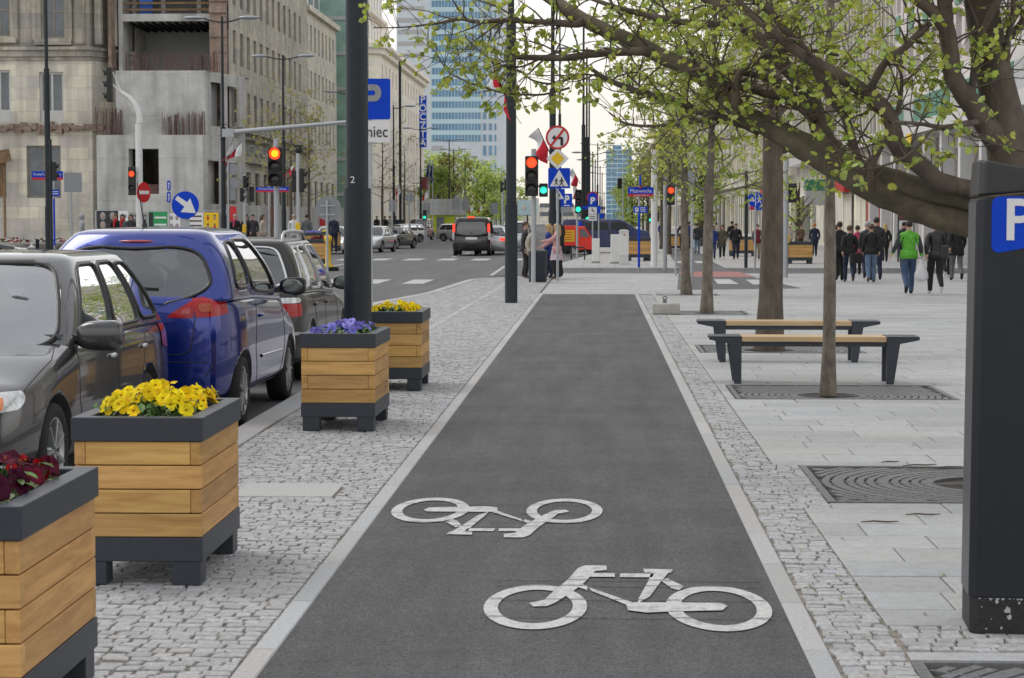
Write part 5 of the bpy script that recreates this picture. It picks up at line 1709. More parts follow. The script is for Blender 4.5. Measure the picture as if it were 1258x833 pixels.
for a, c, z0, z1, m_ in ((1032, 1044, 3.3, 4.2, 'red_paint'), (1050, 1068, 3.4, 4.1, 'red_paint'), (1043, 1060, 3.6, 4.9, 'white_panel'), (1074, 1080, 0.9, 3.2, 'red_paint')):
    b = MB(); b.span(min(lx(a), lx(c)), max(lx(a), lx(c)), -0.5, -0.01, z0, z1); b.build('shop_sign', m_, t)
for k, (a, c) in enumerate(((1035, 1044), (1047, 1055), (1061, 1070))):
    b = MB(); b.span(min(lx(a), lx(c)), max(lx(a), lx(c)), -0.04, -0.004, 0.5, 3.2); b.build('stone_panel', 'board_brown' if k == 2 else 'panel_stone', t)
b = MB(); b.add([(lx(974)+2, -0.01, 3.5), (lx(985)+4, -0.01, 3.5), (lx(985)+4, -2.6, 2.3), (lx(974)+2, -2.6, 2.3)], [(0, 1, 2, 3)]); b.build('awning', 'white_panel', t)
b = MB(); b.span(lx(1018)-0.6, lx(1018)+0.6, -1.6, -0.4, 2.6, 3.5); b.build('grey_projecting_sign', 'grey_panel', t)
b = MB(); b.span(lx(1018)-0.62, lx(1018)+0.62, -1.62, -0.38, 3.52, 4.2); b.build('green_projecting_sign', 'green_band', t)
# R3 old stone block with pilasters
def classical(name, label, pf, pn, H, mm_, step=3.4, arch=True):
    t, Ln, lx = rb(name, label, pf, pn)
    b = MB(); hs = []
    nW = min(int(Ln/step), 22)
    st = Ln/nW
    for k in range(nW):
        hs.append((k*st+0.7, k*st+st-0.7, 0.3, 4.3))
        for f in range(4): hs.append((k*st+1.0, k*st+st-1.0, 6.4+f*3.5, 8.4+f*3.5))
    hs = [h for h in hs if h[3] < H-0.5]
    grid_wall(b, 0, Ln-.02, -.1, H, hs, depth=0.4); shell(b, 0, Ln-.02, -.1, H, 14); b.build('wall', mm_, t, fix=False)
    c_ = 0
    for h in hs:
        if c_ < 98: window(t, *h, 0, 'old_frame', 'window_dark', 1, 0.66, 0.1, 0.25); c_ += 1
    for k in range(nW+1):
        b = MB(); b.span(max(0, k*st-0.28), min(Ln-.02, k*st+0.28), -0.22, -0.003, 5.61, H-0.61); b.build('pilaster', mm_, t)
    b = MB(); b.span(0, Ln-.02, -0.7, -0.003, H-0.6, H); b.span(0, Ln-.02, -0.4, -0.003, 5.0, 5.6); b.build('cornice', mm_, t)
    b = MB(); b.span(0, Ln-.02, 1.2, 13, H+.01, H+2.2); b.build('roof', 'roof_dark', t)
    return t, Ln, lx
t, Ln, lx = classical('pilastered_building', 'pale stone building with pilasters behind the thick trunk', 903, 974, 21, 'panel_stone')
for a, m_, z0, z1 in ((943, 'red_paint', 3.6, 4.4), (930, 'blue_sign', 2.9, 3.6), (958, 'white_panel', 3.1, 3.9)):
    b = MB(); x = lx(a); b.span(x-2, x+2, -0.6, -0.45, z0, z1); b.build('shop_sign', m_, t)
classical('beige_building', 'beige old street front beyond the round pollarded trees', 828, 902, 20, 'far_stone', 4.5)
classical('yellowish_building', 'far yellowish building with sloping roof line above the pollarded trees', 797, 827.5, 21.5, 'sandstone', 7.0)
# ------------------------------------------------------------------ cars
def paint(name, c, rough=0.28, metal=0.35, coat=1.0):
    mk(name, c, rough, metal=metal, var=0.05, scale=40, coat=coat)
paint('paint_grey', (0.042, 0.043, 0.046), 0.25, 0.5)
paint('paint_blue', (0.006, 0.024, 0.235), 0.22, 0.55)
paint('paint_dark', (0.008, 0.0078, 0.007), 0.3, 0.1, 0.35)
paint('paint_black', (0.012, 0.012, 0.014), 0.2, 0.2)
paint('paint_silver', (0.50, 0.52, 0.54), 0.3, 0.6)
paint('paint_white', (0.72, 0.72, 0.72), 0.3, 0.0)
paint('paint_navy', (0.008, 0.022, 0.11), 0.35, 0.0)
paint('paint_red', (0.80, 0.028, 0.012), 0.35, 0.0, 0.4)
paint('paint_maroon', (0.16, 0.018, 0.02), 0.3, 0.2)
mk('tyre', (0.013, 0.013, 0.013), 0.85, var=0.2, scale=30)
mk('alloy', (0.40, 0.41, 0.42), 0.35, metal=0.6, var=0.08)
mk('trim_black', (0.010, 0.010, 0.011), 0.4, var=0.1)
mk('chrome', (0.62, 0.63, 0.64), 0.18, metal=0.9, var=0.03)
mk('interior', (0.10, 0.105, 0.115), 0.9, var=0.2)
mk('lamp_red', (0.36, 0.004, 0.008), 0.12, var=0.35, scale=45, coat=0.25, spec=0.35)
mk('lamp_red_dark', (0.30, 0.01, 0.012), 0.15, var=0.25, scale=60, coat=1.0)
mk('lamp_amber', (0.60, 0.16, 0.03), 0.2, var=0.2, scale=60, coat=1.0)
mk('lamp_clear', (0.55, 0.56, 0.57), 0.12, var=0.25, scale=30, coat=1.0, metal=0.3)
mk('lamp_lit', (0.9, 0.9, 0.85), 0.3, emit=(1, 0.97, 0.9, 2.5))
mk('brake_lit', (0.9, 0.05, 0.03), 0.3, emit=(1, 0.06, 0.03, 1.1))
mk('lamp_brown', (0.36, 0.055, 0.01), 0.12, var=0.3, scale=60, coat=0.3)
mk('lamp_rose', (0.42, 0.05, 0.06), 0.12, var=0.3, scale=60, coat=0.3)
mk('mirror_dark', (0.16, 0.18, 0.18), 0.12, metal=0.9, var=0.03)
mk('plate_white', (0.7, 0.7, 0.68), 0.5, var=0.04)
M['car_glass'] = glass_mat('car_glass', (0.70, 0.76, 0.77), 0.11, 0.01)
M['car_glass_dark'] = glass_mat('car_glass_dark', (0.07, 0.08, 0.085), 0.07, 0.01)
M['windscreen_glass'] = glass_mat('windscreen_glass', (0.72, 0.78, 0.79), 0.30, 0.01)
M['side_glass'] = glass_mat('side_glass', (0.16, 0.18, 0.17), 0.30, 0.01)

def interp(tab, x):
    if x <= tab[0][0]: return tab[0][1]
    for (a, u), (b, v) in zip(tab[:-1], tab[1:]):
        if x <= b:
            t = (x-a)/(b-a); t = t*t*(3-2*t)*0.5 + t*0.5
            return u + (v-u)*t
    return tab[-1][1]

def bvh_of(me):
    return BVHTree.FromPolygons([v.co.copy() for v in me.vertices], [tuple(p.vertices) for p in me.polygons])

def patch(bvh, corners, d, n=8, m=6, off=0.006, rnd_=0.0):
    """bilinear patch of 4 corners projected along d onto the body"""
    d = Vector(d).normalized()
    A, B, C_, D = [Vector(c) for c in corners]
    b = MB(); b.smooth = True
    idx = {}
    for j in range(m+1):
        for i in range(n+1):
            u, v = i/n, j/m
            if rnd_:
                # squircle-like rounding of corners
                uu, vv = 2*u-1, 2*v-1
                u2 = uu*math.sqrt(1-rnd_*vv*vv/2); v2 = vv*math.sqrt(1-rnd_*uu*uu/2)
                u, v = (u2+1)/2, (v2+1)/2
            p = (A*(1-u)+B*u)*(1-v) + (D*(1-u)+C_*u)*v
            h = bvh.ray_cast(p - d*3, d, 8)
            if h[0] is not None:
                nn = h[1] if h[1].dot(d) < 0 else -h[1]
                idx[(i, j)] = len(b.v); b.v.append(tuple(h[0] + nn*off))
    for j in range(m):
        for i in range(n):
            k = [(i, j), (i+1, j), (i+1, j+1), (i, j+1)]
            if all(q in idx for q in k):
                P = [Vector(b.v[idx[q]]) for q in k]
                if max((P[x]-P[(x+1) % 4]).length for x in range(4)) < 0.35: b.face([idx[q] for q in k])
    return b

def stroke(bvh, pts, d, w=0.008, off=0.002, n=14):
    d = Vector(d).normalized(); out = []
    for (a, c) in zip(pts[:-1], pts[1:]):
        a, c = Vector(a), Vector(c)
        for k in range(n):
            p = a.lerp(c, k/n); h = bvh.ray_cast(p - d*3, d, 8)
            if h[0] is not None: out.append(h[0] - d*off)
    b = MB()
    if len(out) > 1: b.tube(out, w/2, 4, cap=False)
    return b

def wheel(t, x, y, r, wd, side, hub='alloy', spokes=7, n=28):
    w_ = bpy.data.objects.new('wheel', None); col.objects.link(w_); w_.parent = t; w_.location = (x, y, r)
    key = ('wheel', round(r, 3), round(wd, 3), side, spokes, n)
    if key not in _wcache:
        b = MB(); h = wd/2
        b.lathe([(r*0.68, -h*0.85), (r*0.80, -h), (r*0.95, -h*0.9), (r, -h*0.6), (r, h*0.6), (r*0.95, h*0.9), (r*0.80, h), (r*0.68, h*0.85)], n, axis='X', cap=False)
        ty = b.mesh('tyre', 'tyre')
        f = MB(); o = side*h
        f.lathe([(r*0.69, -h*0.8), (r*0.70, h*0.86), (r*0.66, h*0.86), (r*0.63, h*0.55)] if side > 0 else [(r*0.69, h*0.8), (r*0.70, -h*0.86), (r*0.66, -h*0.86), (r*0.63, -h*0.55)], n, axis='X', cap=False)
        f.mi = 1; f.lathe([(0.0, side*h*0.1), (r*0.64, side*h*0.1)], n, axis='X', cap=False); f.mi = 0
        f.lathe([(0.0, side*h*0.72), (r*0.13, side*h*0.7), (r*0.15, side*h*0.3)], 12, axis='X', cap=False)
        for k in range(spokes):
            a = 2*PI*k/spokes; ca, sa = math.cos(a), math.sin(a)
            f.bar((side*h*0.6, ca*r*0.08, sa*r*0.08), (side*h*0.68, ca*r*0.65, sa*r*0.65), r*0.17, 0.022)
        rm = f.mesh('rim', [hub, 'trim_black'])
        _wcache[key] = (ty, rm)
    for nm, me in zip(('tyre', 'rim'), _wcache[key]):
        o = bpy.data.objects.new(nm, me); col.objects.link(o); o.parent = w_
    return w_

def superell(t_, e): 
    return abs(t_)**e

def make_car(name, label, cat, S, group=None, loc=(0,0,-0.1), rz=0.0, fine=True):
    """car along local +y (front), x right, z up. S: spec"""
    t = thing(name, label, cat, loc, rz, group)
    Ln, W, H = S['L'], S['W'], S['H']
    hw = W/2
    zb = S.get('zb', 0.19)
    top = S['top']          # [(y, z)] centre line of the lower body (bonnet, belt, tail)
    NS = 44 if fine else 26
    body = MB(); body.smooth = True
    rings = []
    er, ef = S.get('er', 0.42), S.get('ef', 0.75)   # rounding length rear / front
    for i in range(NS+1):
        s = i/NS
        y = Ln*(0.5 - 0.5*math.cos(PI*s))*0.55 + Ln*s*0.45
        # plan rounding
        k = 1.0
        if y < er: k = 1 - S.get('kr', 0.17)*((er-y)/er)**2.4
        if y > Ln-ef: k = 1 - S.get('kf', 0.22)*((y-(Ln-ef))/ef)**2.2
        w_ = hw*k
        zt = interp(top, y)
        e0 = max(0, 1 - y/0.10); e1 = max(0, 1 - (Ln-y)/0.16)
        zl = zb + 0.10*e1**1.5 + 0.10*e0**1.5
        zt2 = zt - 0.03*e0**2 - 0.04*e1**2
        w_ -= 0.03*e0**2 + 0.05*e1**2
        sh = S.get('crown', 0.055)
        zm = zl + (zt2-zl)*0.46
        half = [(0, zl), (w_*0.80, zl), (w_*0.945, zl+0.035), (w_*0.985, zl+0.13), (w_*1.0, zm-0.06), (w_*1.0, zm+0.05), (w_*0.985, zt2-sh-0.10), (w_*0.955, zt2-sh-0.02), (w_*0.90, zt2-sh*0.45), (w_*0.62, zt2-0.008), (0, zt2)]
        rings.append((y, half))
    n = len(rings[0][1])
    o = 0
    for y, half in rings:
        full = half + [(-x, z) for x, z in half[-2:0:-1]]
        body.v += [(x, y, z) for x, z in full]
    nf = 2*n-2
    for i in range(NS):
        for k in range(nf):
            body.face((i*nf+k, i*nf+(k+1) % nf, (i+1)*nf+(k+1) % nf, (i+1)*nf+k))
    body.face(list(range(nf))); body.face([NS*nf+k for k in range(nf)][::-1])
    me = body.mesh('body', [S['paint'], 'trim_black'])
    bm = bmesh.new(); bm.from_mesh(me); bmesh.ops.recalc_face_normals(bm, faces=bm.faces); bm.to_mesh(me); bm.free()
    bo = bpy.data.objects.new('body', me); col.objects.link(bo); bo.parent = t
    # subdivide then cut wheel arches
    md = bo.modifiers.new('s', 'SUBSURF'); md.levels = md.render_levels = 2 if fine else 1
    r = S['wr']
    cut = MB()
    for wy in S['wy']:
        for sx in (-1, 1):
            c0, c1 = sorted((sx*(hw-0.30), sx*(hw+0.2)))
            cut.lathe([(r*1.15, c0), (r*1.15, c1)], 28, (0, wy, r*1.02), axis='X')
    cme = cut.mesh('cut', 'trim_black')
    bm = bmesh.new(); bm.from_mesh(cme); bmesh.ops.remove_doubles(bm, verts=bm.verts, dist=1e-5); bmesh.ops.recalc_face_normals(bm, faces=bm.faces); bm.to_mesh(cme); bm.free()
    co = bpy.data.objects.new('cut', cme); col.objects.link(co)
    mb_ = bo.modifiers.new('b', 'BOOLEAN'); mb_.object = co; mb_.operation = 'DIFFERENCE'; mb_.solver = 'EXACT'
    mb_.material_mode = 'TRANSFER'
    # evaluate at the origin so that both meshes share one frame
    bo.parent = None
    dg = bpy.context.evaluated_depsgraph_get()
    nm = bpy.data.meshes.new_from_object(bo.evaluated_get(dg), depsgraph=dg)
    bo.modifiers.clear(); bo.data = nm; bo.parent = t
    bpy.data.objects.remove(co); 
    nm.name = 'body'
    bvh = bvh_of(nm)
    # ---------------- cabin
    (yb0, yb1), (yt0, yt1) = S['cab_base'], S['cab_top']
    wb, wt = hw*S.get('wb', 0.93), hw*S.get('wt', 0.72)
    zr = H
    def loop(y0, y1, w, cr, K, ex_r, ex_f):
        """rounded rectangle; u in 0..4: right side (rear->front), front, left, rear"""
        pts = []
        for side in range(4):
            for i in range(K):
                u = i/K
                if side == 0: p = (w, y0 + (y1-y0)*u)
                elif side == 1: p = (w - 2*w*u, y1)
                elif side == 2: p = (-w, y1 - (y1-y0)*u)
                else: p = (-w + 2*w*u, y0)
                x, y = p
                # bow the front and rear, round the corners
                tx = x/w
                if side == 1: y -= ex_f*(tx*tx)
                if side == 3: y += ex_r*(tx*tx)
                if side == 0 or side == 2:
                    v = (y-y0)/(y1-y0)
                    y = y0 + ex_r + (y1-ex_f-y0-ex_r)*v
                pts.append(Vector((x, y, 0)))
        # smooth the corners
        N = len(pts)
        for _ in range(cr):
            pts = [(pts[i-1] + pts[i]*2 + pts[(i+1) % N])/4 for i in range(N)]
        return pts
    K = 64 if fine else 26
    MV = 22 if fine else 9
    base = loop(yb0, yb1, wb, 10 if fine else 4, K, S.get('exr', 0.10), S.get('exf', 0.22))
    topl = loop(yt0, yt1, wt, 22 if fine else 6, K, S.get('exr2', 0.08), S.get('exf2', 0.12))
    bulge = S.get('bulge', 0.03)
    N4 = 4*K
    zrl = zr - 0.055
    def beltz(y): return interp(top, y) - S.get('crown', 0.055)*0.75 - 0.012
    def surf(iu, v, off=0.0):
        iu %= N4
        a, c = base[iu], topl[iu]
        p = a.lerp(c, v); out = Vector((a.x/wb, 0.35*((a.y-yb0)/(yb1-yb0)*2-1), 0)); 
        if out.length > 0: out.normalize()
        bu = math.sin(PI*v)*bulge + off
        p = p + out*bu
        tp = 1-(1-v)**1.25
        za = beltz(a.y); p.z = za + (zrl-za)*(v*0.6+tp*0.4)
        return p
    wins = S['wins']   # list of (name, side, u0, u1, v0, v1, skew0, skew1, glassmat)
    def inside(side, u, v):
        for wi in wins:
            if wi[1] != side: continue
            _, _, u0, u1, v0, v1, k0, k1 = wi[:8]
            vv = (v-v0)/(v1-v0)
            if 0 < vv < 1:
                a = u0 + k0*vv; c = u1 + k1*vv
                U = abs((u-a)/(c-a)*2-1); W2 = abs(2*vv-1); pw = wi[9] if len(wi) > 9 else 7
                if U < 1 and U**pw + W2**pw < 1: return True
        return False
    mir = {0: 0, 1: 1, 2: 0, 3: 3}
    cab = MB(); cab.smooth = True
    for j in range(MV+1):
        for i in range(N4):
            cab.v.append(tuple(surf(i, j/MV)))
    gl = {}
    for j in range(MV):
        for i in range(N4):
            side = i//K; u = (i % K + 0.5)/K; v = (j+0.5)/MV
            if side == 2: u = 1-u
            if side == 1: u = u
            if inside(mir[side], u, v): continue
            cab.face((j*N4+i, j*N4+(i+1) % N4, (j+1)*N4+(i+1) % N4, (j+1)*N4+i))
    # roof: shrink the top loop in rings
    cy = (yt0+yt1)/2
    prev = MV*N4
    for q in range(1, 9):
        f = 1 - q/8.0; zq = zrl + 0.055*(1-f*f)**0.5*(0.35+0.65*(1-f)) if q < 8 else zr
        zq = zrl + 0.055*math.sqrt(max(0, 1-f**2.2))
        o = len(cab.v)
        for i in range(N4):
            p = topl[i]; cab.v.append((p.x*f, cy+(p.y-cy)*f, zq))
        for i in range(N4): cab.face((prev+i, prev+(i+1) % N4, o+(i+1) % N4, o+i))
        prev = o
    cm = cab.mesh('roof', S['paint'])
    bm = bmesh.new(); bm.from_mesh(cm); bmesh.ops.remove_doubles(bm, verts=bm.verts, dist=0.0005); bmesh.ops.recalc_face_normals(bm, faces=bm.faces); bm.to_mesh(cm); bm.free()
    ro = bpy.data.objects.new('roof', cm); col.objects.link(ro); ro.parent = t
    sd_ = ro.modifiers.new('solid', 'SOLIDIFY'); sd_.thickness = 0.035; sd_.offset = -1
    # glass panes with rubber seals
    def fi(side, u):
        return side*K + (u if side != 2 else 1-u)*K
    def surf_f(fu, v, off=0.0):
        i0 = math.floor(fu); fr = fu-i0
        return surf(int(i0), v, off).lerp(surf(int(i0)+1, v, off), fr)
    for wi in wins:
        nm_, side, u0, u1, v0, v1, k0, k1 = wi[:8]
        gm = wi[8] if len(wi) > 8 else 'car_glass'
        for sd in ((0, 2) if side == 0 else (side,)):
            g = MB(); g.smooth = True; nu, nv = 14, 8
            for j in range(nv+1):
                vv = j/nv
                for i in range(nu+1):
                    u = (u0+k0*vv)*(1-i/nu) + (u1+k1*vv)*(i/nu)
                    g.v.append(tuple(surf_f(fi(sd, u), v0+(v1-v0)*vv, -0.004)))
            for j in range(nv):
                for i in range(nu): g.face((j*(nu+1)+i, j*(nu+1)+i+1, (j+1)*(nu+1)+i+1, (j+1)*(nu+1)+i))
            go = g.build(nm_, gm, t, fix=False)
            if fine or True:
                e = []; pw = wi[9] if len(wi) > 9 else 7
                for q in range(57):
                    an = 2*PI*q/56; ca, sa = math.cos(an), math.sin(an)
                    U = math.copysign(abs(ca)**(2/pw), ca); W2 = math.copysign(abs(sa)**(2/pw), sa)
                    vv = (W2+1)/2; a_ = u0+k0*vv; c_ = u1+k1*vv
                    e.append(surf_f(fi(sd, a_+(c_-a_)*(U+1)/2), v0+(v1-v0)*vv, 0.0))
                e.append(e[1])
                s = MB(); s.tube(e, 0.016 if fine else 0.02, 6, cap=False); s.build('window_seal', S.get('seal', 'trim_black'), go, fix=False)
    # cabin floor / seats so that the glass has something behind it
    b = MB()
    zi = interp(top, (yb0+yb1)/2)
    b.span(-wb*0.9, wb*0.9, yb0+0.15, yb1-0.35, zi-0.04, zi-0.005)
    for row in ((0.62, 0.28) if (yb1-yb0) > 2.2 else (0.5, 0.2)):
        yy = yb0 + (yb1-yb0)*row
        for sx in (-0.36, 0.36):
            b.sphere((sx, yy, zi+0.05), 0.25, 10, 6, (0.95, 0.4, 0.95)); b.sphere((sx, yy-0.03, min(zi+0.33, H-0.26)), 0.12, 8, 6, (1.0, 0.5, 0.85))
    b.tube([(-0.36+0.18*math.cos(a), yb0+(yb1-yb0)*0.80, zi+0.05+0.18*math.sin(a)) for a in [2*PI*k/16 for k in range(17)]], 0.016, 6, cap=False)
    b.build('seats', 'interior', t)
    # ---------------- wheels
    for wy in S['wy']:
        for sx in (-1, 1): wheel(t, sx*(hw-0.115), wy, r, 0.205, sx, spokes=S.get('spokes', 7))
    # ---------------- mirrors
    ym = S.get('ym', yb1-0.42); zm_ = interp(top, ym) - 0.01 + S.get('zmo', 0)
    for sx in (-1, 1):
        b = MB(); x0 = sx*hw*0.93
        ms = S.get('ms', 1.0)
        b.sphere((0, 0, 0), 1.0, 20, 14)
        pw = lambda q, e: math.copysign(abs(q)**e, q)
        b.v = [(sx*(hw+0.10) + 0.128*ms*pw(x, 0.6), max(ym + 0.075*ms*pw(y, 0.7), ym-0.045), zm_+0.075 + 0.082*ms*pw(z, 0.55)*(1 - 0.22*sx*pw(x, 0.6)*-1 if False else 1 + 0.16*sx*x)) for x, y, z in b.v]
        b.bar((x0-sx*0.03, ym, zm_+0.03), (sx*(hw+0.04), ym, zm_+0.05), 0.07, 0.05)
        mo = b.build('mirror', S.get('mirror', S['paint']), t)
        g = MB(); g.sphere((sx*(hw+0.10), ym-0.048, zm_+0.075), 0.11, 14, 8, (0.95*ms, 0.02, 0.62*ms)); g.build('mirror_glass', 'mirror_dark', mo)
    # ---------------- lights, plates, seams
    for nm_, corners, d, mm_ in S.get('patches', []):
        for sx in (1, -1):
            cs = [(sx*a, c, e) for a, c, e in corners]; dd = (sx*d[0], d[1], d[2])
            p = patch(bvh, cs, dd, 12, 8, 0.011 if nm_ == 'indicator' else 0.007, 0.2 if nm_ == 'tail_light' else 0.55)
            if p.f: p.build(nm_, mm_, t)
            if nm_ in ('rear_plate', 'front_grille', 'front_plate', 'bumper_slot') or all(abs(a) < 1e-6 or any(abs(a+q[0]) < 1e-6 for q in corners) for a, *_ in corners): break
    if fine:
        for seg in S.get('seams', []):
            for sx in (1, -1):
                s = stroke(bvh, [(sx*2, y, z) for y, z in seg], (-sx, 0, 0), 0.009, -0.001)
                if s.f: s.build('door_seam', 'trim_black', t)
        for (y, z) in S.get('handles', []):
            for sx in (1, -1):
                h = bvh.ray_cast(Vector((sx*3, y, z)), Vector((-sx, 0, 0)), 5)
                if h[0] is not None:
                    b = MB(); b.sphere((h[0].x+sx*0.012, y, z), 0.1, 10, 6, (0.2, 0.95, 0.2)); b.build('door_handle', S.get('handle', S['paint']), t)
        for seg in S.get('rubs', []):
            for sx in (1, -1):
                b = stroke(bvh, [(sx*2, y, z) for y, z in seg], (-sx, 0, 0), 0.035, 0.002)
                if b.f: b.build('rub_strip', S.get('rub_mat', 'trim_black'), t)
        for seg in S.get('front_seams', []):
            for sx in (1, -1):
                s = stroke(bvh, [(sx*x, y, 3) for x, y in seg], (0, 0, -1), 0.010, -0.001)
                if s.f: s.build('bonnet_seam', 'trim_black', t)
        for seg in S.get('rear_seams', []):
            for sx in (1, -1):
                s = stroke(bvh, [(sx*x, -2, z) for x, z in seg], (0, 1, 0), 0.011, -0.001)
                if s.f: s.build('tailgate_seam', 'trim_black', t)
    if S.get('rails'):
        for sx in (-1, 1):
            b = MB(); x = sx*wt*0.93; y0, y1 = yt0+0.12, yt1-0.25
            pts = [(x, y0, zr-0.055), (x, y0+0.04, zr+0.02), (x, y0+0.16, zr+0.055), (x, (y0+y1)/2, zr+0.065), (x, y1-0.16, zr+0.05), (x, y1, zr-0.05)]
            b.tube(pts, 0.02, 8); b.build('roof_rail', S['rails'], t)
    return t, bvh, surf_f, fi

def hatch_wins(g='car_glass', sg='side_glass'):
    return [('rear_window', 3, 0.07, 0.93, 0.10, 0.90, 0.03, -0.03, g), ('windscreen', 1, 0.05, 0.95, 0.03, 0.93, 0.03, -0.03, g),
            ('side_window', 0, 0.15, 0.39, 0.10, 0.90, 0.03, 0.0, sg), ('side_window', 0, 0.43, 0.90, 0.08, 0.90, 0.0, -0.03, sg)]
def estate_wins(g='car_glass', sg='side_glass'):
    return [('rear_window', 3, 0.07, 0.93, 0.14, 0.90, 0.03, -0.03, g), ('windscreen', 1, 0.05, 0.95, 0.03, 0.94, 0.03, -0.03, g),
            ('side_window', 0, 0.07, 0.27, 0.10, 0.88, 0.03, 0.0, sg), ('side_window', 0, 0.30, 0.585, 0.07, 0.90, 0.0, -0.01, sg), ('side_window', 0, 0.62, 0.945, 0.06, 0.90, -0.01, -0.03, sg)]
def saloon_wins(g='car_glass', sg='side_glass'):
    return [('rear_window', 3, 0.07, 0.93, 0.08, 0.92, 0.03, -0.03, g), ('windscreen', 1, 0.05, 0.95, 0.03, 0.94, 0.03, -0.03, g),
            ('side_window', 0, 0.20, 0.52, 0.08, 0.90, 0.02, -0.01, sg), ('side_window', 0, 0.55, 0.91, 0.06, 0.90, -0.01, -0.03, sg)]

# --- grey estate parked nearest, nose towards the viewer
gS = dict(L=4.5, W=1.76, H=1.575, wr=0.315, wy=(0.95, 3.62), paint='paint_grey', er=0.4, ef=0.95, kf=0.20, kr=0.12,
          top=[(0, 0.90), (0.1, 1.03), (1.5, 1.04), (3.05, 1.01), (3.4, 0.95), (4.1, 0.80), (4.4, 0.70), (4.5, 0.60)],
          cab_base=(0.10, 3.42), cab_top=(0.52, 2.32), wb=0.95, wt=0.645, wins=estate_wins('windscreen_glass', 'side_glass'), exf=0.30, exf2=0.16, ym=2.92, ms=1.25, zmo=-0.06,
          mirror='paint_grey', seams=[[(3.02, 0.95), (3.08, 0.60), (2.95, 0.27)], [(1.98, 0.95), (1.95, 0.5), (1.98, 0.25)], [(1.0, 0.95), (1.12, 0.75), (1.3, 0.5)]],
          handles=[(2.12, 0.83), (1.12, 0.84)], handle='paint_silver',
          patches=[('headlight', [(0.42, 4.4, 0.60), (0.82, 4.25, 0.63), (0.84, 4.25, 0.76), (0.46, 4.4, 0.71)], (-0.25, -1, -0.05), 'lamp_clear'),
                   ('indicator', [(0.63, 4.3, 0.62), (0.71, 4.3, 0.63), (0.72, 4.3, 0.71), (0.64, 4.3, 0.70)], (-0.25, -1, -0.05), 'lamp_amber'),
                   ('front_grille', [(-0.40, 5, 0.58), (0.40, 5, 0.58), (0.42, 5, 0.66), (-0.42, 5, 0.66)], (0, -1, 0), 'trim_black'),
                   ('tail_light', [(1.2, -0.05, 0.76), (1.2, 0.32, 0.80), (1.2, 0.25, 1.0), (1.2, -0.05, 1.0)], (-1, 0.55, 0), 'lamp_red_dark')],
          front_seams=[[(0.78, 4.1), (0.80, 3.5), (0.74, 3.2)]])
car1, _, _, _ = make_car('parked_car', 'dark grey estate car parked nose first behind the planter with yellow pansies', 'car', gS, 'cars parked along the kerb', loc=(-4.34, 16.5, -0.1), rz=PI)
# --- blue hatchback, tail towards the viewer
bS = dict(L=4.15, W=1.80, H=1.735, wr=0.31, wy=(0.68, 3.25), paint='paint_blue', er=0.85, ef=0.7, kr=0.20, kf=0.2, zb=0.24, crown=0.06,
          top=[(0, 0.90), (0.05, 1.11), (0.12, 1.175), (1.2, 1.16), (2.8, 1.09), (3.15, 0.99), (3.95, 0.80), (4.15, 0.66)],
          cab_base=(0.02, 3.45), cab_top=(0.50, 2.45), wb=0.955, wt=0.665, bulge=0.055, exf=0.34, exr=0.16, exr2=0.12, exf2=0.16,
          wins=[('rear_window', 3, 0.075, 0.925, 0.07, 0.80, 0.055, -0.055, 'car_glass', 4), ('windscreen', 1, 0.05, 0.95, 0.03, 0.93, 0.03, -0.03, 'car_glass', 6),
                ('side_window', 0, 0.085, 0.355, 0.15, 0.84, 0.09, 0.0, 'side_glass', 4), ('side_window', 0, 0.385, 0.85, 0.10, 0.87, 0.0, -0.03, 'side_glass', 6)],
          ym=2.75, ms=1.0, mirror='trim_black', seams=[[(2.85, 1.05), (2.88, 0.6), (2.70, 0.29)], [(1.36, 1.06), (1.20, 0.65), (1.36, 0.32)], [(1.36, 0.30), (2.7, 0.28)]],
          handles=[(1.55, 0.93)], rubs=[[(1.5, 0.56), (2.75, 0.54)]], rub_mat='paint_blue', spokes=9,
          patches=[('tail_light', [(0.33, 0.0, 0.975), (0.575, 0.02, 0.97), (0.575, 0.02, 1.125), (0.52, 0.02, 1.10)], (0, 1, 0), 'lamp_red'),
                   ('tail_light', [(0.585, 0.03, 0.97), (0.84, 0.25, 1.0), (0.82, 0.25, 1.16), (0.585, 0.03, 1.135)], (-0.7, 1, 0), 'lamp_red'),
                   ('indicator', [(0.62, 0.04, 1.02), (0.72, 0.08, 1.02), (0.72, 0.08, 1.09), (0.62, 0.04, 1.09)], (-0.7, 1, 0), 'lamp_brown'),
                   ('indicator', [(0.47, 0.0, 1.0), (0.545, 0.0, 1.0), (0.545, 0.0, 1.06), (0.47, 0.0, 1.04)], (0, 1, 0), 'lamp_rose'),
                   ('reflector', [(0.28, 0, 0.30), (0.64, 0, 0.32), (0.64, 0, 0.355), (0.28, 0, 0.335)], (0, 1, 0), 'lamp_red_dark'),
                   ('rear_plate', [(-0.26, 0, 0.70), (0.26, 0, 0.70), (0.26, 0, 0.81), (-0.26, 0, 0.81)], (0, 1, 0), 'plate_white')],
          rear_seams=[[(0.58, 1.13), (0.585, 0.95), (0.55, 0.70), (0.46, 0.665), (0, 0.66)], [(0.74, 0.60), (0.0, 0.605)], [(0.74, 0.60), (0.66, 0.46)]])
car2, bvh2, sf, fi_ = make_car('parked_car', 'bright blue hatchback parked with its tail and red lamp clusters facing the viewer', 'car', bS, 'cars parked along the kerb', loc=(-3.97, 16.9, -0.1))
b = MB(); b.tube([(-0.12, 1.3, 1.735), (-0.15, 1.15, 2.13)], [0.006, 0.003], 5); b.lathe([(0.03, 0), (0.022, 0.04), (0.008, 0.08)], 10, (-0.12, 1.3, 1.72)); b.build('aerial', 'trim_black', car2)
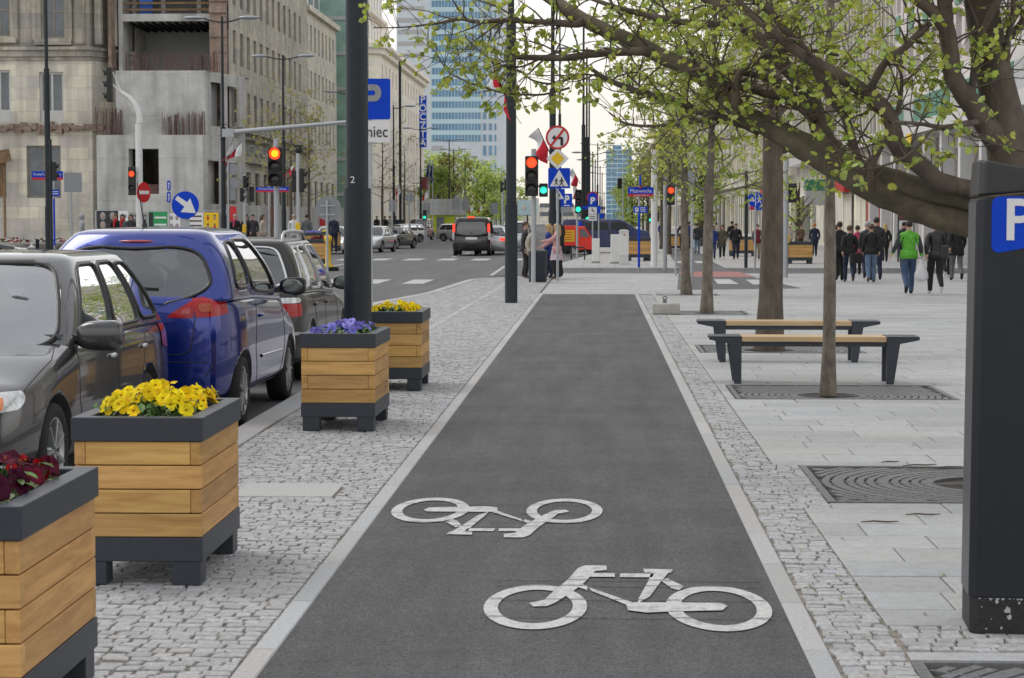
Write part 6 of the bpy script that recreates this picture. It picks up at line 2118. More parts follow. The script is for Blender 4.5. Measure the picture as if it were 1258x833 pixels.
b = MB(); b.bar((-0.40, -0.04, 1.245), (0.30, -0.065, 1.215), 0.02, 0.028); b.build('wiper', 'trim_black', car2)
b = MB(); b.sphere((0, 0.44, 1.61), 0.15, 10, 5, (1.1, 0.2, 0.10)); b.build('brake_lamp', 'lamp_red_dark', car2)
# --- dark estate with roof rails
dS = dict(L=4.5, W=1.78, H=1.60, wr=0.32, wy=(0.85, 3.6), paint='paint_dark', er=0.5, ef=0.8, kr=0.16,
          top=[(0, 0.84), (0.06, 0.98), (0.12, 1.05), (1.5, 1.03), (3.1, 0.96), (3.4, 0.92), (4.2, 0.80), (4.5, 0.62)],
          cab_base=(0.05, 3.4), cab_top=(0.40, 2.45), wb=0.95, wt=0.72, wins=estate_wins('car_glass', 'side_glass'), exf=0.3, ym=2.85, ms=1.05, seal='chrome', mirror='paint_dark',
          rails='alloy', seams=[[(2.98, 0.95), (3.02, 0.6), (2.9, 0.3)], [(1.95, 0.95), (1.92, 0.3)], [(1.0, 0.95), (1.25, 0.5)]], handles=[(2.1, 0.83), (1.15, 0.84)],
          patches=[('tail_light', [(0.46, 0.05, 0.74), (0.90, 0.12, 0.74), (0.90, 0.12, 0.885), (0.46, 0.05, 0.885)], (-0.4, 1, 0), 'lamp_red'),
                   ('tail_light_top', [(0.46, 0.05, 0.887), (0.90, 0.12, 0.887), (0.88, 0.12, 0.95), (0.46, 0.05, 0.94)], (-0.4, 1, 0), 'lamp_clear'),
                   ('rear_plate', [(-0.26, -1, 0.66), (0.26, -1, 0.66), (0.26, -1, 0.77), (-0.26, -1, 0.77)], (0, 1, 0), 'plate_white'),
                   ('bumper_strip', [(0.3, 0.05, 0.52), (0.88, 0.1, 0.54), (0.88, 0.1, 0.58), (0.3, 0.05, 0.56)], (-0.3, 1, 0), 'alloy')])
make_car('parked_car', 'dark brown estate car with silver roof rails parked beyond the blue hatchback', 'car', dS, 'cars parked along the kerb', loc=(-4.1, 21.9, -0.1))

# --- traffic further off: coarser bodies
def farcar(label, px, py, W=1.8, L=4.3, H=1.45, pt='paint_silver', rz=0.0, kind='saloon', lit=None, name='car', group='cars driving on the avenue', gl='car_glass_dark', Y=None):
    p = gp(px, py, -0.1)
    if Y: p = Vector((gx(px, Y), Y, -0.1))
    if kind == 'saloon':
        top = [(0, 0.80), (0.1, 0.94), (0.6, 0.97), (L*0.68, 0.95), (L*0.76, 0.90), (L-0.2, 0.74), (L, 0.58)]
        cb, ct = (0.42, L*0.74), (L*0.27, L*0.52)
    elif kind == 'suv':
        top = [(0, 0.9), (0.1, 1.06), (L*0.66, 1.05), (L*0.76, 1.0), (L-0.2, 0.9), (L, 0.66)]; cb, ct = (0.06, L*0.74), (0.3, L*0.56)
    else:
        top = [(0, 0.82), (0.08, 0.98), (L*0.66, 0.97), (L*0.77, 0.90), (L-0.2, 0.76), (L, 0.6)]; cb, ct = (0.06, L*0.75), (0.36, L*0.56)
    Sp = dict(L=L, W=W, H=H, wr=0.31, wy=(0.8, L-0.85), paint=pt, top=top, cab_base=cb, cab_top=ct, wt=0.70,
              wins=saloon_wins(gl, gl) if kind == 'saloon' else estate_wins(gl, gl),
              patches=[('tail_light', [(0.46, 0, 0.70), (W/2-.06, 0, 0.72), (W/2-.06, 0, 0.86), (0.46, 0, 0.86)], (-0.25, 1, 0), 'brake_lit' if lit == 'rear' else 'lamp_red'),
                       ('headlight', [(0.42, L-.1, 0.58), (W/2-.1, L-.1, 0.60), (W/2-.1, L-.1, 0.72), (0.45, L-.1, 0.68)], (-0.25, -1, 0), 'lamp_lit' if lit == 'front' else 'lamp_clear'),
                       ('front_grille', [(-0.38, 9, 0.40), (0.38, 9, 0.40), (0.36, 9, 0.60), (-0.36, 9, 0.60)], (0, -1, 0), 'trim_black'),
                       ('rear_plate', [(-0.26, -1, 0.62), (0.26, -1, 0.62), (0.26, -1, 0.73), (-0.26, -1, 0.73)], (0, 1, 0), 'plate_white'),
                       ('front_plate', [(-0.26, 9, 0.42), (0.26, 9, 0.42), (0.26, 9, 0.53), (-0.26, 9, 0.53)], (0, -1, 0), 'plate_white')])
    c, s = math.cos(rz), math.sin(rz)
    t = make_car(name, label, 'car', Sp, group, loc=(p.x, p.y, -0.1), rz=rz, fine=False)[0]
    return t
farcar('white saloon with headlamps on, half hidden behind the thick lamp post', 415, 311, pt='paint_white', rz=PI, lit='front')
farcar('silver saloon with big grille right of the thick lamp post', 470, 309, pt='paint_silver', rz=PI-0.15, W=1.85)
farcar('dark grey low coupe with one headlamp lit', 499, 305, pt='paint_grey', rz=PI-0.30, H=1.35, lit='front')
farcar('white hatchback seen from the side behind the dark coupe', 519, 297.5, pt='paint_white', rz=PI-0.9, kind='hatch')
farcar('maroon off-roader behind the white hatchback', 523, 294.5, pt='paint_maroon', rz=PI-0.2, kind='suv', H=1.85)
farcar('silver estate standing sideways left of the black van', 540, 296.5, pt='paint_silver', rz=-PI/2-0.4, kind='estate')
farcar('silver saloon with brake lamps on right of the black van', 603, 313, pt='paint_silver', rz=0, lit='rear')
farcar('dark car ahead of the silver braking saloon', 614, 306, pt='paint_black', rz=0, lit='rear')
farcar('small dark car far ahead near the lamp post', 638, 301, pt='paint_grey', rz=0)
farcar('pale car half hidden behind the waiting pedestrians', 633, 309, pt='paint_silver', rz=0, kind='suv', H=1.7)
farcar('dark moving car cut off by the left edge', -100, 300, pt='paint_black', rz=-PI/2, Y=80, kind='hatch')

# --- black people carrier seen from behind
vS = dict(L=4.75, W=1.90, H=1.92, wr=0.33, wy=(0.95, 3.95), paint='paint_black', er=0.3, ef=0.8, kr=0.06, zb=0.24,
          top=[(0, 0.9), (0.06, 1.06), (3.6, 1.05), (3.9, 1.0), (4.5, 0.88), (4.75, 0.7)], cab_base=(0.03, 3.95), cab_top=(0.13, 2.95), wb=0.965, wt=0.84, exr=0.05, exr2=0.05,
          wins=[('rear_window', 3, 0.09, 0.91, 0.06, 0.80, 0.01, -0.01, 'car_glass_dark'), ('windscreen', 1, 0.05, 0.95, 0.03, 0.93, 0.03, -0.03, 'car_glass_dark'),
                ('side_window', 0, 0.06, 0.34, 0.06, 0.80, 0.0, 0.0, 'car_glass_dark'), ('side_window', 0, 0.37, 0.66, 0.06, 0.80, 0.0, 0.0, 'car_glass_dark'), ('side_window', 0, 0.69, 0.93, 0.06, 0.80, 0.0, -0.03, 'car_glass_dark')],
          patches=[('rear_plate', [(-0.30, -1, 0.80), (0.30, -1, 0.80), (0.30, -1, 0.93), (-0.30, -1, 0.93)], (0, 1, 0), 'plate_white'),
                   ('chrome_strip', [(-0.55, -1, 0.98), (0.55, -1, 0.98), (0.55, -1, 1.01), (-0.55, -1, 1.01)], (0, 1, 0), 'chrome')])
pv = gp(579, 314.5, -0.1)
van, _, _, _ = make_car('passenger_van', 'black passenger van seen from behind with brake lamps glowing', 'van', vS, 'cars driving on the avenue', loc=(pv.x, pv.y, -0.1), fine=False)
for sx in (-1, 1):
    b = MB(); b.box((sx*0.885, 0.02, 0.98), (0.11, 0.10, 0.36)); tl = b.build('tail_light', 'lamp_clear', van, bevel=0.01)
    b = MB(); b.box((sx*0.86, 0.03, 1.38), (0.12, 0.10, 0.42)); b.build('tail_light', 'brake_lit', van, bevel=0.02)
b = MB(); b.box((0, 0.05, 1.90), (0.36, 0.08, 0.07)); b.build('brake_lamp', 'brake_lit', van)

# --- dark blue delivery van standing across the view
pv = gp(743, 311.5, -0.1)
def side_van(t, L, W, H, mm_, zf=0.28):
    b = MB(); b.smooth = False
    pr = [(-L/2, zf), (L/2, zf), (L/2, 0.95), (L/2-0.12, 1.12), (L/2-0.75, 1.25), (L/2-1.30, H-0.10), (L/2-1.55, H), (-L/2+0.25, H), (-L/2+0.04, H-0.16), (-L/2, 1.0)]
    b.prism(pr, -W/2, W/2); b.build('body', mm_, t, bevel=0.06, seg=3)
    for yy in (-W/2-0.006, ):
        g = MB(); g.prism([(L/2-1.02, 1.16), (L/2-1.32, 1.55), (L/2-1.98, 1.55), (L/2-1.98, 1.16)], yy, yy+0.01); g.build('cab_window', 'window_dark', t)
        g = MB(); g.prism(rounded(-1.0, 0.18, 1.15, 1.56, 0.06), yy, yy+0.01); g.build('side_window', 'window_dark', t)
        for x in (L/2-2.05, -1.1, -L/2+0.7):
            s = MB(); s.span(x, x+0.012, yy+0.002, yy+0.008, 0.42, 1.6); s.build('door_seam', 'trim_black', t)
        s = MB(); s.span(L/2-2.2, L/2-2.02, yy-0.02, yy+0.005, 1.02, 1.06); s.build('door_handle', 'trim_black', t)
    g = MB(); g.add([(L/2-0.76, -W/2+.12, 1.27), (L/2-0.76, W/2-.12, 1.27), (L/2-1.27, W/2-.16, H-.14), (L/2-1.27, -W/2+.16, H-.14)], [(0, 1, 2, 3)]); g.v = [(x+0.02, y, z+0.02) for x, y, z in g.v]; g.build('windscreen', 'window_dark', t)
    for x in (L/2-0.85, -L/2+1.05):
        for sy in (-1, 1):
            wo = bpy.data.objects.new('wheel', None); col.objects.link(wo); wo.parent = t; wo.location = (x, sy*(W/2-0.1), 0.33)
            q = MB(); q.lathe([(0.2, -0.1), (0.31, -0.11), (0.33, -0.06), (0.33, 0.06), (0.31, 0.11), (0.2, 0.1)], 20, axis='Y'); q.build('tyre', 'tyre', wo)
            q = MB(); q.lathe([(0.0, sy*0.09), (0.2, sy*0.105), (0.22, sy*0.08)], 16, axis='Y', cap=False); q.build('rim', 'alloy', wo)
t = thing('delivery_van', 'dark navy delivery van standing across the side street behind the white posts', 'van', (gx(743, 105), 105, -0.006))
side_van(t, 4.6, 1.9, 1.72, 'paint_navy')
t.scale = (1.0, 1, 1.0)
# --- small red three-wheeler with a cargo box
ta = 100.0
t = thing('three_wheeler', 'small bright red three-wheeled cargo scooter with a yellow panel', 'three-wheeler', (gx(709.5, ta), ta, -0.006))
b = MB(); b.prism([(-0.0, 0.22), (0.72, 0.22), (0.80, 0.42), (0.72, 0.82), (0.36, 1.34), (0.05, 1.38), (-0.0, 1.30)], -0.6, 0.6); b.build('cab', 'paint_red', t, bevel=0.05, seg=3)
b = MB(); b.span(-0.85, -0.04, -0.66, 0.66, 0.42, 1.40); b.build('cargo_box', 'paint_red', t, bevel=0.02)
b = MB(); b.span(-0.78, -0.14, -0.672, -0.663, 0.62, 1.18); pn = b.build('yellow_board', 'yellow_paint', t)
b = MB()
for k in range(4): b.span(-0.70, -0.24, -0.676, -0.673, 0.70+k*0.12, 0.74+k*0.12)
b.build('printing', 'red_paint', pn)
g = MB(); g.prism([(0.12, 0.86), (0.60, 0.84), (0.36, 1.22), (0.14, 1.24)], -0.612, -0.604); g.build('cab_window', 'window_grey', t)
g = MB(); g.add([(0.735, -0.5, 0.86), (0.735, 0.5, 0.86), (0.40, 0.5, 1.32), (0.40, -0.5, 1.32)], [(0, 1, 2, 3)]); g.v = [(x+.05, y, z+.01) for x, y, z in g.v]; g.build('windscreen', 'window_dark', t)
g = MB(); g.box((0.745, -0.5, 0.62), (0.12, 0.2, 0.14)); g.build('headlight', 'trim_black', t, bevel=0.02)
b = MB(); b.lathe([(0.09, 0), (0.09, 0.18), (0.05, 0.22)], 10, (0.12, -0.3, 1.385)); b.build('beacon', 'blue_sign', t)
for x, y in ((0.62, 0.0), (0.62, -0.45), (-0.5, -0.58), (-0.5, 0.58)):
    if (x, y) == (0.62, 0.0): continue
    q = MB(); q.lathe([(0.0, -0.06), (0.2, -0.07), (0.22, 0), (0.2, 0.07), (0.0, 0.06)], 16, (x, y, 0.22), axis='Y'); q.build('wheel', 'tyre', t)
# ------------------------------------------------------------------ street furniture, signs, signals
mk('signal_black', (0.010, 0.011, 0.011), 0.5, var=0.1)
mk('lens_off', (0.035, 0.033, 0.033), 0.25, var=0.3, scale=30)
mk('lens_red', (0.9, 0.08, 0.02), 0.4, emit=(1, 0.075, 0.02, 1.3))
mk('lens_green', (0.05, 0.8, 0.55), 0.4, emit=(0.03, 0.9, 0.55, 1.2))
mk('lens_core', (1, 0.4, 0.02), 0.4, emit=(1, 0.42, 0.01, 1.6))
mk('sign_back', (0.27, 0.285, 0.30), 0.5, metal=0.4, var=0.08)
mk('sign_red', (0.55, 0.012, 0.018), 0.4, var=0.05)
mk('sign_yellow', (0.80, 0.50, 0.005), 0.4, var=0.04)
mk('ink', (0.012, 0.012, 0.012), 0.5, var=0.05)
mk('flag_white', (0.72, 0.72, 0.73), 0.8, var=0.08, scale=5)
mk('flag_red', (0.60, 0.02, 0.04), 0.8, var=0.12, scale=5)
mk('flag_blue', (0.012, 0.03, 0.16), 0.8, var=0.2, scale=5)
mk('poster_green', (0.03, 0.32, 0.10), 0.7, var=0.1)
mk('poster_black', (0.03, 0.03, 0.035), 0.7, var=0.2)
mk('poster_skin', (0.45, 0.28, 0.20), 0.7, var=0.1)

def pt(px, py, Y, o):
    p = at(px, py, Y); return p - o

class Post:
    """a post at pixel column px, depth Y; plates are placed by their pixel rows"""
    def __init__(s, name, label, cat, px, Y, top_py, r=0.035, z0=0.0, m='galv', group=None, lower=None):
        s.Y = Y; s.x = gx(px, Y); s.z0 = z0
        s.t = thing(name, label, cat, (s.x, Y, z0), 0, group)
        s.o = Vector((s.x, Y, z0)); s.r = r
        top = zz(top_py, Y) - z0
        b = MB(); b.tube([(0, 0, -0.02), (0, 0, top)], r, 10); b.build('post', m, s.t)
        if lower:
            b = MB(); b.tube([(0, 0, zz(lower[0], Y)-z0), (0, 0, zz(lower[1], Y)-z0)], r*1.25, 10); b.build('post_sleeve', lower[2], s.t)
    def L(s, px, py): 
        p = at(px, py, s.Y) - s.o; return p.x, p.z
    def k(s): return s.Y / F
    def disc(s, px, py, rpx, m, name, dy=-0.05, ring=None, back=False, rot=0.0):
        x, z = s.L(px, py); r = rpx*s.k()
        b = MB(); b.lathe([(r, dy), (r, dy+0.02)], 32, (x, 0, z), axis='Y', smooth=False); o = b.build(name, m, s.t)
        if ring:
            b = MB(); b.lathe([(r*0.99, dy-0.004), (r*0.99, dy-0.001)], 32, (x, 0, z), axis='Y', smooth=False)
            b = MB(); n = 32
            for k in range(n):
                a0, a1 = 2*PI*k/n, 2*PI*(k+1)/n
                q = [(x+rr*math.cos(a), dy-0.004, z+rr*math.sin(a)) for rr, a in ((r, a0), (r, a1), (r*0.83, a1), (r*0.83, a0))]
                b.add(q, [(0, 1, 2, 3)])
            b.build('rim', ring, o, fix=False)
        return o
    def rect(s, x0, x1, y0, y1, m, name, dy=-0.05, rad=0.02, edge=None, par=None):
        (a, z1), (c, z0) = s.L(x0, y0), s.L(x1, y1)
        b = MB(); b.prism(rounded(a, c, z0, z1, min(rad, (c-a)/3, (z1-z0)/3)), dy, dy+0.02); o = b.build(name, m, par or s.t)
        return o
    def poly(s, pts, m, name, dy=-0.055, par=None, th=0.003):
        q = [s.L(*p) for p in pts]
        b = MB(); b.prism(q, dy, dy+th); return b.build(name, m, par or s.t)
    def text(s, txt, px, py, hpx, m, fit=None, dy=-0.056, bold=0.0, par=None):
        x, z = s.L(px, py)
        return text(txt, hpx*s.k(), m, par or s.t, (x, dy, z), fit=fit*s.k() if fit else None, bold=bold)

def signal_head(par, c, w, h, n=3, lit=None, face=0.0, col_='lens_red', arrow=False, lens_m=None):
    """housing with n lenses; face 0 looks towards the viewer"""
    d = w*0.55
    rot = Matrix.Rotation(face, 3, 'Z')
    b = MB(); b.box((0, 0, 0), (w, d, h)); hd = b.build('signal_head', 'signal_black', par, bevel=w*0.08)
    hd.location = c; hd.rotation_euler = (0, 0, face)
    pitch = h/n; r = min(w*0.40, pitch*0.42)
    for i in range(n):
        z = h/2 - pitch*(i+0.5)
        m = col_ if lit == i else 'lens_off'
        l = MB(); l.lathe([(r, -d/2-0.004), (r*0.7, -d/2-0.018), (0, -d/2-0.024)], 20, (0, 0, z), axis='Y', cap=False); lo = l.build('lens', m, hd)
        if m == 'lens_core':
            l = MB(); l.lathe([(r*1.1, -d/2-0.004), (r*0.66, -d/2-0.024)], 20, (0, 0, z), axis='Y', cap=False); l.build('lens_rim', 'lens_red', lo)
        v = MB(); v.smooth = True
        nn = 14; a0 = R(-35); a1 = R(215); dv = w*0.62
        for k in range(nn+1):
            a = a0 + (a1-a0)*k/nn
            for yy in (-d/2, -d/2-dv*(0.45+0.55*max(0, math.sin(a)))): v.v.append((r*1.1*math.cos(a), yy, z + r*1.1*math.sin(a)))
        for k in range(nn): v.face((2*k, 2*k+1, 2*k+3, 2*k+2))
        v.build('visor', 'signal_black', hd, fix=False)
    return hd

def traffic_light(label, px, Y, heads, pole_top, r=0.06, z0=-0.1, m='galv', pole=True, group='traffic lights at the crossing', yellow=None, boxes=()):
    P_ = Post('traffic_light', label, 'traffic light', px, Y, pole_top, r, z0, m, group)
    for (hx, y0, y1, wpx, n, lit, face, colr) in heads:
        x, zt = P_.L(hx, y0); _, zb_ = P_.L(hx, y1)
        k = P_.k()
        yo = -0.22 if face == 0 else (0.2 if abs(face-PI) < .1 else 0.0)
        signal_head(P_.t, (x, yo, (zt+zb_)/2), wpx*k, zt-zb_, n, lit, face, colr)
        if abs(x) > 0.05:
            b = MB(); b.bar((0, 0, (zt+zb_)/2 + (zt-zb_)*0.3), (x, yo*0.5, (zt+zb_)/2 + (zt-zb_)*0.3), 0.04); b.build('bracket', 'signal_black', P_.t)
    if yellow:
        x, z = P_.L(px, yellow); b = MB(); b.box((0, -r-0.06, z), (0.14, 0.12, 0.30)); b.build('push_button', 'yellow_paint', P_.t, bevel=0.02)
    return P_

# ---- lamps in long rows
LL = 'twin-armed street lamps along the left side'
Gl = lamp_post('twin-armed lamp in front of the concrete shell, carrying the long mast arm', gx(275, 87), 87.0, H=10.45, arms=(0.75, 0.75), group=LL, z0=-0.1)
b = MB(); b.tube([(0.1, -0.1, zz(160, 87)), (5.4, -0.1, zz(148, 87)+0.05)], [0.115, 0.075], 10); b.box((0.25, -0.1, zz(160, 87)), (0.5, 0.3, 0.35)); b.build('mast_arm', 'galv', Gl)
for k in range(5):
    b = MB(); b.lathe([(0.15, 0), (0.15, 0.03)], 12, (0, 0, zz(168, 87)+k*0.16)); b.build('clamp', 'pole_paint', Gl)
for i, (px, Y, l) in enumerate([(349, 109, 'twin-armed lamp standing before the long stone office block'), (430, 138, 'twin-armed lamp whose left head shows beside the thick lamp post'), (484, 162, 'twin-armed lamp in front of the cream building'), (517, 194, 'twin-armed lamp crossing the vertical post office sign'),
        (552, 228, 'tallest twin-armed lamp before the glass tower'), (557.5, 255, 'twin-armed lamp just right of the tallest one before the glass tower'), (571.5, 284, 'third twin-armed lamp before the glass tower'), (586.5, 320, 'fourth twin-armed lamp before the glass tower'), (595.5, 350, 'fifth twin-armed lamp before the glass tower'), (609.5, 410, 'last twin-armed lamp left of the near lamp post')]):
    H = 1.7 - 0.25 + (VY - [68, 112, 130, 157, 171, 183, 192, 202, 209, 217][i])*Y/F
    lamp_post(l, gx(px, Y), Y, H=H, r0=0.13, arms=(0.83, 0.83) if Y != 162 else (0, 0.9), group=LL, z0=0.25)
b_ = Post('trolley_pole', 'tall plain dark pole in front of the cream building facade', 'pole', 492, 165, 75, 0.11, 0.25, 'pole_paint')
RL = 'dark street lamps on the right pavement'
lamp_post('tall lamp post rising out of the frame behind the dark blue van', gx(716.5, 112), 112, H=12.5, r0=0.135, arms=(0.9, 0.9), group=RL)
lamp_post('slim tall lamp post just right of the no-left-turn sign', gx(687.5, 106), 106, H=13, r0=0.095, arms=(0, 0), group=RL)
for i, (px, Y, top) in enumerate([(720.5, 130, 60), (723.5, 150, 95), (728, 178, 187), (731, 200, 196), (734, 215, 176), (737, 250, 204), (739.5, 275, 212), (742, 320, 236)]):
    H = 1.7 + (VY-top)*Y/F
    lamp_post(['first thin lamp post behind the tall one at the van', 'second thin lamp post behind the tall one at the van', 'short-looking lamp post left of the far tower', 'lamp post between two taller ones left of the far tower', 'highest of the far lamp posts, its arm touching the far tower', 'far lamp post with its arm across the far tower', 'farther lamp post with a low arm before the far tower', 'farthest lamp post at the end of the right row'][i],
              gx(px, Y), Y, H=H, r0=0.13, arms=(0.95, 0.95), group=RL)
lamp_post('dark lamp post at the far left in front of the sandstone house', gx(60, 72), 72, H=13, r0=0.13, sleeve=2.25, arms=(0.8, 0.8), group='lamp posts at the left corner', z0=-0.1)

# ---- parking sign behind the thick lamp post
P_ = Post('parking_sign', 'big blue P sign with a Koniec plate, half hidden behind the thick lamp post', 'road sign', 455, 27.5, 96, 0.03, 0.0)
o = P_.rect(428, 480, 97, 147, 'blue_sign', 'parking_plate', rad=0.03)
def letter_P(P_, x0, x1, y0, y1, w, m, par):
    # stem, bowl built as one ring-like outline
    sx, r = w, (y1-y0)*0.58
    ym = y0 + r
    pts = [(x0, y1), (x0, y0), (x1-r*0.35, y0)] + [(x1-r*0.38+r*0.38*math.sin(a), ym-r*0.5-r*0.5*math.cos(a)) for a in [PI*k/8 for k in range(0, 9)]] + [(x0+w, ym), (x0+w, y1)]
    outer = P_.poly(pts, m, 'letter', -0.056, par)
    inn = [(x0+w, y0+w), (x1-r*0.5, y0+w)] + [(x1-r*0.5+(r*0.5-w)*math.sin(a), ym-r*0.5-(r*0.5-w)*math.cos(a)) for a in [PI*k/8 for k in range(0, 9)]] + [(x0+w, ym-w)]
    P_.poly(inn, 'blue_sign', 'letter_counter', -0.060, par)
letter_P(P_, 440, 469, 104, 140, 7.5, 'sign_grey', o)
o = P_.rect(428, 480, 148.5, 175, 'sign_white', 'end_plate', rad=0.02)
P_.text('Koniec', 454, 162.5, 20, 'ink', fit=45, par=o)

# ---- sign stack at the crossing
P_ = Post('sign_post', 'sign stack with no left turn, yellow priority diamond and pedestrian crossing', 'road sign', 685, 56, 155, 0.035)
o = P_.disc(685, 169, 14.6, 'sign_white', 'no_left_turn', -0.06, 'sign_red')
P_.poly([(678, 169.5), (682, 165.5), (682, 168), (690, 168), (692, 170), (692, 179), (688.5, 179), (688.5, 171.2), (682, 171.2), (682, 173.5)], 'ink', 'left_arrow', -0.066, o)
P_.poly([(676, 178), (678, 180), (694, 160), (692, 158)], 'sign_red', 'bar', -0.07, o)
o = P_.poly([(685, 181.5), (699, 195), (685, 208.5), (671, 195)], 'sign_white', 'priority_diamond', -0.06, th=0.02)
P_.poly([(685, 186.5), (693.5, 195), (685, 203.5), (676.5, 195)], 'sign_yellow', 'diamond_centre', -0.066, o)
o = P_.rect(673.5, 700.5, 206.5, 231.5, 'blue_sign', 'crossing_plate', -0.055)
P_.poly([(687, 208.5), (698.5, 229), (675.5, 229)], 'sign_white', 'white_triangle', -0.060, o)
def walker(P_, cx, cy, s, par, m='ink', dy=-0.066):
    x, z = P_.L(cx, cy-s*0.42); 
    b = MB(); b.lathe([(s*0.09*P_.k(), dy), (s*0.09*P_.k(), dy+0.003)], 10, (x, 0, z), axis='Y'); b.build('pictogram', m, par)
    P_.poly([(cx-s*.1, cy-s*.3), (cx+s*.1, cy-s*.3), (cx+s*.27, cy-s*.05), (cx+s*.2, cy), (cx+s*.07, cy-s*.15), (cx+s*.09, cy+s*.1), (cx+s*.28, cy+s*.5), (cx+s*.16, cy+s*.5), (cx, cy+s*.15), (cx-s*.17, cy+s*.5), (cx-s*.29, cy+s*.5), (cx-s*.1, cy+s*.05), (cx-s*.09, cy-s*.13), (cx-s*.22, cy+s*.02), (cx-s*.28, cy-s*.04)], m, 'pictogram', dy, par)
walker(P_, 690, 223.5, 11, o); walker(P_, 683.5, 223, 9, o)
P_ = Post('sign_post', 'second pedestrian crossing sign hidden behind the sign stack', 'road sign', 683, 75, 232, 0.035)
o = P_.rect(677, 694, 246-14, 246, 'blue_sign', 'crossing_plate'); P_.poly([(686, 233), (693, 244.5), (678.5, 244.5)], 'sign_white', 'white_triangle', -0.06, o); walker(P_, 687, 240.5, 6, o)
# traffic light left of the stack, red, green filter arrow
P_ = traffic_light('traffic light with red lamp and green filter arrow left of the sign stack', 655.5, 55, [(653.5, 192, 241, 16, 3, 0, 0.0, 'lens_red'), (668, 225.5, 242, 10.5, 1, 0, 0.0, 'lens_green')], 183, 0.065, 0.0, group='traffic lights at the crossing')
traffic_light('far traffic light showing green behind the tall lamp post', 709, 88, [(710.5, 243-10, 262, 8, 3, 2, 0.0, 'lens_green')], 262, 0.05, 0.0)
traffic_light('farther small traffic light showing green above the blue van', 722.5, 108, [(722, 254, 272, 6, 3, 2, 0.0, 'lens_green')], 270, 0.05, 0.0)
traffic_light('signal hanging on a mast above the far pavement', 765, 120, [(761, 219, 232, 5, 3, None, 0.4, 'lens_red')], 216, 0.04, 0.0)
P_ = traffic_light('traffic light with blurred red lamp by the leaning tree', 817, 70, [(824, 228, 252, 9.5, 2, 0, 0.0, 'lens_red')], 215, 0.07, 0.0)
P_ = traffic_light('signal seen from behind on a pole right of the thick trunk', 965, 60, [(974, 225, 249, 11, 2, None, PI, 'lens_red')], 195, 0.075, 0.0)
traffic_light('small signal with green lamp on the curved white mast', 806, 84, [(799, 262, 273, 4.5, 2, 1, 0.0, 'lens_green'), (808, 261, 272, 4, 2, None, PI, 'lens_red')], 255, 0.05, 0.0)
# parking signs
P_ = Post('parking_sign', 'small blue parking sign with pale plate before the red three-wheeler', 'road sign', 691, 85, 238, 0.03)
o = P_.rect(689, 703, 238, 254, 'blue_sign', 'parking_plate'); P_.text('P', 696, 245.5, 13, 'sign_white', bold=0.02, par=o); P_.rect(692.5, 700, 252, 253, 'sign_white', 'line', -0.056, par=o)
o = P_.rect(689, 703, 254.5, 261, 'sign_grey', 'plate')
P_ = Post('parking_sign', 'blue parking sign with a red rounded top and wheelchair plates', 'road sign', 728, 90, 235, 0.03)
o = P_.disc(728, 242.5, 7.2, 'blue_sign', 'no_parking', -0.05, 'sign_red')
o = P_.rect(722.8, 733.2, 240, 254, 'blue_sign', 'parking_plate', -0.062); P_.text('P', 728, 247, 11, 'sign_white', bold=0.02, dy=-0.068, par=o)
o = P_.rect(722.8, 733.2, 254.5, 263, 'sign_white', 'wheelchair_plate'); P_.poly([(727, 256), (728, 256), (728, 258.5), (730, 258.5), (730.5, 261), (729.7, 261), (729.3, 259.4), (727, 259.4)], 'ink', 'pictogram', -0.056, o)
o = P_.rect(722.8, 733.2, 263.5, 271, 'sign_white', 'plate'); P_.rect(724.5, 731.5, 265.5, 266.3, 'ink', 'line', -0.056, par=o); P_.rect(724.5, 731.5, 268, 268.8, 'ink', 'line', -0.056, par=o)
P_ = Post('direction_sign', 'cluster of small blue direction signs right of the parking sign', 'road sign', 735.5, 92, 252, 0.03)
P_.rect(732, 738, 253, 262, 'blue_sign', 'blue_plate'); P_.rect(736.5, 742, 263, 268, 'blue_sign', 'blue_plate'); P_.rect(715.5, 722.5, 253, 257, 'blue_sign', 'blue_plate', -0.03)
# street name sign on a blue post
P_ = Post('street_sign', 'blue and red street name sign Mazowiecka on a post with blue lower half', 'street sign', 785, 66.5, 228, 0.032, 0.0, 'galv', lower=(262, 328, 'blue_sign'))
o = P_.rect(771.5, 803, 230, 241.5, 'blue_sign', 'name_plate', -0.06, 0.02); P_.rect(771.5, 803, 238.3, 241.6, 'sign_red', 'red_strip', -0.064, 0.005, par=o)
P_.text('Mazowiecka', 787.3, 234.6, 6.6, 'sign_white', fit=26, dy=-0.062, par=o); P_.text('Śródmieście Północne', 787.3, 239.9, 2.2, 'sign_white', fit=18, dy=-0.067, par=o)
o = P_.rect(778, 795, 253.5, 261.5, 'blue_sign', 'parking_direction', -0.06); P_.rect(780, 784.5, 255, 260, 'sign_white', 'white_square', -0.064, par=o); P_.text('P', 782.3, 257.5, 4.4, 'blue_sign', dy=-0.068, par=o)
for k in range(3): P_.rect(786.5, 793, 255+k*2, 255.8+k*2, 'sign_white', 'line', -0.064, 0.004, par=o)
b = MB(); x, z = P_.L(786.5, 222); b.box((x, 0, z), (0.05, 0.8, 0.36)); e = b.build('crosswise_plate', 'blue_sign', P_.t); b = MB(); b.box((x, 0, z-0.2), (0.054, 0.8, 0.10)); b.build('red_strip', 'sign_red', e)
P_ = Post('cycle_sign', 'round blue sign with bicycle and walkers right of the slim trees', 'road sign', 927.5, 66, 236, 0.03)
o = P_.disc(928, 245, 9.3, 'blue_sign', 'round_plate', -0.05); P_.rect(927.7, 928.4, 236.5, 253.5, 'sign_white', 'divider', -0.056, 0.002, par=o); walker(P_, 932.5, 245, 9, o, 'sign_white', -0.06)
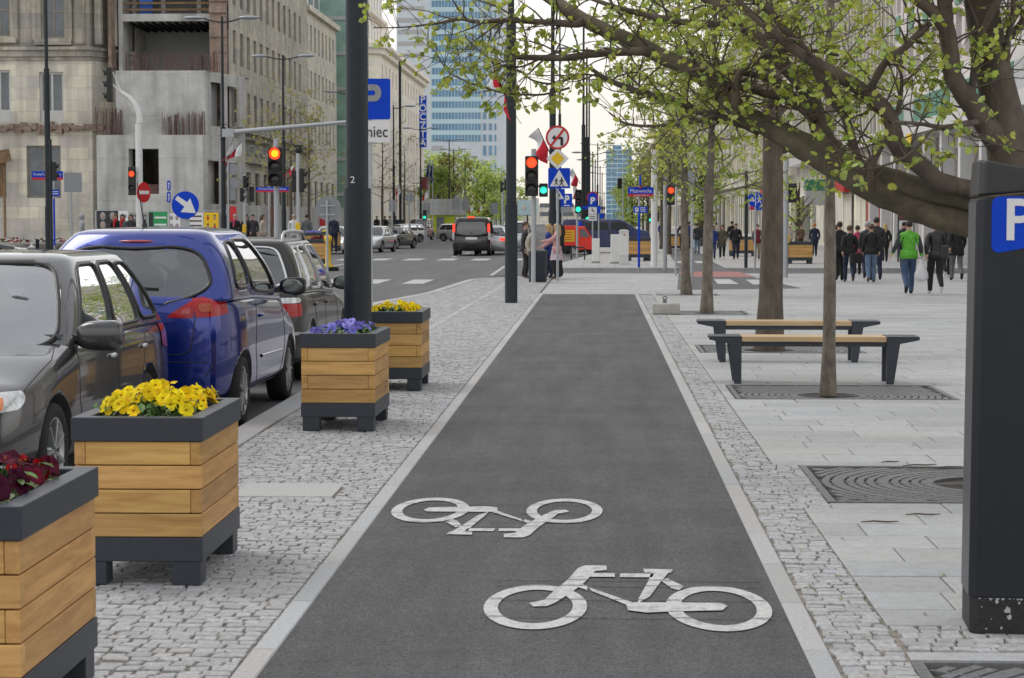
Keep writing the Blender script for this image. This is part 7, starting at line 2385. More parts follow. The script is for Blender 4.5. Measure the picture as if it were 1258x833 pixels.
for cx in (921.7, 925.6):
    x, z = P_.L(cx, 246.5); b = MB(); b.lathe([(0.036, -0.058), (0.036, -0.054)], 12, (x, 0, z), axis='Y'); b.build('pictogram', 'sign_white', o)
P_.poly([(921.5, 246.5), (923, 243), (926, 243.2), (925.6, 246.5)], 'sign_white', 'pictogram', -0.057, o)
P_ = Post('street_sign', 'small blue and red street plate under the round cycle sign', 'street sign', 918, 90, 252, 0.03)
o = P_.rect(921, 940, 253.5, 258, 'blue_sign', 'name_plate'); P_.rect(921, 926, 253.6, 257.9, 'sign_red', 'red_end', -0.055, par=o)
P_ = Post('sign_post', 'square sign seen from behind, turned on its corner, above the slim trees', 'road sign', 850, 52, 200, 0.035)
P_.poly([(845, 206), (858, 219), (845, 232), (832, 219)], 'sign_back', 'back_plate', -0.05, th=0.015)
Post('signal_mast', 'white steel mast without a head right of the street name sign', 'pole', 803.5, 74, 184, 0.115, 0.0, 'white_paint')
Post('thin_pole', 'thin grey pole left of the slim leaning tree', 'pole', 830.5, 62, 225, 0.035, 0.0)
Post('thin_pole', 'dark double pole right of the round cycle sign', 'pole', 916.5, 72, 210, 0.06, 0.0, 'pole_paint')

# ---- left corner signs and signals
Z = -0.1
traffic_light('big red traffic light in front of the office block, nearest on the left', 340, 55, [(340, 181, 229, 18.5, 3, 0, 0.0, 'lens_core')], 170, 0.07, Z)
P_ = traffic_light('black signals seen from side and back next to the big red light', 367, 60, [(361, 209, 236, 8, 2, None, PI, 'lens_red'), (371, 207, 236, 9, 2, None, PI/2, 'lens_red')], 188, 0.06, Z, yellow=280)
b = MB(); x, z = P_.L(367, 184); b.sphere((x, 0, z), 0.12, 10, 6); b.box((x, 0, z+0.12), (0.26, 0.1, 0.05)); b.build('camera', 'signal_black', P_.t)
P_ = traffic_light('pair of black signals behind the twin lamp by the concrete shell', 301, 75, [(297, 231, 248, 7, 2, None, PI/2, 'lens_red'), (308, 229, 248, 6, 2, None, PI, 'lens_red'), (301, 216, 231, 6, 2, None, 1.2, 'lens_red')], 214, 0.055, Z, yellow=281)
P_ = traffic_light('red pedestrian signal on the white curved mast', 172, 66, [(164, 205, 243-3, 9, 2, 0, 0.0, 'lens_red')], 151, 0.115, Z, 'white_paint')
b = MB(); pts = [P_.L(*p) for p in ((172, 151), (171, 140), (166, 128), (158, 119), (149, 113))]; b.tube([(x, 0, z) for x, z in pts], [0.11, 0.10, 0.085, 0.07, 0.055], 10); b.build('curved_arm', 'white_paint', P_.t)
x, z = P_.L(135, 104); signal_head(P_.t, (x, 0, z), 0.30, 1.12, 3, None, -PI/2)
b = MB(); x2, z2 = P_.L(149, 113); b.bar((x+0.1, 0, z), (x2, 0, z2), 0.04); b.bar((x+0.1, 0, z+0.4), (x2, 0, z2), 0.03); b.build('bracket', 'white_paint', P_.t)
P_ = Post('no_entry_sign', 'red no entry sign turned half aside beside the white curved mast', 'road sign', 175, 64, 225, 0.03, Z)
b = MB(); b.lathe([(0.32, -0.02), (0.32, 0.0)], 24, axis='Y', smooth=False); o = b.build('round_plate', 'sign_red', P_.t); x, z = P_.L(177.5, 236.5); o.location = (x, -0.14, z); o.rotation_euler = (0, 0, R(62))
b = MB(); b.box((0, -0.024, 0), (0.46, 0.006, 0.11)); b.build('white_bar', 'sign_white', o)
P_ = traffic_light('black signals turned aside on the lamp post at the far left', 63.5, 70, [(58, 197, 222, 8, 2, None, PI, 'lens_red'), (67, 199, 222, 7, 2, None, PI/2, 'lens_red')], 170, 0.05, Z, 'pole_paint')
P_ = Post('street_sign', 'long blue and red street name plate behind the far left lamp post', 'street sign', 67, 74, 208, 0.03, Z, 'galv', lower=(244, 302, 'blue_sign'))
o = P_.rect(39.5, 78, 210.5, 221, 'blue_sign', 'name_plate'); P_.rect(39.5, 78, 218, 221.1, 'sign_red', 'red_strip', -0.055, 0.005, par=o); P_.text('Powstańców Warszawy', 58.7, 214.2, 4.5, 'sign_white', fit=35, dy=-0.054, par=o)
o = P_.rect(63, 73.5, 233, 241, 'blue_sign', 'small_plate')
for k in range(2): P_.rect(65, 72, 235+k*2.6, 236+k*2.6, 'sign_white', 'line', -0.055, 0.004, par=o)
P_ = Post('sign_post', 'rectangular road sign seen from behind left of the concrete shell', 'road sign', 88, 80, 210, 0.04, Z)
P_.rect(79, 101, 212, 236, 'sign_back', 'back_plate')
P_ = Post('arrow_sign', 'round blue keep-right sign with a white diagonal arrow', 'road sign', 228, 50, 262, 0.06, Z)
o = P_.disc(228.5, 252, 17, 'blue_sign', 'round_plate', -0.09)
P_.poly([(216, 245), (219, 240.5), (231, 248.5), (234.5, 243.5), (241.5, 262), (223, 260.5), (227.5, 254)], 'sign_white', 'white_arrow', -0.097, o)
b = MB(); x, z = P_.L(227, 276); b.span(-0.1, 0.1, -0.04, 0.04, 0.0, zz(262, 50)+.1); b.build('board_post', 'galv', P_.t)
P_ = Post('lane_sign', 'two narrow blue arrow signs turned aside, before the concrete shell', 'road sign', 208, 85, 222, 0.03, Z)
o = P_.rect(205.5, 210, 222, 234, 'blue_sign', 'arrow_plate', rad=0.07); P_.poly([(207.8, 223.5), (209, 226), (208.2, 226), (208.2, 232.5), (207.3, 232.5), (207.3, 226), (206.6, 226)], 'sign_white', 'arrow', -0.056, o)
o = P_.rect(205.3, 210, 236, 248.5, 'blue_sign', 'arrow_plate'); P_.poly([(207.8, 237.5), (209.2, 240), (208.3, 240), (208.3, 247), (207.3, 247), (207.3, 240), (206.3, 240)], 'sign_white', 'arrow', -0.056, o)
P_ = Post('sign_post', 'three signs seen from behind on the lamp by the concrete shell', 'road sign', 281, 84, 198, 0.035, Z)
for y0 in (208, 225): P_.disc(285, y0, 7.5, 'sign_back', 'back_plate', 0.05)
P_.rect(281, 289, 232, 246, 'sign_back', 'back_plate', 0.05)
P_ = Post('sign_post', 'large round sign seen from behind left of the thick lamp post', 'road sign', 402, 58, 246, 0.035, Z)
P_.disc(403, 256, 15.5, 'sign_back', 'back_plate', 0.05); P_.rect(393, 412, 252, 253.5, 'galv', 'clamp', -0.03); P_.rect(393, 412, 263, 264.5, 'galv', 'clamp', -0.03)
P_ = Post('street_sign', 'blue and red street plate behind the big red traffic light', 'street sign', 331, 70, 226, 0.03, Z)
o = P_.rect(315, 355, 230, 236, 'blue_sign', 'name_plate'); P_.rect(315, 355, 234, 236.1, 'sign_red', 'red_strip', -0.055, 0.004, par=o); P_.text('Powstańców Warszawy', 335, 232, 3.0, 'sign_white', fit=34, dy=-0.054, par=o)
for i, (px, py, Y, kind, l) in enumerate([(503, 243, 130, 'd', 'round sign back before the cream building'), (560, 249, 150, 't', 'pointed sign back in the middle of the avenue'), (482, 253, 125, 'r', 'grey sign back left of the cream building entrance'), (524, 256, 140, 'r', 'grey sign back below the vertical sign'), (607, 256, 160, 'r', 'grey sign back right of the black van roof'), (572, 250, 160, 't', 'second pointed sign back in the middle of the avenue')]):
    P_ = Post('sign_post', l, 'road sign', px, Y, py-6, 0.05, 0.0, group='sign backs far down the avenue')
    if kind == 'd': P_.disc(px, py, 5.5, 'sign_back', 'back_plate', 0.05)
    elif kind == 't': P_.poly([(px, py-10), (px+5, py-2), (px+5, py+8), (px-5, py+8), (px-5, py-2)], 'sign_back', 'back_plate', 0.05, th=0.02)
    else: P_.rect(px-4.5, px+4.5, py-7, py+7, 'sign_back', 'back_plate', 0.05)
P_ = traffic_light('dark signals on the mast left of the near lamp post', 617.5, 110, [(616, 225-2, 236, 5, 2, None, PI/2, 'lens_red'), (622, 220, 234, 5, 2, None, PI, 'lens_red')], 222, 0.06, 0.0)
traffic_light('tiny green signal beside the red banner far on the left', 522, 140, [(522, 258, 270, 4.5, 2, 1, 0.0, 'lens_green')], 256, 0.05, 0.0)

# ---- flags
def flag(label, base, tip, Y, hoist=0.55, drop=22, sway=-3, split=0.5, colors=('flag_white', 'flag_red'), seed=1, group='white and red flags on the lamp posts'):
    r = random.Random(seed)
    B, T = at(*base, Y), at(*tip, Y)
    t = thing('flag', label, 'flag', tuple(B), 0, group)
    b = MB(); b.tube([(0, 0, 0), tuple(T-B)], [0.02, 0.012], 6); b.build('staff', 'pole_paint', t)
    k = Y/F
    m = MB(); m.smooth = True
    nu, nv = 12, 10
    for i in range(nu+1):
        s = i/nu
        h = (T-B)*(1-hoist*s)
        for j in range(nv+1):
            v = j/nv
            fold = math.sin(s*9+seed+v*1.5)*0.16*v
            m.v.append((h.x + (sway*k)*v + fold*0.6 - (T-B).x*hoist*0.35*v*(s-0.5), h.y + fold, h.z - drop*k*v*(0.8+0.25*math.sin(s*5+seed)) - (T-B).z*hoist*0.0))
    for i in range(nu):
        m.mi = 0 if i < nu*split else 1
        for j in range(nv):
            a = i*(nv+1)+j; m.face((a, a+1, a+nv+2, a+nv+1))
    m.build('cloth', list(colors), t, fix=False)
    return t
flag('white and red flag on the lamp post where the asphalt ends', (624, 126), (603, 72), 40.9, 0.9, 30, 4, split=0.22, seed=2)
flag('white and red flag just above the red traffic light at the crossing', (684, 206), (661, 157), 63.6, 0.55, 19, -7, seed=4)
flag('upper of two flags on the tall lamp post by the van', (713, 226), (703, 207), 111.4, 0.7, 13, -3, seed=5)
flag('lower of two flags on the tall lamp post by the van', (713, 240), (705, 226), 111.4, 0.7, 14, -2, seed=6)
flag('left flag of the pair on the lamp by the concrete shell', (279, 196), (286, 171), 86.7, 0.7, 16, -4, seed=7)
flag('right flag of the pair on the lamp by the concrete shell', (279, 196), (297, 174), 86.6, 0.7, 17, -4, seed=8)
flag('flag on the twin lamp behind the big red traffic light', (351, 212), (361, 202), 108.6, 0.8, 8, -2, seed=9)
flag('flag half hidden behind the black side-turned signals', (351, 212), (369, 204), 108.5, 0.7, 9, -2, seed=10)
flag('flag on the twin lamp before the cream building', (485, 240), (491, 224), 161.6, 0.8, 14, 0, seed=11)
flag('small flag below the vertical post office sign', (518, 243), (525, 233), 193.6, 0.8, 10, 0, seed=12)
for i, (px, l) in enumerate([(578, 'left of three small flags above the black van'), (589, 'middle of three small flags above the black van'), (599, 'right of three small flags above the black van')]):
    flag(l, (px-3, 262), (px+2, 251), 230+i*40, 0.8, 7, 0, seed=13+i)
for i, (px, l) in enumerate([(527, 'left dark blue flag on a mast by the red banner'), (531.5, 'right dark blue flag on a mast by the red banner')]):
    Yb = 205
    p = at(px, 200, Yb); t = thing('flag_mast', l, 'flag', (p.x, Yb, 0.25), 0, 'dark blue flags on masts')
    b = MB(); b.tube([(0, 0, 0), (0, 0, p.z)], [0.06, 0.04], 6); b.build('mast', 'galv', t)
    m = MB(); m.smooth = True
    for a in range(9):
        for c in range(7): m.v.append((-0.25*a/8*(0.6+0.4*math.sin(c)) + 0.1*math.sin(a+c), 0.15*math.sin(a*1.3+c*0.8), p.z-0.3-c*0.28-a*0.05))
    for a in range(8):
        for c in range(6): k = a*7+c; m.face((k, k+1, k+8, k+7))
    m.build('cloth', 'flag_blue', t, fix=False)
t = thing('banner', 'dark red banner plate on the wall below the vertical sign', 'banner', (gx(521.5, 200), 200, zz(225, 200)))
b = MB(); b.span(-0.4, 0.4, 0, 0.08, -0.6, 0.6); b.build('plate', 'paint_maroon', t); b = MB(); b.bar((-1.2, .04, 0), (-.4, .04, 0), 0.06); b.build('bracket', 'pole_paint', t)
t = thing('kiosk', 'bright yellow green glass kiosk far down the left pavement', 'kiosk', (gx(540, 215), 215, 0.25))
b = MB(); b.span(-1.8, 1.8, 0, 3, 0, 1.9); mk('lime', (0.45, 0.50, 0.02), 0.4, var=0.1); b.build('walls', 'lime', t); b = MB(); b.span(-2.4, 2.6, -.3, 3.2, 1.92, 3.6); b.build('roof', 'hoarding', t)
b = MB(); b.span(-0.3, 0.5, -0.12, -0.01, 0.3, 1.7); b.build('door', 'window_grey', t)

# ---- bin, posts, cabinets at the crossing
t = thing('litter_bin', 'dark round litter bin at the foot of the crossing traffic light', 'litter bin', (gx(661, 55.5), 55.3, 0))
b = MB(); b.lathe([(0.23, 0.0), (0.245, 0.03), (0.255, 0.78), (0.265, 0.80), (0.265, 0.85), (0.22, 0.86), (0.20, 0.80)], 24); b.build('bin_body', 'anthracite', t)
for i, (px, w_, y0, y1, Y, l, nm, cat) in enumerate([(732, 0.30, 293, 322, 80, 'white stone bollard left of the white cabinets', 'bollard', 'bollard'), (755.5, 0.34, 288, 323, 79, 'plain white stone pillar beside the white cabinet', 'bollard', 'bollard')]):
    t = thing(nm, l, cat, (gx(px, Y), Y, 0)); h = zz(y0, Y)
    b = MB(); b.span(-w_/2, w_/2, -w_/2, w_/2, 0, h); b.build('shaft', 'white_paint', t, bevel=0.02); b = MB(); b.span(-w_/2-.02, w_/2+.02, -w_/2-.02, w_/2+.02, 0, 0.06); b.build('foot', 'concrete', t)
t = thing('switch_cabinet', 'white electrical cabinet on a low base behind the street name post', 'cabinet', (gx(766.5, 77), 77, 0))
h = zz(282, 77)
b = MB(); b.span(-0.17, 0.17, -0.14, 0.14, 0, 0.32); b.build('base', 'white_panel', t); b = MB(); b.span(-0.18, 0.18, -0.15, 0.15, 0.325, h-.08); b.build('door', 'white_paint', t, bevel=0.01); b = MB(); b.prism([(-.21, h-.078), (.21, h-.078), (.12, h), (-.12, h)], -.18, .18); b.build('cap', 'white_paint', t)
b = MB(); b.box((0.02, -0.155, h-0.2), (0.07, 0.006, 0.05)); b.build('label', 'red_paint', t)
t = thing('bike_rack', 'black inverted U bicycle stand before the red three-wheeler', 'bike stand', (gx(710, 86), 86, 0))
b = MB(); b.tube([(-0.28, 0, 0), (-0.28, 0, 0.45), (-0.25, 0, 0.52), (0.25, 0, 0.52), (0.28, 0, 0.45), (0.28, 0, 0)], 0.03, 8); b.build('hoop', 'pole_paint', t)
t = thing('litter_bin', 'tall dark grey bin standing right of the far wooden planter', 'litter bin', (gx(795.5, 84), 84, 0)); b = MB(); b.lathe([(0.17, 0), (0.18, 0.7), (0.19, 0.72), (0.19, 0.78), (0.15, 0.8)], 16); b.build('bin_body', 'anthracite', t)
PG2 = 'wooden planters further off on the pavements'
def far_planter(label, px, Y, w, d, h, rz=0.0, z0=0.0, flowers=None):
    t = thing('planter', label, 'planter', (gx(px, Y), Y, z0), rz, PG2)
    planter_parts(t, w, d, 4); t.scale = (1, 1, h/0.784)
    if flowers:
        f = bed('pansy_bed', label.replace('wooden planter', 'pansies in the planter'), (gx(px, Y), Y, z0+h-0.03), flowers, 26, (w*0.34, d*0.36), int(px), hgt=0.1, sz=0.05, leafn=40)
far_planter('long wooden planter behind the white cabinet', 786, 84, 1.0, 0.6, 0.95)
far_planter('wooden planter right of the thick trunk in the plaza', 982, 79, 0.95, 1.0, 0.85)
far_planter('wooden planter behind the thick trunk in the plaza', 951, 84, 1.0, 1.0, 0.85)
far_planter('wooden planter behind the passers-by left of the thick trunk', 912, 95, 1.2, 1.0, 0.9)
far_planter('wooden planter near the cyclist in the distance', 833, 112, 1.2, 1.0, 0.9)
far_planter('wooden planter with dark red flowers on the traffic island', 392, 72.5, 0.75, 1.0, 1.0, z0=0.0, flowers=Red)
far_planter('wooden planter behind the island one with lilac flowers', 385, 92, 0.85, 1.0, 0.95, z0=0.15, flowers=Blu)
far_planter('wooden planter with yellow flowers behind the traffic island', 406, 100, 0.95, 1.0, 0.95, z0=0.15, flowers=Yel)
t = thing('bollard', 'yellow traffic bollard beside the planter on the traffic island', 'bollard', (gx(403, 71), 71, -0.05)); b = MB(); b.lathe([(0.2, 0), (0.19, 0.12), (0.1, 0.22), (0.1, 0.95), (0.14, 1.0), (0.14, 1.15), (0.05, 1.2)], 16); b.build('shaft', 'yellow_paint', t)
t = thing('road_barrier', 'red and white striped barrier board by the waiting people', 'barrier', (gx(312, 84), 84, 0.0))
for k in range(8):
    b = MB(); x0 = -0.36*1.0 + k*0.09; b.prism([(x0-.06, 0.62), (x0+.03, 0.62), (x0+.09, 0.95), (x0, 0.95)], -0.02, 0.02); b.build('stripe', 'red_paint' if k % 2 else 'white_paint', t)
b = MB(); b.bar((-.3, 0.03, 0), (-.3, 0.03, 0.9), 0.05); b.bar((.3, 0.03, 0), (.3, 0.03, 0.9), 0.05); b.build('feet', 'galv', t)
# low concrete flower bowls and bollard at the far left
for i, (px, Y, l) in enumerate([(14, 92, 'left low concrete bowl of white flowers'), (62, 94, 'right low concrete bowl of white flowers behind the lamp post')]):
    t = thing('flower_bowl', l, 'planter', (gx(px, Y), Y, 0.12), 0, 'concrete flower bowls at the left corner')
    b = MB(); b.lathe([(0.35, 0), (0.5, 0.1), (0.85, 0.42), (0.85, 0.5), (0.78, 0.5)], 24); b.build('bowl', 'concrete', t)
    f = MB(); r_ = random.Random(i)
    for k in range(260):
        a = r_.uniform(0, 2*PI); q = 0.85*math.sqrt(r_.random()); f.ti = r_.choice([(0.7, 0.7, 0.68), (0.7, 0.7, 0.68), (0.05, 0.1, 0.02), (0.3, 0.01, 0.03)]); f.box((q*math.cos(a), q*math.sin(a), 0.55+0.22*(1-q*q)*r_.random()), (0.07, 0.07, 0.05), rz=a)
    f.build('planting', 'petal', t, fix=False)['kind'] = 'stuff'
t = thing('bollard', 'short dark bollard between the concrete flower bowls', 'bollard', (gx(46, 92), 92, 0.12)); b = MB(); b.lathe([(0.09, 0), (0.08, 0.55), (0.1, 0.58), (0.1, 0.66), (0.03, 0.7)], 12); b.build('shaft', 'pole_paint', t)
# construction fence with posters
FY = 110.0
t = thing('construction_fence', 'wire construction fence with posters in front of the concrete shell', 'fence', (gx(118, FY), FY, 0.25))
o_ = Vector(t.location)
b = MB()
xr_ = gx(278, FY) - o_.x
for k in range(7): x = xr_*k/6; b.bar((x, 0, 0), (x, 0, 1.95), 0.06)
for z in (0.15, 1.0, 1.92): b.bar((0, 0, z), (xr_, 0, z), 0.035)
b.build('frame', 'galv', t, fix=False)
def poster(x0, x1, y0, y1, bg, kind):
    a, c = gx(x0, FY)-o_.x, gx(x1, FY)-o_.x; z1, z0 = zz(y0, FY)-.25, zz(y1, FY)-.25
    z0 = max(z0, 0.02)
    q = MB(); q.span(a, c, -0.05, -0.03, z0, z1); p = q.build('poster', bg, t)
    w, h = c-a, z1-z0
    if kind == 'faces':
        for i in range(2):
            for j in range(2):
                q = MB(); q.sphere((a+w*(.27+.46*i), -0.052, z0+h*(.27+.46*j)), 0.28*w*.62, 10, 6, (0.8, 0.08, 1.1)); q.build('portrait', 'sign_grey', p)
                q = MB(); q.sphere((a+w*(.27+.46*i), -0.075, z0+h*(.27+.46*j)), 0.14*w*.6, 8, 6, (0.8, 0.08, 1.1)); q.build('portrait_head', 'poster_skin', p)
    if kind == 'bars':
        for i in range(5):
            q = MB(); q.span(a+w*.32, c-w*.05, -0.054, -0.051, z0+h*(.06+.19*i), z0+h*(.16+.19*i)); q.build('text_bar', 'sign_white' if i % 2 else 'poster_green', p)
        q = MB(); q.span(a+w*.02, a+w*.25, -0.054, -0.051, z0+h*.05, z0+h*.95); q.build('dark_panel', 'poster_black', p)
    if kind == 'spots':
        for i in range(2):
            for j in range(2):
                q = MB(); q.sphere((a+w*(.27+.46*i), -0.052, z0+h*(.3+.42*j)), 0.10*w, 8, 6, (0.9, 0.08, 1.3)); q.build('figure', ['poster_skin', 'sign_red'][(i+j) % 2], p)
                q = MB(); q.sphere((a+w*(.27+.46*i), -0.052, z0+h*(.42+.42*j)), 0.08*w, 8, 6, (1, 0.08, 0.7)); q.build('figure', ['poster_black', 'poster_green'][(i+j) % 2], p)
    if kind == 'lines':
        for i in range(4):
            q = MB(); q.span(a+w*.08, c-w*.08, -0.054, -0.051, z0+h*(.08+.23*i), z0+h*(.16+.23*i)); q.build('text_bar', 'rust', p)
poster(120, 146, 259, 283, 'poster_black', 'faces'); poster(146, 158, 259, 283, 'sign_white', 'faces'); poster(183, 206, 260, 283, 'poster_green', 'bars'); poster(207, 222, 262, 283, 'sign_white', 'faces')
poster(230, 250, 261, 286, 'sign_white', 'lines'); poster(251, 269, 261, 286, 'sign_yellow', 'spots'); poster(160, 182, 261, 283, 'sign_grey', 'lines')
t = thing('hoarding_fence', 'grey sheet hoarding in front of the long office block', 'fence', (gx(282, 117), 117, 0.25))
b = MB(); o_ = Vector(t.location); xe = gx(455, 150)-o_.x
P0, P1 = Vector((0, 0, 0)), Vector((gx(440, 158)-o_.x, 41, 0))
for k in range(18):
    a, c = P0.lerp(P1, k/18), P0.lerp(P1, (k+0.97)/18)
    q = MB(); q.add([(a.x, a.y, 0), (c.x, c.y, 0), (c.x, c.y, 2.3), (a.x, a.y, 2.3)], [(0, 1, 2, 3)]); q.build('sheet', 'hoarding', t)
for k in range(0, 19, 2):
    a = P0.lerp(P1, k/18); b.bar((a.x-.05, a.y, 0), (a.x-.05, a.y, 2.4), 0.08)
b.build('posts', 'galv', t, fix=False)
for px0, px1, y0, y1 in ((283, 288, 245, 262), (322, 327, 250, 264), (383, 389, 250, 262)):
    q = MB(); f = (px0-282)/158; a = P0.lerp(P1, f); q.span(a.x, a.x+0.4, a.y-0.25, a.y-0.22, 1.0, 2.2); q.build('notice', 'red_paint', t)
t = thing('info_board', 'info board with white map sheet and red header in the plaza', 'info board', (gx(1113, 82), 82, 0))
b = MB(); b.span(-0.33, 0.33, 0, 0.08, 0.35, zz(264, 82)); b.build('panel', 'anthracite', t); b = MB(); b.span(-0.28, 0.28, -0.012, -0.002, 0.5, zz(271, 82)); b.build('sheet', 'sign_white', t)
b = MB(); b.span(-0.28, 0.28, -0.014, -0.002, zz(270, 82)+.01, zz(265, 82)-.01); b.build('header', 'paint_maroon', t)
for k in range(3): b = MB(); b.span(-0.2, 0.2-.08*k, -0.02, -0.013, 1.0+.18*k, 1.05+.18*k); b.build('print', 'red_paint', t)
b = MB(); b.bar((-.3, 0.04, 0), (-.3, 0.04, 0.5), 0.06); b.bar((.3, 0.04, 0), (.3, 0.04, 0.5), 0.06); b.build('legs', 'pole_paint', t)
t = thing('yellow_box', 'yellow push button box on a short dark post right of the thick trunk', 'post', (gx(967, 74), 74, 0)); b = MB(); b.tube([(0, 0, 0), (0, 0, 0.9)], 0.05, 8); b.build('post', 'pole_paint', t); b = MB(); b.box((0, -0.05, 1.0), (0.16, 0.14, 0.3)); b.build('box', 'yellow_paint', t, bevel=0.03)

# ---- fallen twigs and leaves on the slabs
r_ = random.Random(8)
for i, (px, py, L_, a) in enumerate([(1081, 643, 0.21, 0.02), (1134, 634, 0.2, 0.03), (1094, 569, 0.14, 0.3), (1150, 577, 0.4, -0.1), (1130, 573, 0.25, 0.25)]):
    p = gp(px, py); t = thing('fallen_twig', ['straight dark twig lying on the slabs left of the parking machine', 'thin twig on the slabs below the grate', 'short crooked twig behind the large grate', 'long branched twig at the grate opening', 'small twig left of the grate opening'][i], 'twig', (p.x, p.y, 0.008), a)
    b = MB(); b.tube([(-L_/2, 0, 0), (-L_/6, 0.01, 0.004), (L_/5, -0.008, 0.002), (L_/2, 0.006, 0.003)], [0.003, 0.005, 0.005, 0.003], 5); 
    if L_ > 0.3: b.tube([(0, 0, 0.003), (0.08, 0.06, 0.01), (0.18, 0.10, 0.006)], [0.004, 0.003, 0.002], 5)
    b.build('stem', 'bark', t)
b = MB()
for i in range(420):
    z = r_.random()
    if z < 0.45: x, y = r_.uniform(0.92, 1.2), r_.uniform(6, 30)
    elif z < 0.7: x, y = r_.uniform(-2.6, -1.4), r_.uniform(6, 25)
    else: x, y = r_.uniform(1.2, 4), r_.uniform(7, 30)
    s = r_.uniform(0.006, 0.02); a = r_.uniform(0, 6)
    k = r_.uniform(0.5, 1.3); b.ti = (0.13*k, 0.085*k, 0.045*k) if r_.random() < .8 else (0.18*k, 0.2*k, 0.05*k)
    b.add([(x+s*math.cos(a+q)*(1 if q_ % 2 else 0.6), y+s*math.sin(a+q)*(1 if q_ % 2 else 0.6), 0.006+0.004*(q_ % 2)) for q_, q in enumerate((0, 1.57, 3.14, 4.71))], [(0, 1, 2, 3)])
o = b.build('leaf_litter', 'petal', fix=False); tag(o, 'brown bud scales and leaf scraps scattered over the stones', 'leaf litter', kind='stuff')
# ------------------------------------------------------------------ people
mk('skin', (0.50, 0.31, 0.23), 0.6, var=0.06)
mk('eye_dark', (0.02, 0.015, 0.012), 0.3, var=0.05)
mk('lip', (0.38, 0.14, 0.12), 0.5, var=0.05)
def cloth(name, c, rough=0.85): 
    if name not in M: mk(name, c, rough, var=0.22, scale=9, bump=0.4, bscale=14)
    return name
CL = dict(black=(0.014, 0.014, 0.016), navy=(0.016, 0.022, 0.05), jeans=(0.045, 0.075, 0.15), pale_jeans=(0.12, 0.18, 0.28), green=(0.10, 0.36, 0.035), grey=(0.12, 0.125, 0.13), charcoal=(0.035, 0.037, 0.042),
          olive=(0.085, 0.08, 0.055), maroon=(0.15, 0.015, 0.03), pink=(0.55, 0.30, 0.29), rose=(0.45, 0.05, 0.12), beige=(0.42, 0.38, 0.32), blue=(0.02, 0.045, 0.22), khaki=(0.28, 0.24, 0.17), lightgrey=(0.34, 0.35, 0.37), red=(0.5, 0.02, 0.03), brown=(0.12, 0.075, 0.045), white=(0.65, 0.65, 0.65), lilac=(0.5, 0.40, 0.46), leather=(0.012, 0.012, 0.013))
for k_, c_ in CL.items(): cloth('cloth_'+k_, c_, 0.4 if k_ == 'leather' else 0.85)
HAIR = dict(dark=(0.02, 0.015, 0.011), brown=(0.075, 0.045, 0.025), blonde=(0.48, 0.34, 0.16), ginger=(0.42, 0.13, 0.03), grey=(0.33, 0.32, 0.31))
for k_, c_ in HAIR.items(): mk('hair_'+k_, c_, 0.6, var=0.3, scale=60)

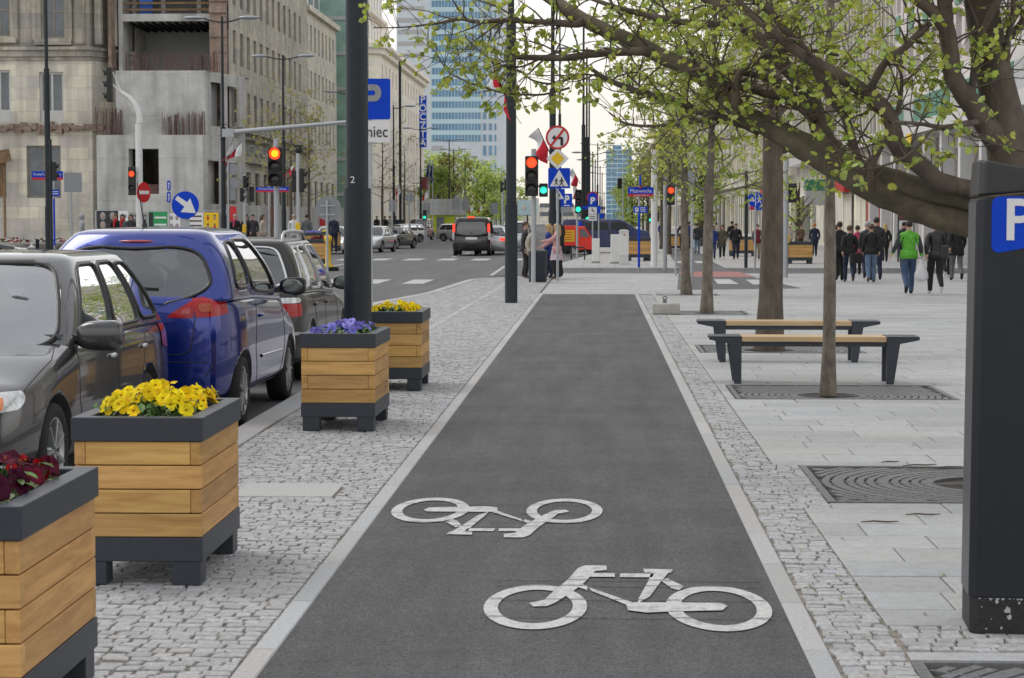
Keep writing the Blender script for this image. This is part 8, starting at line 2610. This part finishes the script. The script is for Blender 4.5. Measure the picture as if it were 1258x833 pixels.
def person(label, px, py_foot, top='black', legs='navy', hair='dark', shoes='black', face=0.0, Hm=1.66, walk=0.6, hem=0.80, sleeves=None, seed=0, long_hair=False, skirt=None, arms=None, hold=None, Y=None, z0=0.0, hood=None, stripe=None, lean=0.0, hat=None, width=1.0, sit=False, head_turn=0.0, group='people walking on the pavements', hip=None):
    r = random.Random(seed*17+3)
    if Y is None:
        p = gp(px, py_foot, z0); Y = p.y; x = p.x
    else: x = gx(px, Y)
    s = Hm/1.75
    ph = walk
    V, E, rad, cat = [], [], [], []
    def vtx(p, ra, c): V.append(Vector(p)); rad.append(ra if isinstance(ra, tuple) else (ra, ra)); cat.append(c); return len(V)-1
    def seg(a, b): E.append((a, b))
    wd = width
    pel = vtx((0, 0, 0.95), (0.165*wd, 0.125*wd), 'hip'); sp = vtx((0, 0.005+lean*.08, 1.10), (0.165*wd, 0.13*wd), 'torso'); ch = vtx((0, 0.0+lean*.2, 1.30), (0.185*wd, 0.14*wd), 'torso'); nb = vtx((0, lean*.3, 1.44), (0.115, 0.10), 'torso')
    nk = vtx((0, 0.012+lean*.32, 1.525), 0.055, 'neck'); h0 = vtx((0, 0.03+lean*.35, 1.59), (0.068, 0.075), 'head'); h1 = vtx((0, 0.02+lean*.36, 1.66), (0.078, 0.092), 'head'); h2 = vtx((0, 0.012+lean*.36, 1.72), (0.062, 0.075), 'head')
    for a, c in ((pel, sp), (sp, ch), (ch, nb), (nb, nk), (nk, h0), (h0, h1), (h1, h2)): seg(a, c)
    hands = []
    for i, sx in enumerate((-1, 1)):
        sw = ph*(1 if i == 0 else -1)
        # arms
        A = (arms or {}).get(sx)
        sh = vtx((sx*0.175*wd, lean*.27, 1.40), 0.085, 'torso'); 
        if A: el_, wr_ = Vector(A[0]), Vector(A[1])
        else:
            el_ = Vector((sx*(0.225*wd), -0.05+0.14*sw+lean*.2, 1.14)); wr_ = Vector((sx*0.215*wd, 0.05+0.26*sw+lean*.2, 0.92+0.05*abs(sw)))
        el = vtx(el_, 0.066, 'arm'); wr = vtx(wr_, 0.046, 'arm'); d = (wr_-el_).normalized(); hn = vtx(wr_ + d*0.085, (0.036, 0.024), 'hand')
        for a, c in ((nb, sh), (sh, el), (el, wr), (wr, hn)): seg(a, c)
        hands.append((wr_ + d*0.10, d, sx))
        # legs
        lw = -ph*(1 if i == 0 else -1)
        hp = vtx((sx*0.088*wd, 0, 0.88), 0.112*wd, 'leg')
        if sit:
            kn_, an_ = (sx*0.11, 0.38, 0.80 + 0.12*sx), (sx*0.10, 0.22 , 0.36 + 0.12*sx)
            toe_ = (sx*0.10, 0.36, 0.30 + 0.12*sx)
        elif lw >= 0:
            kn_, an_ = (sx*0.095, 0.05+0.20*lw, 0.50), (sx*0.095, 0.30*lw-0.02, 0.085); toe_ = (sx*0.105, 0.30*lw+0.15, 0.035)
        else:
            kn_, an_ = (sx*0.095, 0.03+0.02*lw, 0.49), (sx*0.095, 0.46*lw, 0.085+0.17*abs(lw)); toe_ = (sx*0.10, 0.46*lw+0.12, 0.03+0.02*abs(lw))
        kn = vtx(kn_, 0.078*wd, 'leg'); an = vtx(an_, 0.058, 'shoe' if False else 'leg'); to = vtx(toe_, (0.040, 0.034), 'shoe')
        heel = Vector(an_)*0.6 + Vector(toe_)*0.4; 
        for a, c in ((pel, hp), (hp, kn), (kn, an), (an, to)): seg(a, c)
    me = bpy.data.meshes.new('person'); me.from_pydata(V, E, [])
    o = bpy.data.objects.new('person', me); col.objects.link(o)
    md = o.modifiers.new('skin', 'SKIN'); md.use_smooth_shade = True; md.branch_smoothing = 0.3
    for k, sv in enumerate(me.skin_vertices[0].data): sv.radius = rad[k]; sv.use_root = (k == 0)
    sb = o.modifiers.new('sub', 'SUBSURF'); sb.levels = sb.render_levels = 2
    dg = bpy.context.evaluated_depsgraph_get()
    bm_ = bpy.data.meshes.new_from_object(o.evaluated_get(dg), depsgraph=dg)
    o.modifiers.clear(); bpy.data.objects.remove(o)
    # regions by the nearest bone
    mats = ['cloth_'+top, 'cloth_'+legs, 'skin', 'cloth_'+shoes, 'hair_'+hair, 'cloth_'+(sleeves or top), 'cloth_'+(stripe or top), 'eye_dark', 'lip']
    bones = [(V[a], V[c], cat[c]) for a, c in E]
    b = MB(); b.smooth = True
    for v in bm_.vertices: b.v.append(tuple(v.co))
    hd = Vector((0, 0.02+lean*.36, 1.66))
    for p in bm_.polygons:
        c = p.center
        best, bc = 9, None
        for A_, B_, ct in bones:
            t_ = max(0, min(1, (c-A_).dot(B_-A_)/((B_-A_).length_squared+1e-9))); dd = (A_+(B_-A_)*t_ - c).length
            if ct in ('leg', 'shoe'): dd -= 0.0
            if dd < best: best, bc = dd, ct
        m = 0
        if bc in ('leg', 'hip'): m = 0 if c.z > hem else 1
        if bc == 'shoe': m = 3
        if bc == 'leg' and c.z < 0.075: m = 3
        if bc == 'arm': m = 5
        if bc == 'hand': m = 2
        if bc in ('neck',): m = 2 if c.z > 1.49 else 0
        if bc == 'head': m = 2
        if stripe and bc in ('arm', 'torso') and abs(c.x) > 0.20*wd and c.y < 0.03 and c.z > 1.0: m = 6
        b.mi = m; b.face(tuple(p.vertices))
    # nose, ears, eyes, mouth
    b.mi = 2; b.sphere((0, hd.y+0.098, 1.648), 0.017, 8, 6, (0.8, 1.1, 1.3))
    for sx in (-1, 1): b.sphere((sx*0.078, hd.y-0.005, 1.645), 0.024, 8, 6, (0.45, 0.8, 1.2))
    b.mi = 7
    for sx in (-1, 1): b.sphere((sx*0.031, hd.y+0.083, 1.672), 0.010, 6, 5)
    b.mi = 8; b.sphere((0, hd.y+0.086, 1.607), 0.02, 8, 5, (1.2, 0.5, 0.35))
    # fingers: four and a thumb, slightly curled
    b.mi = 2
    for hp_, d, sx in hands:
        side = Vector((0, 1, 0)) - d*d.y; side.normalize(); nrm = d.cross(side)*sx
        for k in range(4):
            off = side*(0.026 - 0.0175*k); ln = (0.060, 0.068, 0.064, 0.050)[k]
            q0 = hp_ - d*0.012 + off; q1 = q0 + d*ln*0.55 - nrm*0.006; q2 = q1 + d*ln*0.45 - nrm*0.02
            b.tube([q0, q1, q2], [0.0095, 0.009, 0.007], 6)
        q0 = hp_ - d*0.05 + side*0.026; q1 = q0 + d*0.03 + side*0.02; q2 = q1 + d*0.026 + side*0.004
        b.tube([q0, q1, q2], [0.0115, 0.010, 0.008], 6)
    me2 = b.mesh('person', mats)
    po = bpy.data.objects.new('person', me2); col.objects.link(po)
    po.location = (x, Y, z0); po.rotation_euler = (0, 0, face); po.scale = (s, s, s)
    tag(po, label, 'person', group)
    # hair
    h = MB()
    h.sphere((0, hd.y-0.014, 1.688), 0.094, 16, 10, (0.94, 1.08, 0.98))
    keep = []
    h2_ = MB(); h2_.smooth = True; h2_.v = h.v
    for f, sm in zip(h.f, h.sm):
        cz = sum(h.v[i][2] for i in f)/len(f); cyy = sum(h.v[i][1] for i in f)/len(f)
        if cz > 1.70 + 0.0*cyy or cyy < hd.y - 0.01 + (cz-1.64)*0.55 and cz > 1.60: h2_.face(f)
    if long_hair:
        h2_.tube([(0, hd.y-0.05, 1.70), (0, hd.y-0.075, 1.58), (0, hd.y-0.085, 1.45), (0, hd.y-0.08, 1.34)], [0.085, 0.088, 0.08, 0.045], 12)
        for sx in (-1, 1): h2_.tube([(sx*0.06, hd.y-0.01, 1.70), (sx*0.082, hd.y-0.01, 1.60), (sx*0.085, hd.y-0.02, 1.47)], [0.03, 0.032, 0.018], 8)
    ho = h2_.build('hair', 'hair_'+hair, po, fix=False)
    if hood:
        h = MB(); h.sphere((0, hd.y-0.03, 1.655), 0.128, 14, 10, (0.92, 1.0, 1.12)); k = MB(); k.smooth = True; k.v = h.v
        for f in h.f:
            cyy = sum(h.v[i][1] for i in f)/len(f); 
            if cyy < hd.y+0.045: k.face(f)
        k.build('hood', 'cloth_'+hood, po, fix=False)
    # jacket skirt (hem flares a little over the hips) 
    j = MB(); zt = 1.06; wb = 0.178*wd
    j.lathe([(1.0, zt), (1.03, 0.95), (1.06, hip or hem)], 20, cap=False)
    j.v = [(vx*wb, vy*0.135*wd, vz) for vx, vy, vz in j.v]
    jo = j.build('jacket_hem', 'cloth_'+top, po, fix=False)
    sl = jo.modifiers.new('s', 'SOLIDIFY'); sl.thickness = 0.012
    if skirt:
        k = MB(); k.lathe([(0.15, 0.98), (0.19, 0.8), (0.225, skirt[1])], 20, cap=False); k.build('skirt', 'cloth_'+skirt[0], po, fix=False)
    if hat:
        k = MB(); k.sphere((0, hd.y-0.005, 1.70), 0.108, 14, 8, (0.9, 1.08, 0.85)); k.v = [(a, c, max(z, 1.69)) for a, c, z in k.v]; k.build('helmet', hat, po)
    col_o = collar = MB(); collar.lathe([(0.085, 1.47), (0.078, 1.52), (0.072, 1.53)], 16, (0, lean*.3, 0), cap=False); collar.build('collar', 'cloth_'+top, po, fix=False)
    return po

AW = 0.0; TW = PI
GR_ = 'people walking on the plaza at the right'
person('man in a bright green jacket with grey shoulder stripes walking away', 1116, 362, 'green', 'jeans', 'dark', 'black', AW, 1.66, 0.75, 0.86, stripe='charcoal', seed=1, width=1.08, group=GR_, arms={-1: ((-0.31, -0.02, 1.16), (-0.40, 0.02, 0.97)), 1: ((0.27, -0.04, 1.14), (0.31, 0.06, 0.91))})
person('man in a black leather jacket walking beside the green one', 1149, 361.5, 'leather', 'black', 'brown', 'white', AW, 1.66, -0.7, 0.86, seed=2, width=1.1, group=GR_, hood=None)
person('man in black jacket and dark trousers, left of the group under the limb', 1031, 345.5, 'black', 'black', 'dark', 'black', AW, 1.62, 0.4, 0.84, seed=3, width=1.05, group=GR_)
person('man in black with a satchel seen from behind beside the young trunk', 1043, 347, 'black', 'navy', 'brown', 'brown', AW, 1.52, -0.6, 0.86, seed=4, group=GR_)
person('man in black jacket and bright blue jeans in the middle of the group', 1070, 347.5, 'black', 'pale_jeans', 'brown', 'brown', AW, 1.56, 0.35, 0.86, seed=5, width=1.08, group=GR_)
person('tall man in a dark grey jacket just behind the one in blue jeans', 1076, 345, 'charcoal', 'navy', 'dark', 'black', AW, 1.74, -0.4, 0.84, seed=6, group=GR_)
person('man in grey hooded jacket partly hidden in the group', 1065, 343, 'charcoal', 'navy', 'grey', 'black', AW, 1.62, 0.5, 0.84, seed=16, group=GR_)
person('person in a crimson coat half hidden in the group', 1053, 338, 'rose', 'black', 'dark', 'black', AW, 1.50, 0.4, 0.8, seed=7, group=GR_)
person('blonde woman in black to the right of the group', 1087, 322, 'black', 'black', 'blonde', 'black', AW, 1.52, 0.5, 0.7, seed=8, long_hair=True, group=GR_)
person('man in black coat and grey trousers walking at the parking machine', 1175, 345, 'black', 'grey', 'dark', 'black', AW, 1.66, -0.8, 0.74, seed=9, width=1.08, group=GR_)
person('person in black half hidden by the leather jacket', 1163, 341, 'black', 'black', 'brown', 'white', AW, 1.6, 0.7, 0.8, seed=10, group=GR_)
person('man half hidden left of the black-coated group', 1027, 340, 'white', 'black', 'dark', 'black', AW, 1.52, 0.2, 0.84, seed=22, group=GR_)
person('couple member with dark hair near the info board', 1110, 330, 'charcoal', 'black', 'dark', 'black', AW, 1.6, 0.3, 0.8, seed=23, group=GR_)
person('woman with orange hair in a navy coat near the shops', 1000.5, 315, 'navy', 'navy', 'ginger', 'black', AW, 1.5, 0.5, 0.7, seed=11, width=1.1, group=GR_)
person('dark-haired man in a black jacket walking towards us left of the thick trunk', 904, 319, 'black', 'navy', 'dark', 'black', TW, 1.52, 0.4, 0.84, seed=12, width=1.12, group=GR_)
person('woman in an olive parka and white shoes walking towards us', 887, 319, 'olive', 'black', 'brown', 'white', TW, 1.46, 0.4, 0.68, seed=13, long_hair=True, group=GR_)
person('woman in a blue jacket behind the slim tree', 875.5, 319, 'blue', 'jeans', 'dark', 'black', TW, 1.44, 0.3, 0.8, seed=14, long_hair=True, group=GR_)
person('man in a dark jacket and pale jeans walking away', 856.5, 312, 'charcoal', 'pale_jeans', 'dark', 'black', AW, 1.5, 0.4, 0.84, seed=15, group=GR_)
person('person with a blue backpack beside the leaning tree', 846, 306, 'blue', 'black', 'dark', 'black', AW, 1.55, 0.3, 0.84, seed=17, group=GR_)
person('person in a maroon jacket and beige trousers by the round cycle sign', 930, 319.5, 'maroon', 'khaki', 'brown', 'black', TW, 1.48, 0.3, 0.84, seed=18, sleeves='grey', group=GR_)
person('man in black behind the olive parka', 899, 311, 'black', 'navy', 'dark', 'black', AW, 1.6, 0.5, 0.84, seed=19, group=GR_)
person('pale figure in beige by the far planters', 970, 309, 'beige', 'khaki', 'grey', 'brown', TW, 1.35, 0.2, 0.8, seed=20, group=GR_)
person('figure in brown behind the far planter', 984, 307, 'brown', 'black', 'brown', 'black', TW, 1.35, 0.2, 0.8, seed=21, group=GR_)
for i, (px, py, tp, l) in enumerate([(812, 297, 'blue', 'distant walker in blue beyond the cyclist'), (820, 298, 'navy', 'distant walker in navy beyond the cyclist'), (866, 306, 'charcoal', 'distant dark walker behind the blue jacket'), (880, 306, 'beige', 'distant walker in beige behind the parka')]):
    person(l, px, py, tp, 'jeans', 'dark', 'black', AW, 1.5, 0.4, 0.84, seed=30+i, group=GR_)
# group chatting at the crossing
GX = 'people waiting at the crossing signal'
person('young man in a dark quilted jacket standing left of the signal post', 645, 342.5, 'charcoal', 'black', 'brown', 'brown', -PI/2, 1.62, 0.15, 0.84, seed=40, group=GX)
person('grey-haired person in a beige jacket and pale trousers by the bin', 654, 343, 'beige', 'lightgrey', 'grey', 'grey', PI/2+2.6, 1.5, 0.1, 0.8, seed=41, width=1.12, group=GX)
person('woman with long hair in a blue jacket behind the bin', 674, 342.5, 'blue', 'navy', 'blonde', 'black', PI/2, 1.56, 0.25, 0.76, seed=42, long_hair=True, group=GX)
person('woman in a pink jacket and pale skirt with outstretched arms', 684, 343.5, 'pink', 'black', 'blonde', 'brown', PI/2, 1.56, 0.15, 0.84, seed=43, long_hair=True, skirt=('lilac', 0.62), group=GX, arms={-1: ((-0.20, 0.20, 1.24), (-0.13, 0.42, 1.22)), 1: ((0.20, 0.22, 1.18), (0.13, 0.45, 1.05))})
person('dark-haired woman behind the pink jacket', 689, 341, 'black', 'black', 'dark', 'black', PI/2, 1.54, 0.1, 0.8, seed=44, long_hair=True, group=GX)
# far left
GF = 'people by the building site on the left'
for i, a in enumerate([('person in a pale grey hoodie with a backpack behind the blue car', 101, 'lightgrey', 'jeans', 'dark', -PI/2+.4, dict(hood='lightgrey')), ('woman in black with a bright red scarf before the posters', 142.5, 'black', 'black', 'brown', TW, dict(long_hair=True)), ('woman in a grey coat next to the one with red scarf', 151, 'grey', 'black', 'dark', TW, dict(long_hair=True)), ('long-haired woman in dark jacket, right of three before the posters', 161, 'charcoal', 'black', 'brown', TW, dict(long_hair=True)),
          ('dark-coated person with a purple scarf by the striped barrier', 289, 'black', 'black', 'grey', TW, {}), ('woman in a black jacket behind the striped barrier', 303, 'black', 'navy', 'dark', TW, dict(long_hair=True)), ('person in dark behind the woman at the barrier', 311, 'charcoal', 'black', 'dark', TW, {}), ('woman with long hair in a beige brown coat', 323, 'beige', 'black', 'brown', -PI/2, dict(long_hair=True)), ('person in grey coat walking away beside the yellow signal box', 377, 'grey', 'jeans', 'dark', AW, {}),
          ('dark distant person by the far planters', 410, 'navy', 'navy', 'dark', AW, {}), ('pale figure behind the signal pole', 361, 'white', 'lightgrey', 'grey', TW, {})]):
    l, px, tp, lg, hr, fc, kw = a
    Yp = 90 if px < 250 else (95 if px < 330 else 97)
    po = person(l, px, 0, tp, lg, hr, 'black', fc, 1.80, 0.25, 0.76, seed=50+i, Y=Yp, z0=0.12, group=GF, **kw)
    if 'red scarf' in l or 'purple scarf' in l:
        b = MB(); b.lathe([(0.09, 1.44), (0.115, 1.49), (0.10, 1.55), (0.07, 1.56)], 14); b.tube([(0.03, 0.13, 1.46), (0.04, 0.15, 1.2)], [0.05, 0.04], 8); b.build('scarf', 'cloth_red' if 'red' in l else 'cloth_rose', po)
for i, px in enumerate((473, 479, 486, 492, 463)):
    person(['first', 'second', 'third', 'fourth', 'fifth'][i] + ' of the tiny dark pedestrians before the cream building', px, 0, ['black', 'beige', 'navy', 'charcoal', 'black'][i], 'black', 'dark', 'black', AW, 1.7, 0.3, seed=70+i, Y=165, z0=0.25, group='pedestrians before the cream building')

# carried bags
p = gp(1129, 350); s = 46/2500
q = at(1132, 327, 46.0)
t = thing('plastic_bag', 'white translucent carrier bag hanging from the hand of the green-jacketed man', 'bag', (q.x, 46.0, q.z))
mk('bag_film', (0.72, 0.72, 0.74), 0.4, var=0.1, trans=0.3)
b = MB(); b.smooth = True
b.lathe([(0.02, 0.16), (0.05, 0.08), (0.10, -0.02), (0.14, -0.16), (0.15, -0.26), (0.11, -0.33), (0.02, -0.34)], 14)
b.v = [(x*(1+0.12*math.sin(7*z*9)), y*0.6, z) for x, y, z in b.v]; b.build('sack', 'bag_film', t)
b = MB(); b.tube([(-0.04, 0, 0.08), (-0.02, 0, 0.2), (0, 0, 0.24), (0.03, 0, 0.2), (0.04, 0, 0.08)], 0.008, 6); b.build('handles', 'bag_film', t)
q = at(1051, 317, 54.6); t = thing('satchel', 'black satchel at the hip of the man beside the young trunk', 'bag', (q.x, 54.6, q.z), 0.4)
b = MB(); b.span(-0.17, 0.17, -0.09, 0.02, -0.14, 0.12); b.build('pouch', 'cloth_black', t, bevel=0.03); b = MB(); b.tube([(-0.12, -0.05, 0.1), (-0.2, -0.12, 0.35), (-0.32, 0.0, 0.5)], 0.015, 6); b.build('strap', 'cloth_black', t)
q = at(1160, 308, 45.6); t = thing('shoulder_bag', 'black shoulder bag on the leather-jacketed man', 'bag', (q.x, 45.6, q.z), -0.3)
b = MB(); b.span(-0.06, 0.10, -0.14, 0.06, -0.17, 0.12); b.build('pouch', 'cloth_leather', t, bevel=0.03); b = MB(); b.tube([(0.0, -0.06, 0.1), (-0.06, -0.12, 0.3), (-0.09, -0.02, 0.45)], 0.014, 6); b.build('strap', 'cloth_leather', t)
# cyclist
Yc = 4250/(312.5-VY); xc = gx(839.5, Yc)
t = thing('bicycle', 'dark bicycle ridden away from us on the far cycle path', 'bicycle', (xc, Yc, 0.0))
for yy in (-0.5, 0.5):
    wo = MB(); n = 28
    wo.tube([(0, yy+0.33*math.cos(2*PI*k/n), 0.34+0.33*math.sin(2*PI*k/n)) for k in range(n+1)], 0.022, 6, cap=False)
    for k in range(10): wo.bar((0, yy, 0.34), (0, yy+0.32*math.cos(2*PI*k/10), 0.34+0.32*math.sin(2*PI*k/10)), 0.006)
    wo.build('wheel', 'tyre', t, fix=False)
b = MB(); 
for a, c in (((0, -0.5, .34), (0, -.08, .32)), ((0, -.08, .32), (0, -.2, .85)), ((0, -.2, .8), (0, .34, .82)), ((0, -.08, .32), (0, .36, .76)), ((0, -.5, .34), (0, -.2, .8)), ((0, .5, .34), (0, .34, .95))): b.tube([a, c], 0.018, 6)
b.build('frame', 'paint_black', t, fix=False)
b = MB(); b.sphere((0, -0.22, 0.89), 0.1, 10, 6, (0.7, 1.3, 0.4)); b.build('saddle', 'trim_black', t)
b = MB(); b.tube([(-0.28, .26, 1.02), (-.1, .36, 1.0), (.1, .36, 1.0), (.28, .26, 1.02)], 0.015, 6); b.build('handlebar', 'trim_black', t)
person('cyclist in black with a white helmet riding away on the far cycle path', 839.5, 0, 'black', 'black', 'dark', 'black', AW, 1.62, 0.0, 0.8, seed=90, Y=Yc-0.2, z0=0.02, sit=True, lean=0.8, hat='white_paint', group=GR_, arms={-1: ((-0.28, 0.30, 1.22), (-0.27, 0.48, 1.08)), 1: ((0.28, 0.30, 1.22), (0.27, 0.48, 1.08))})
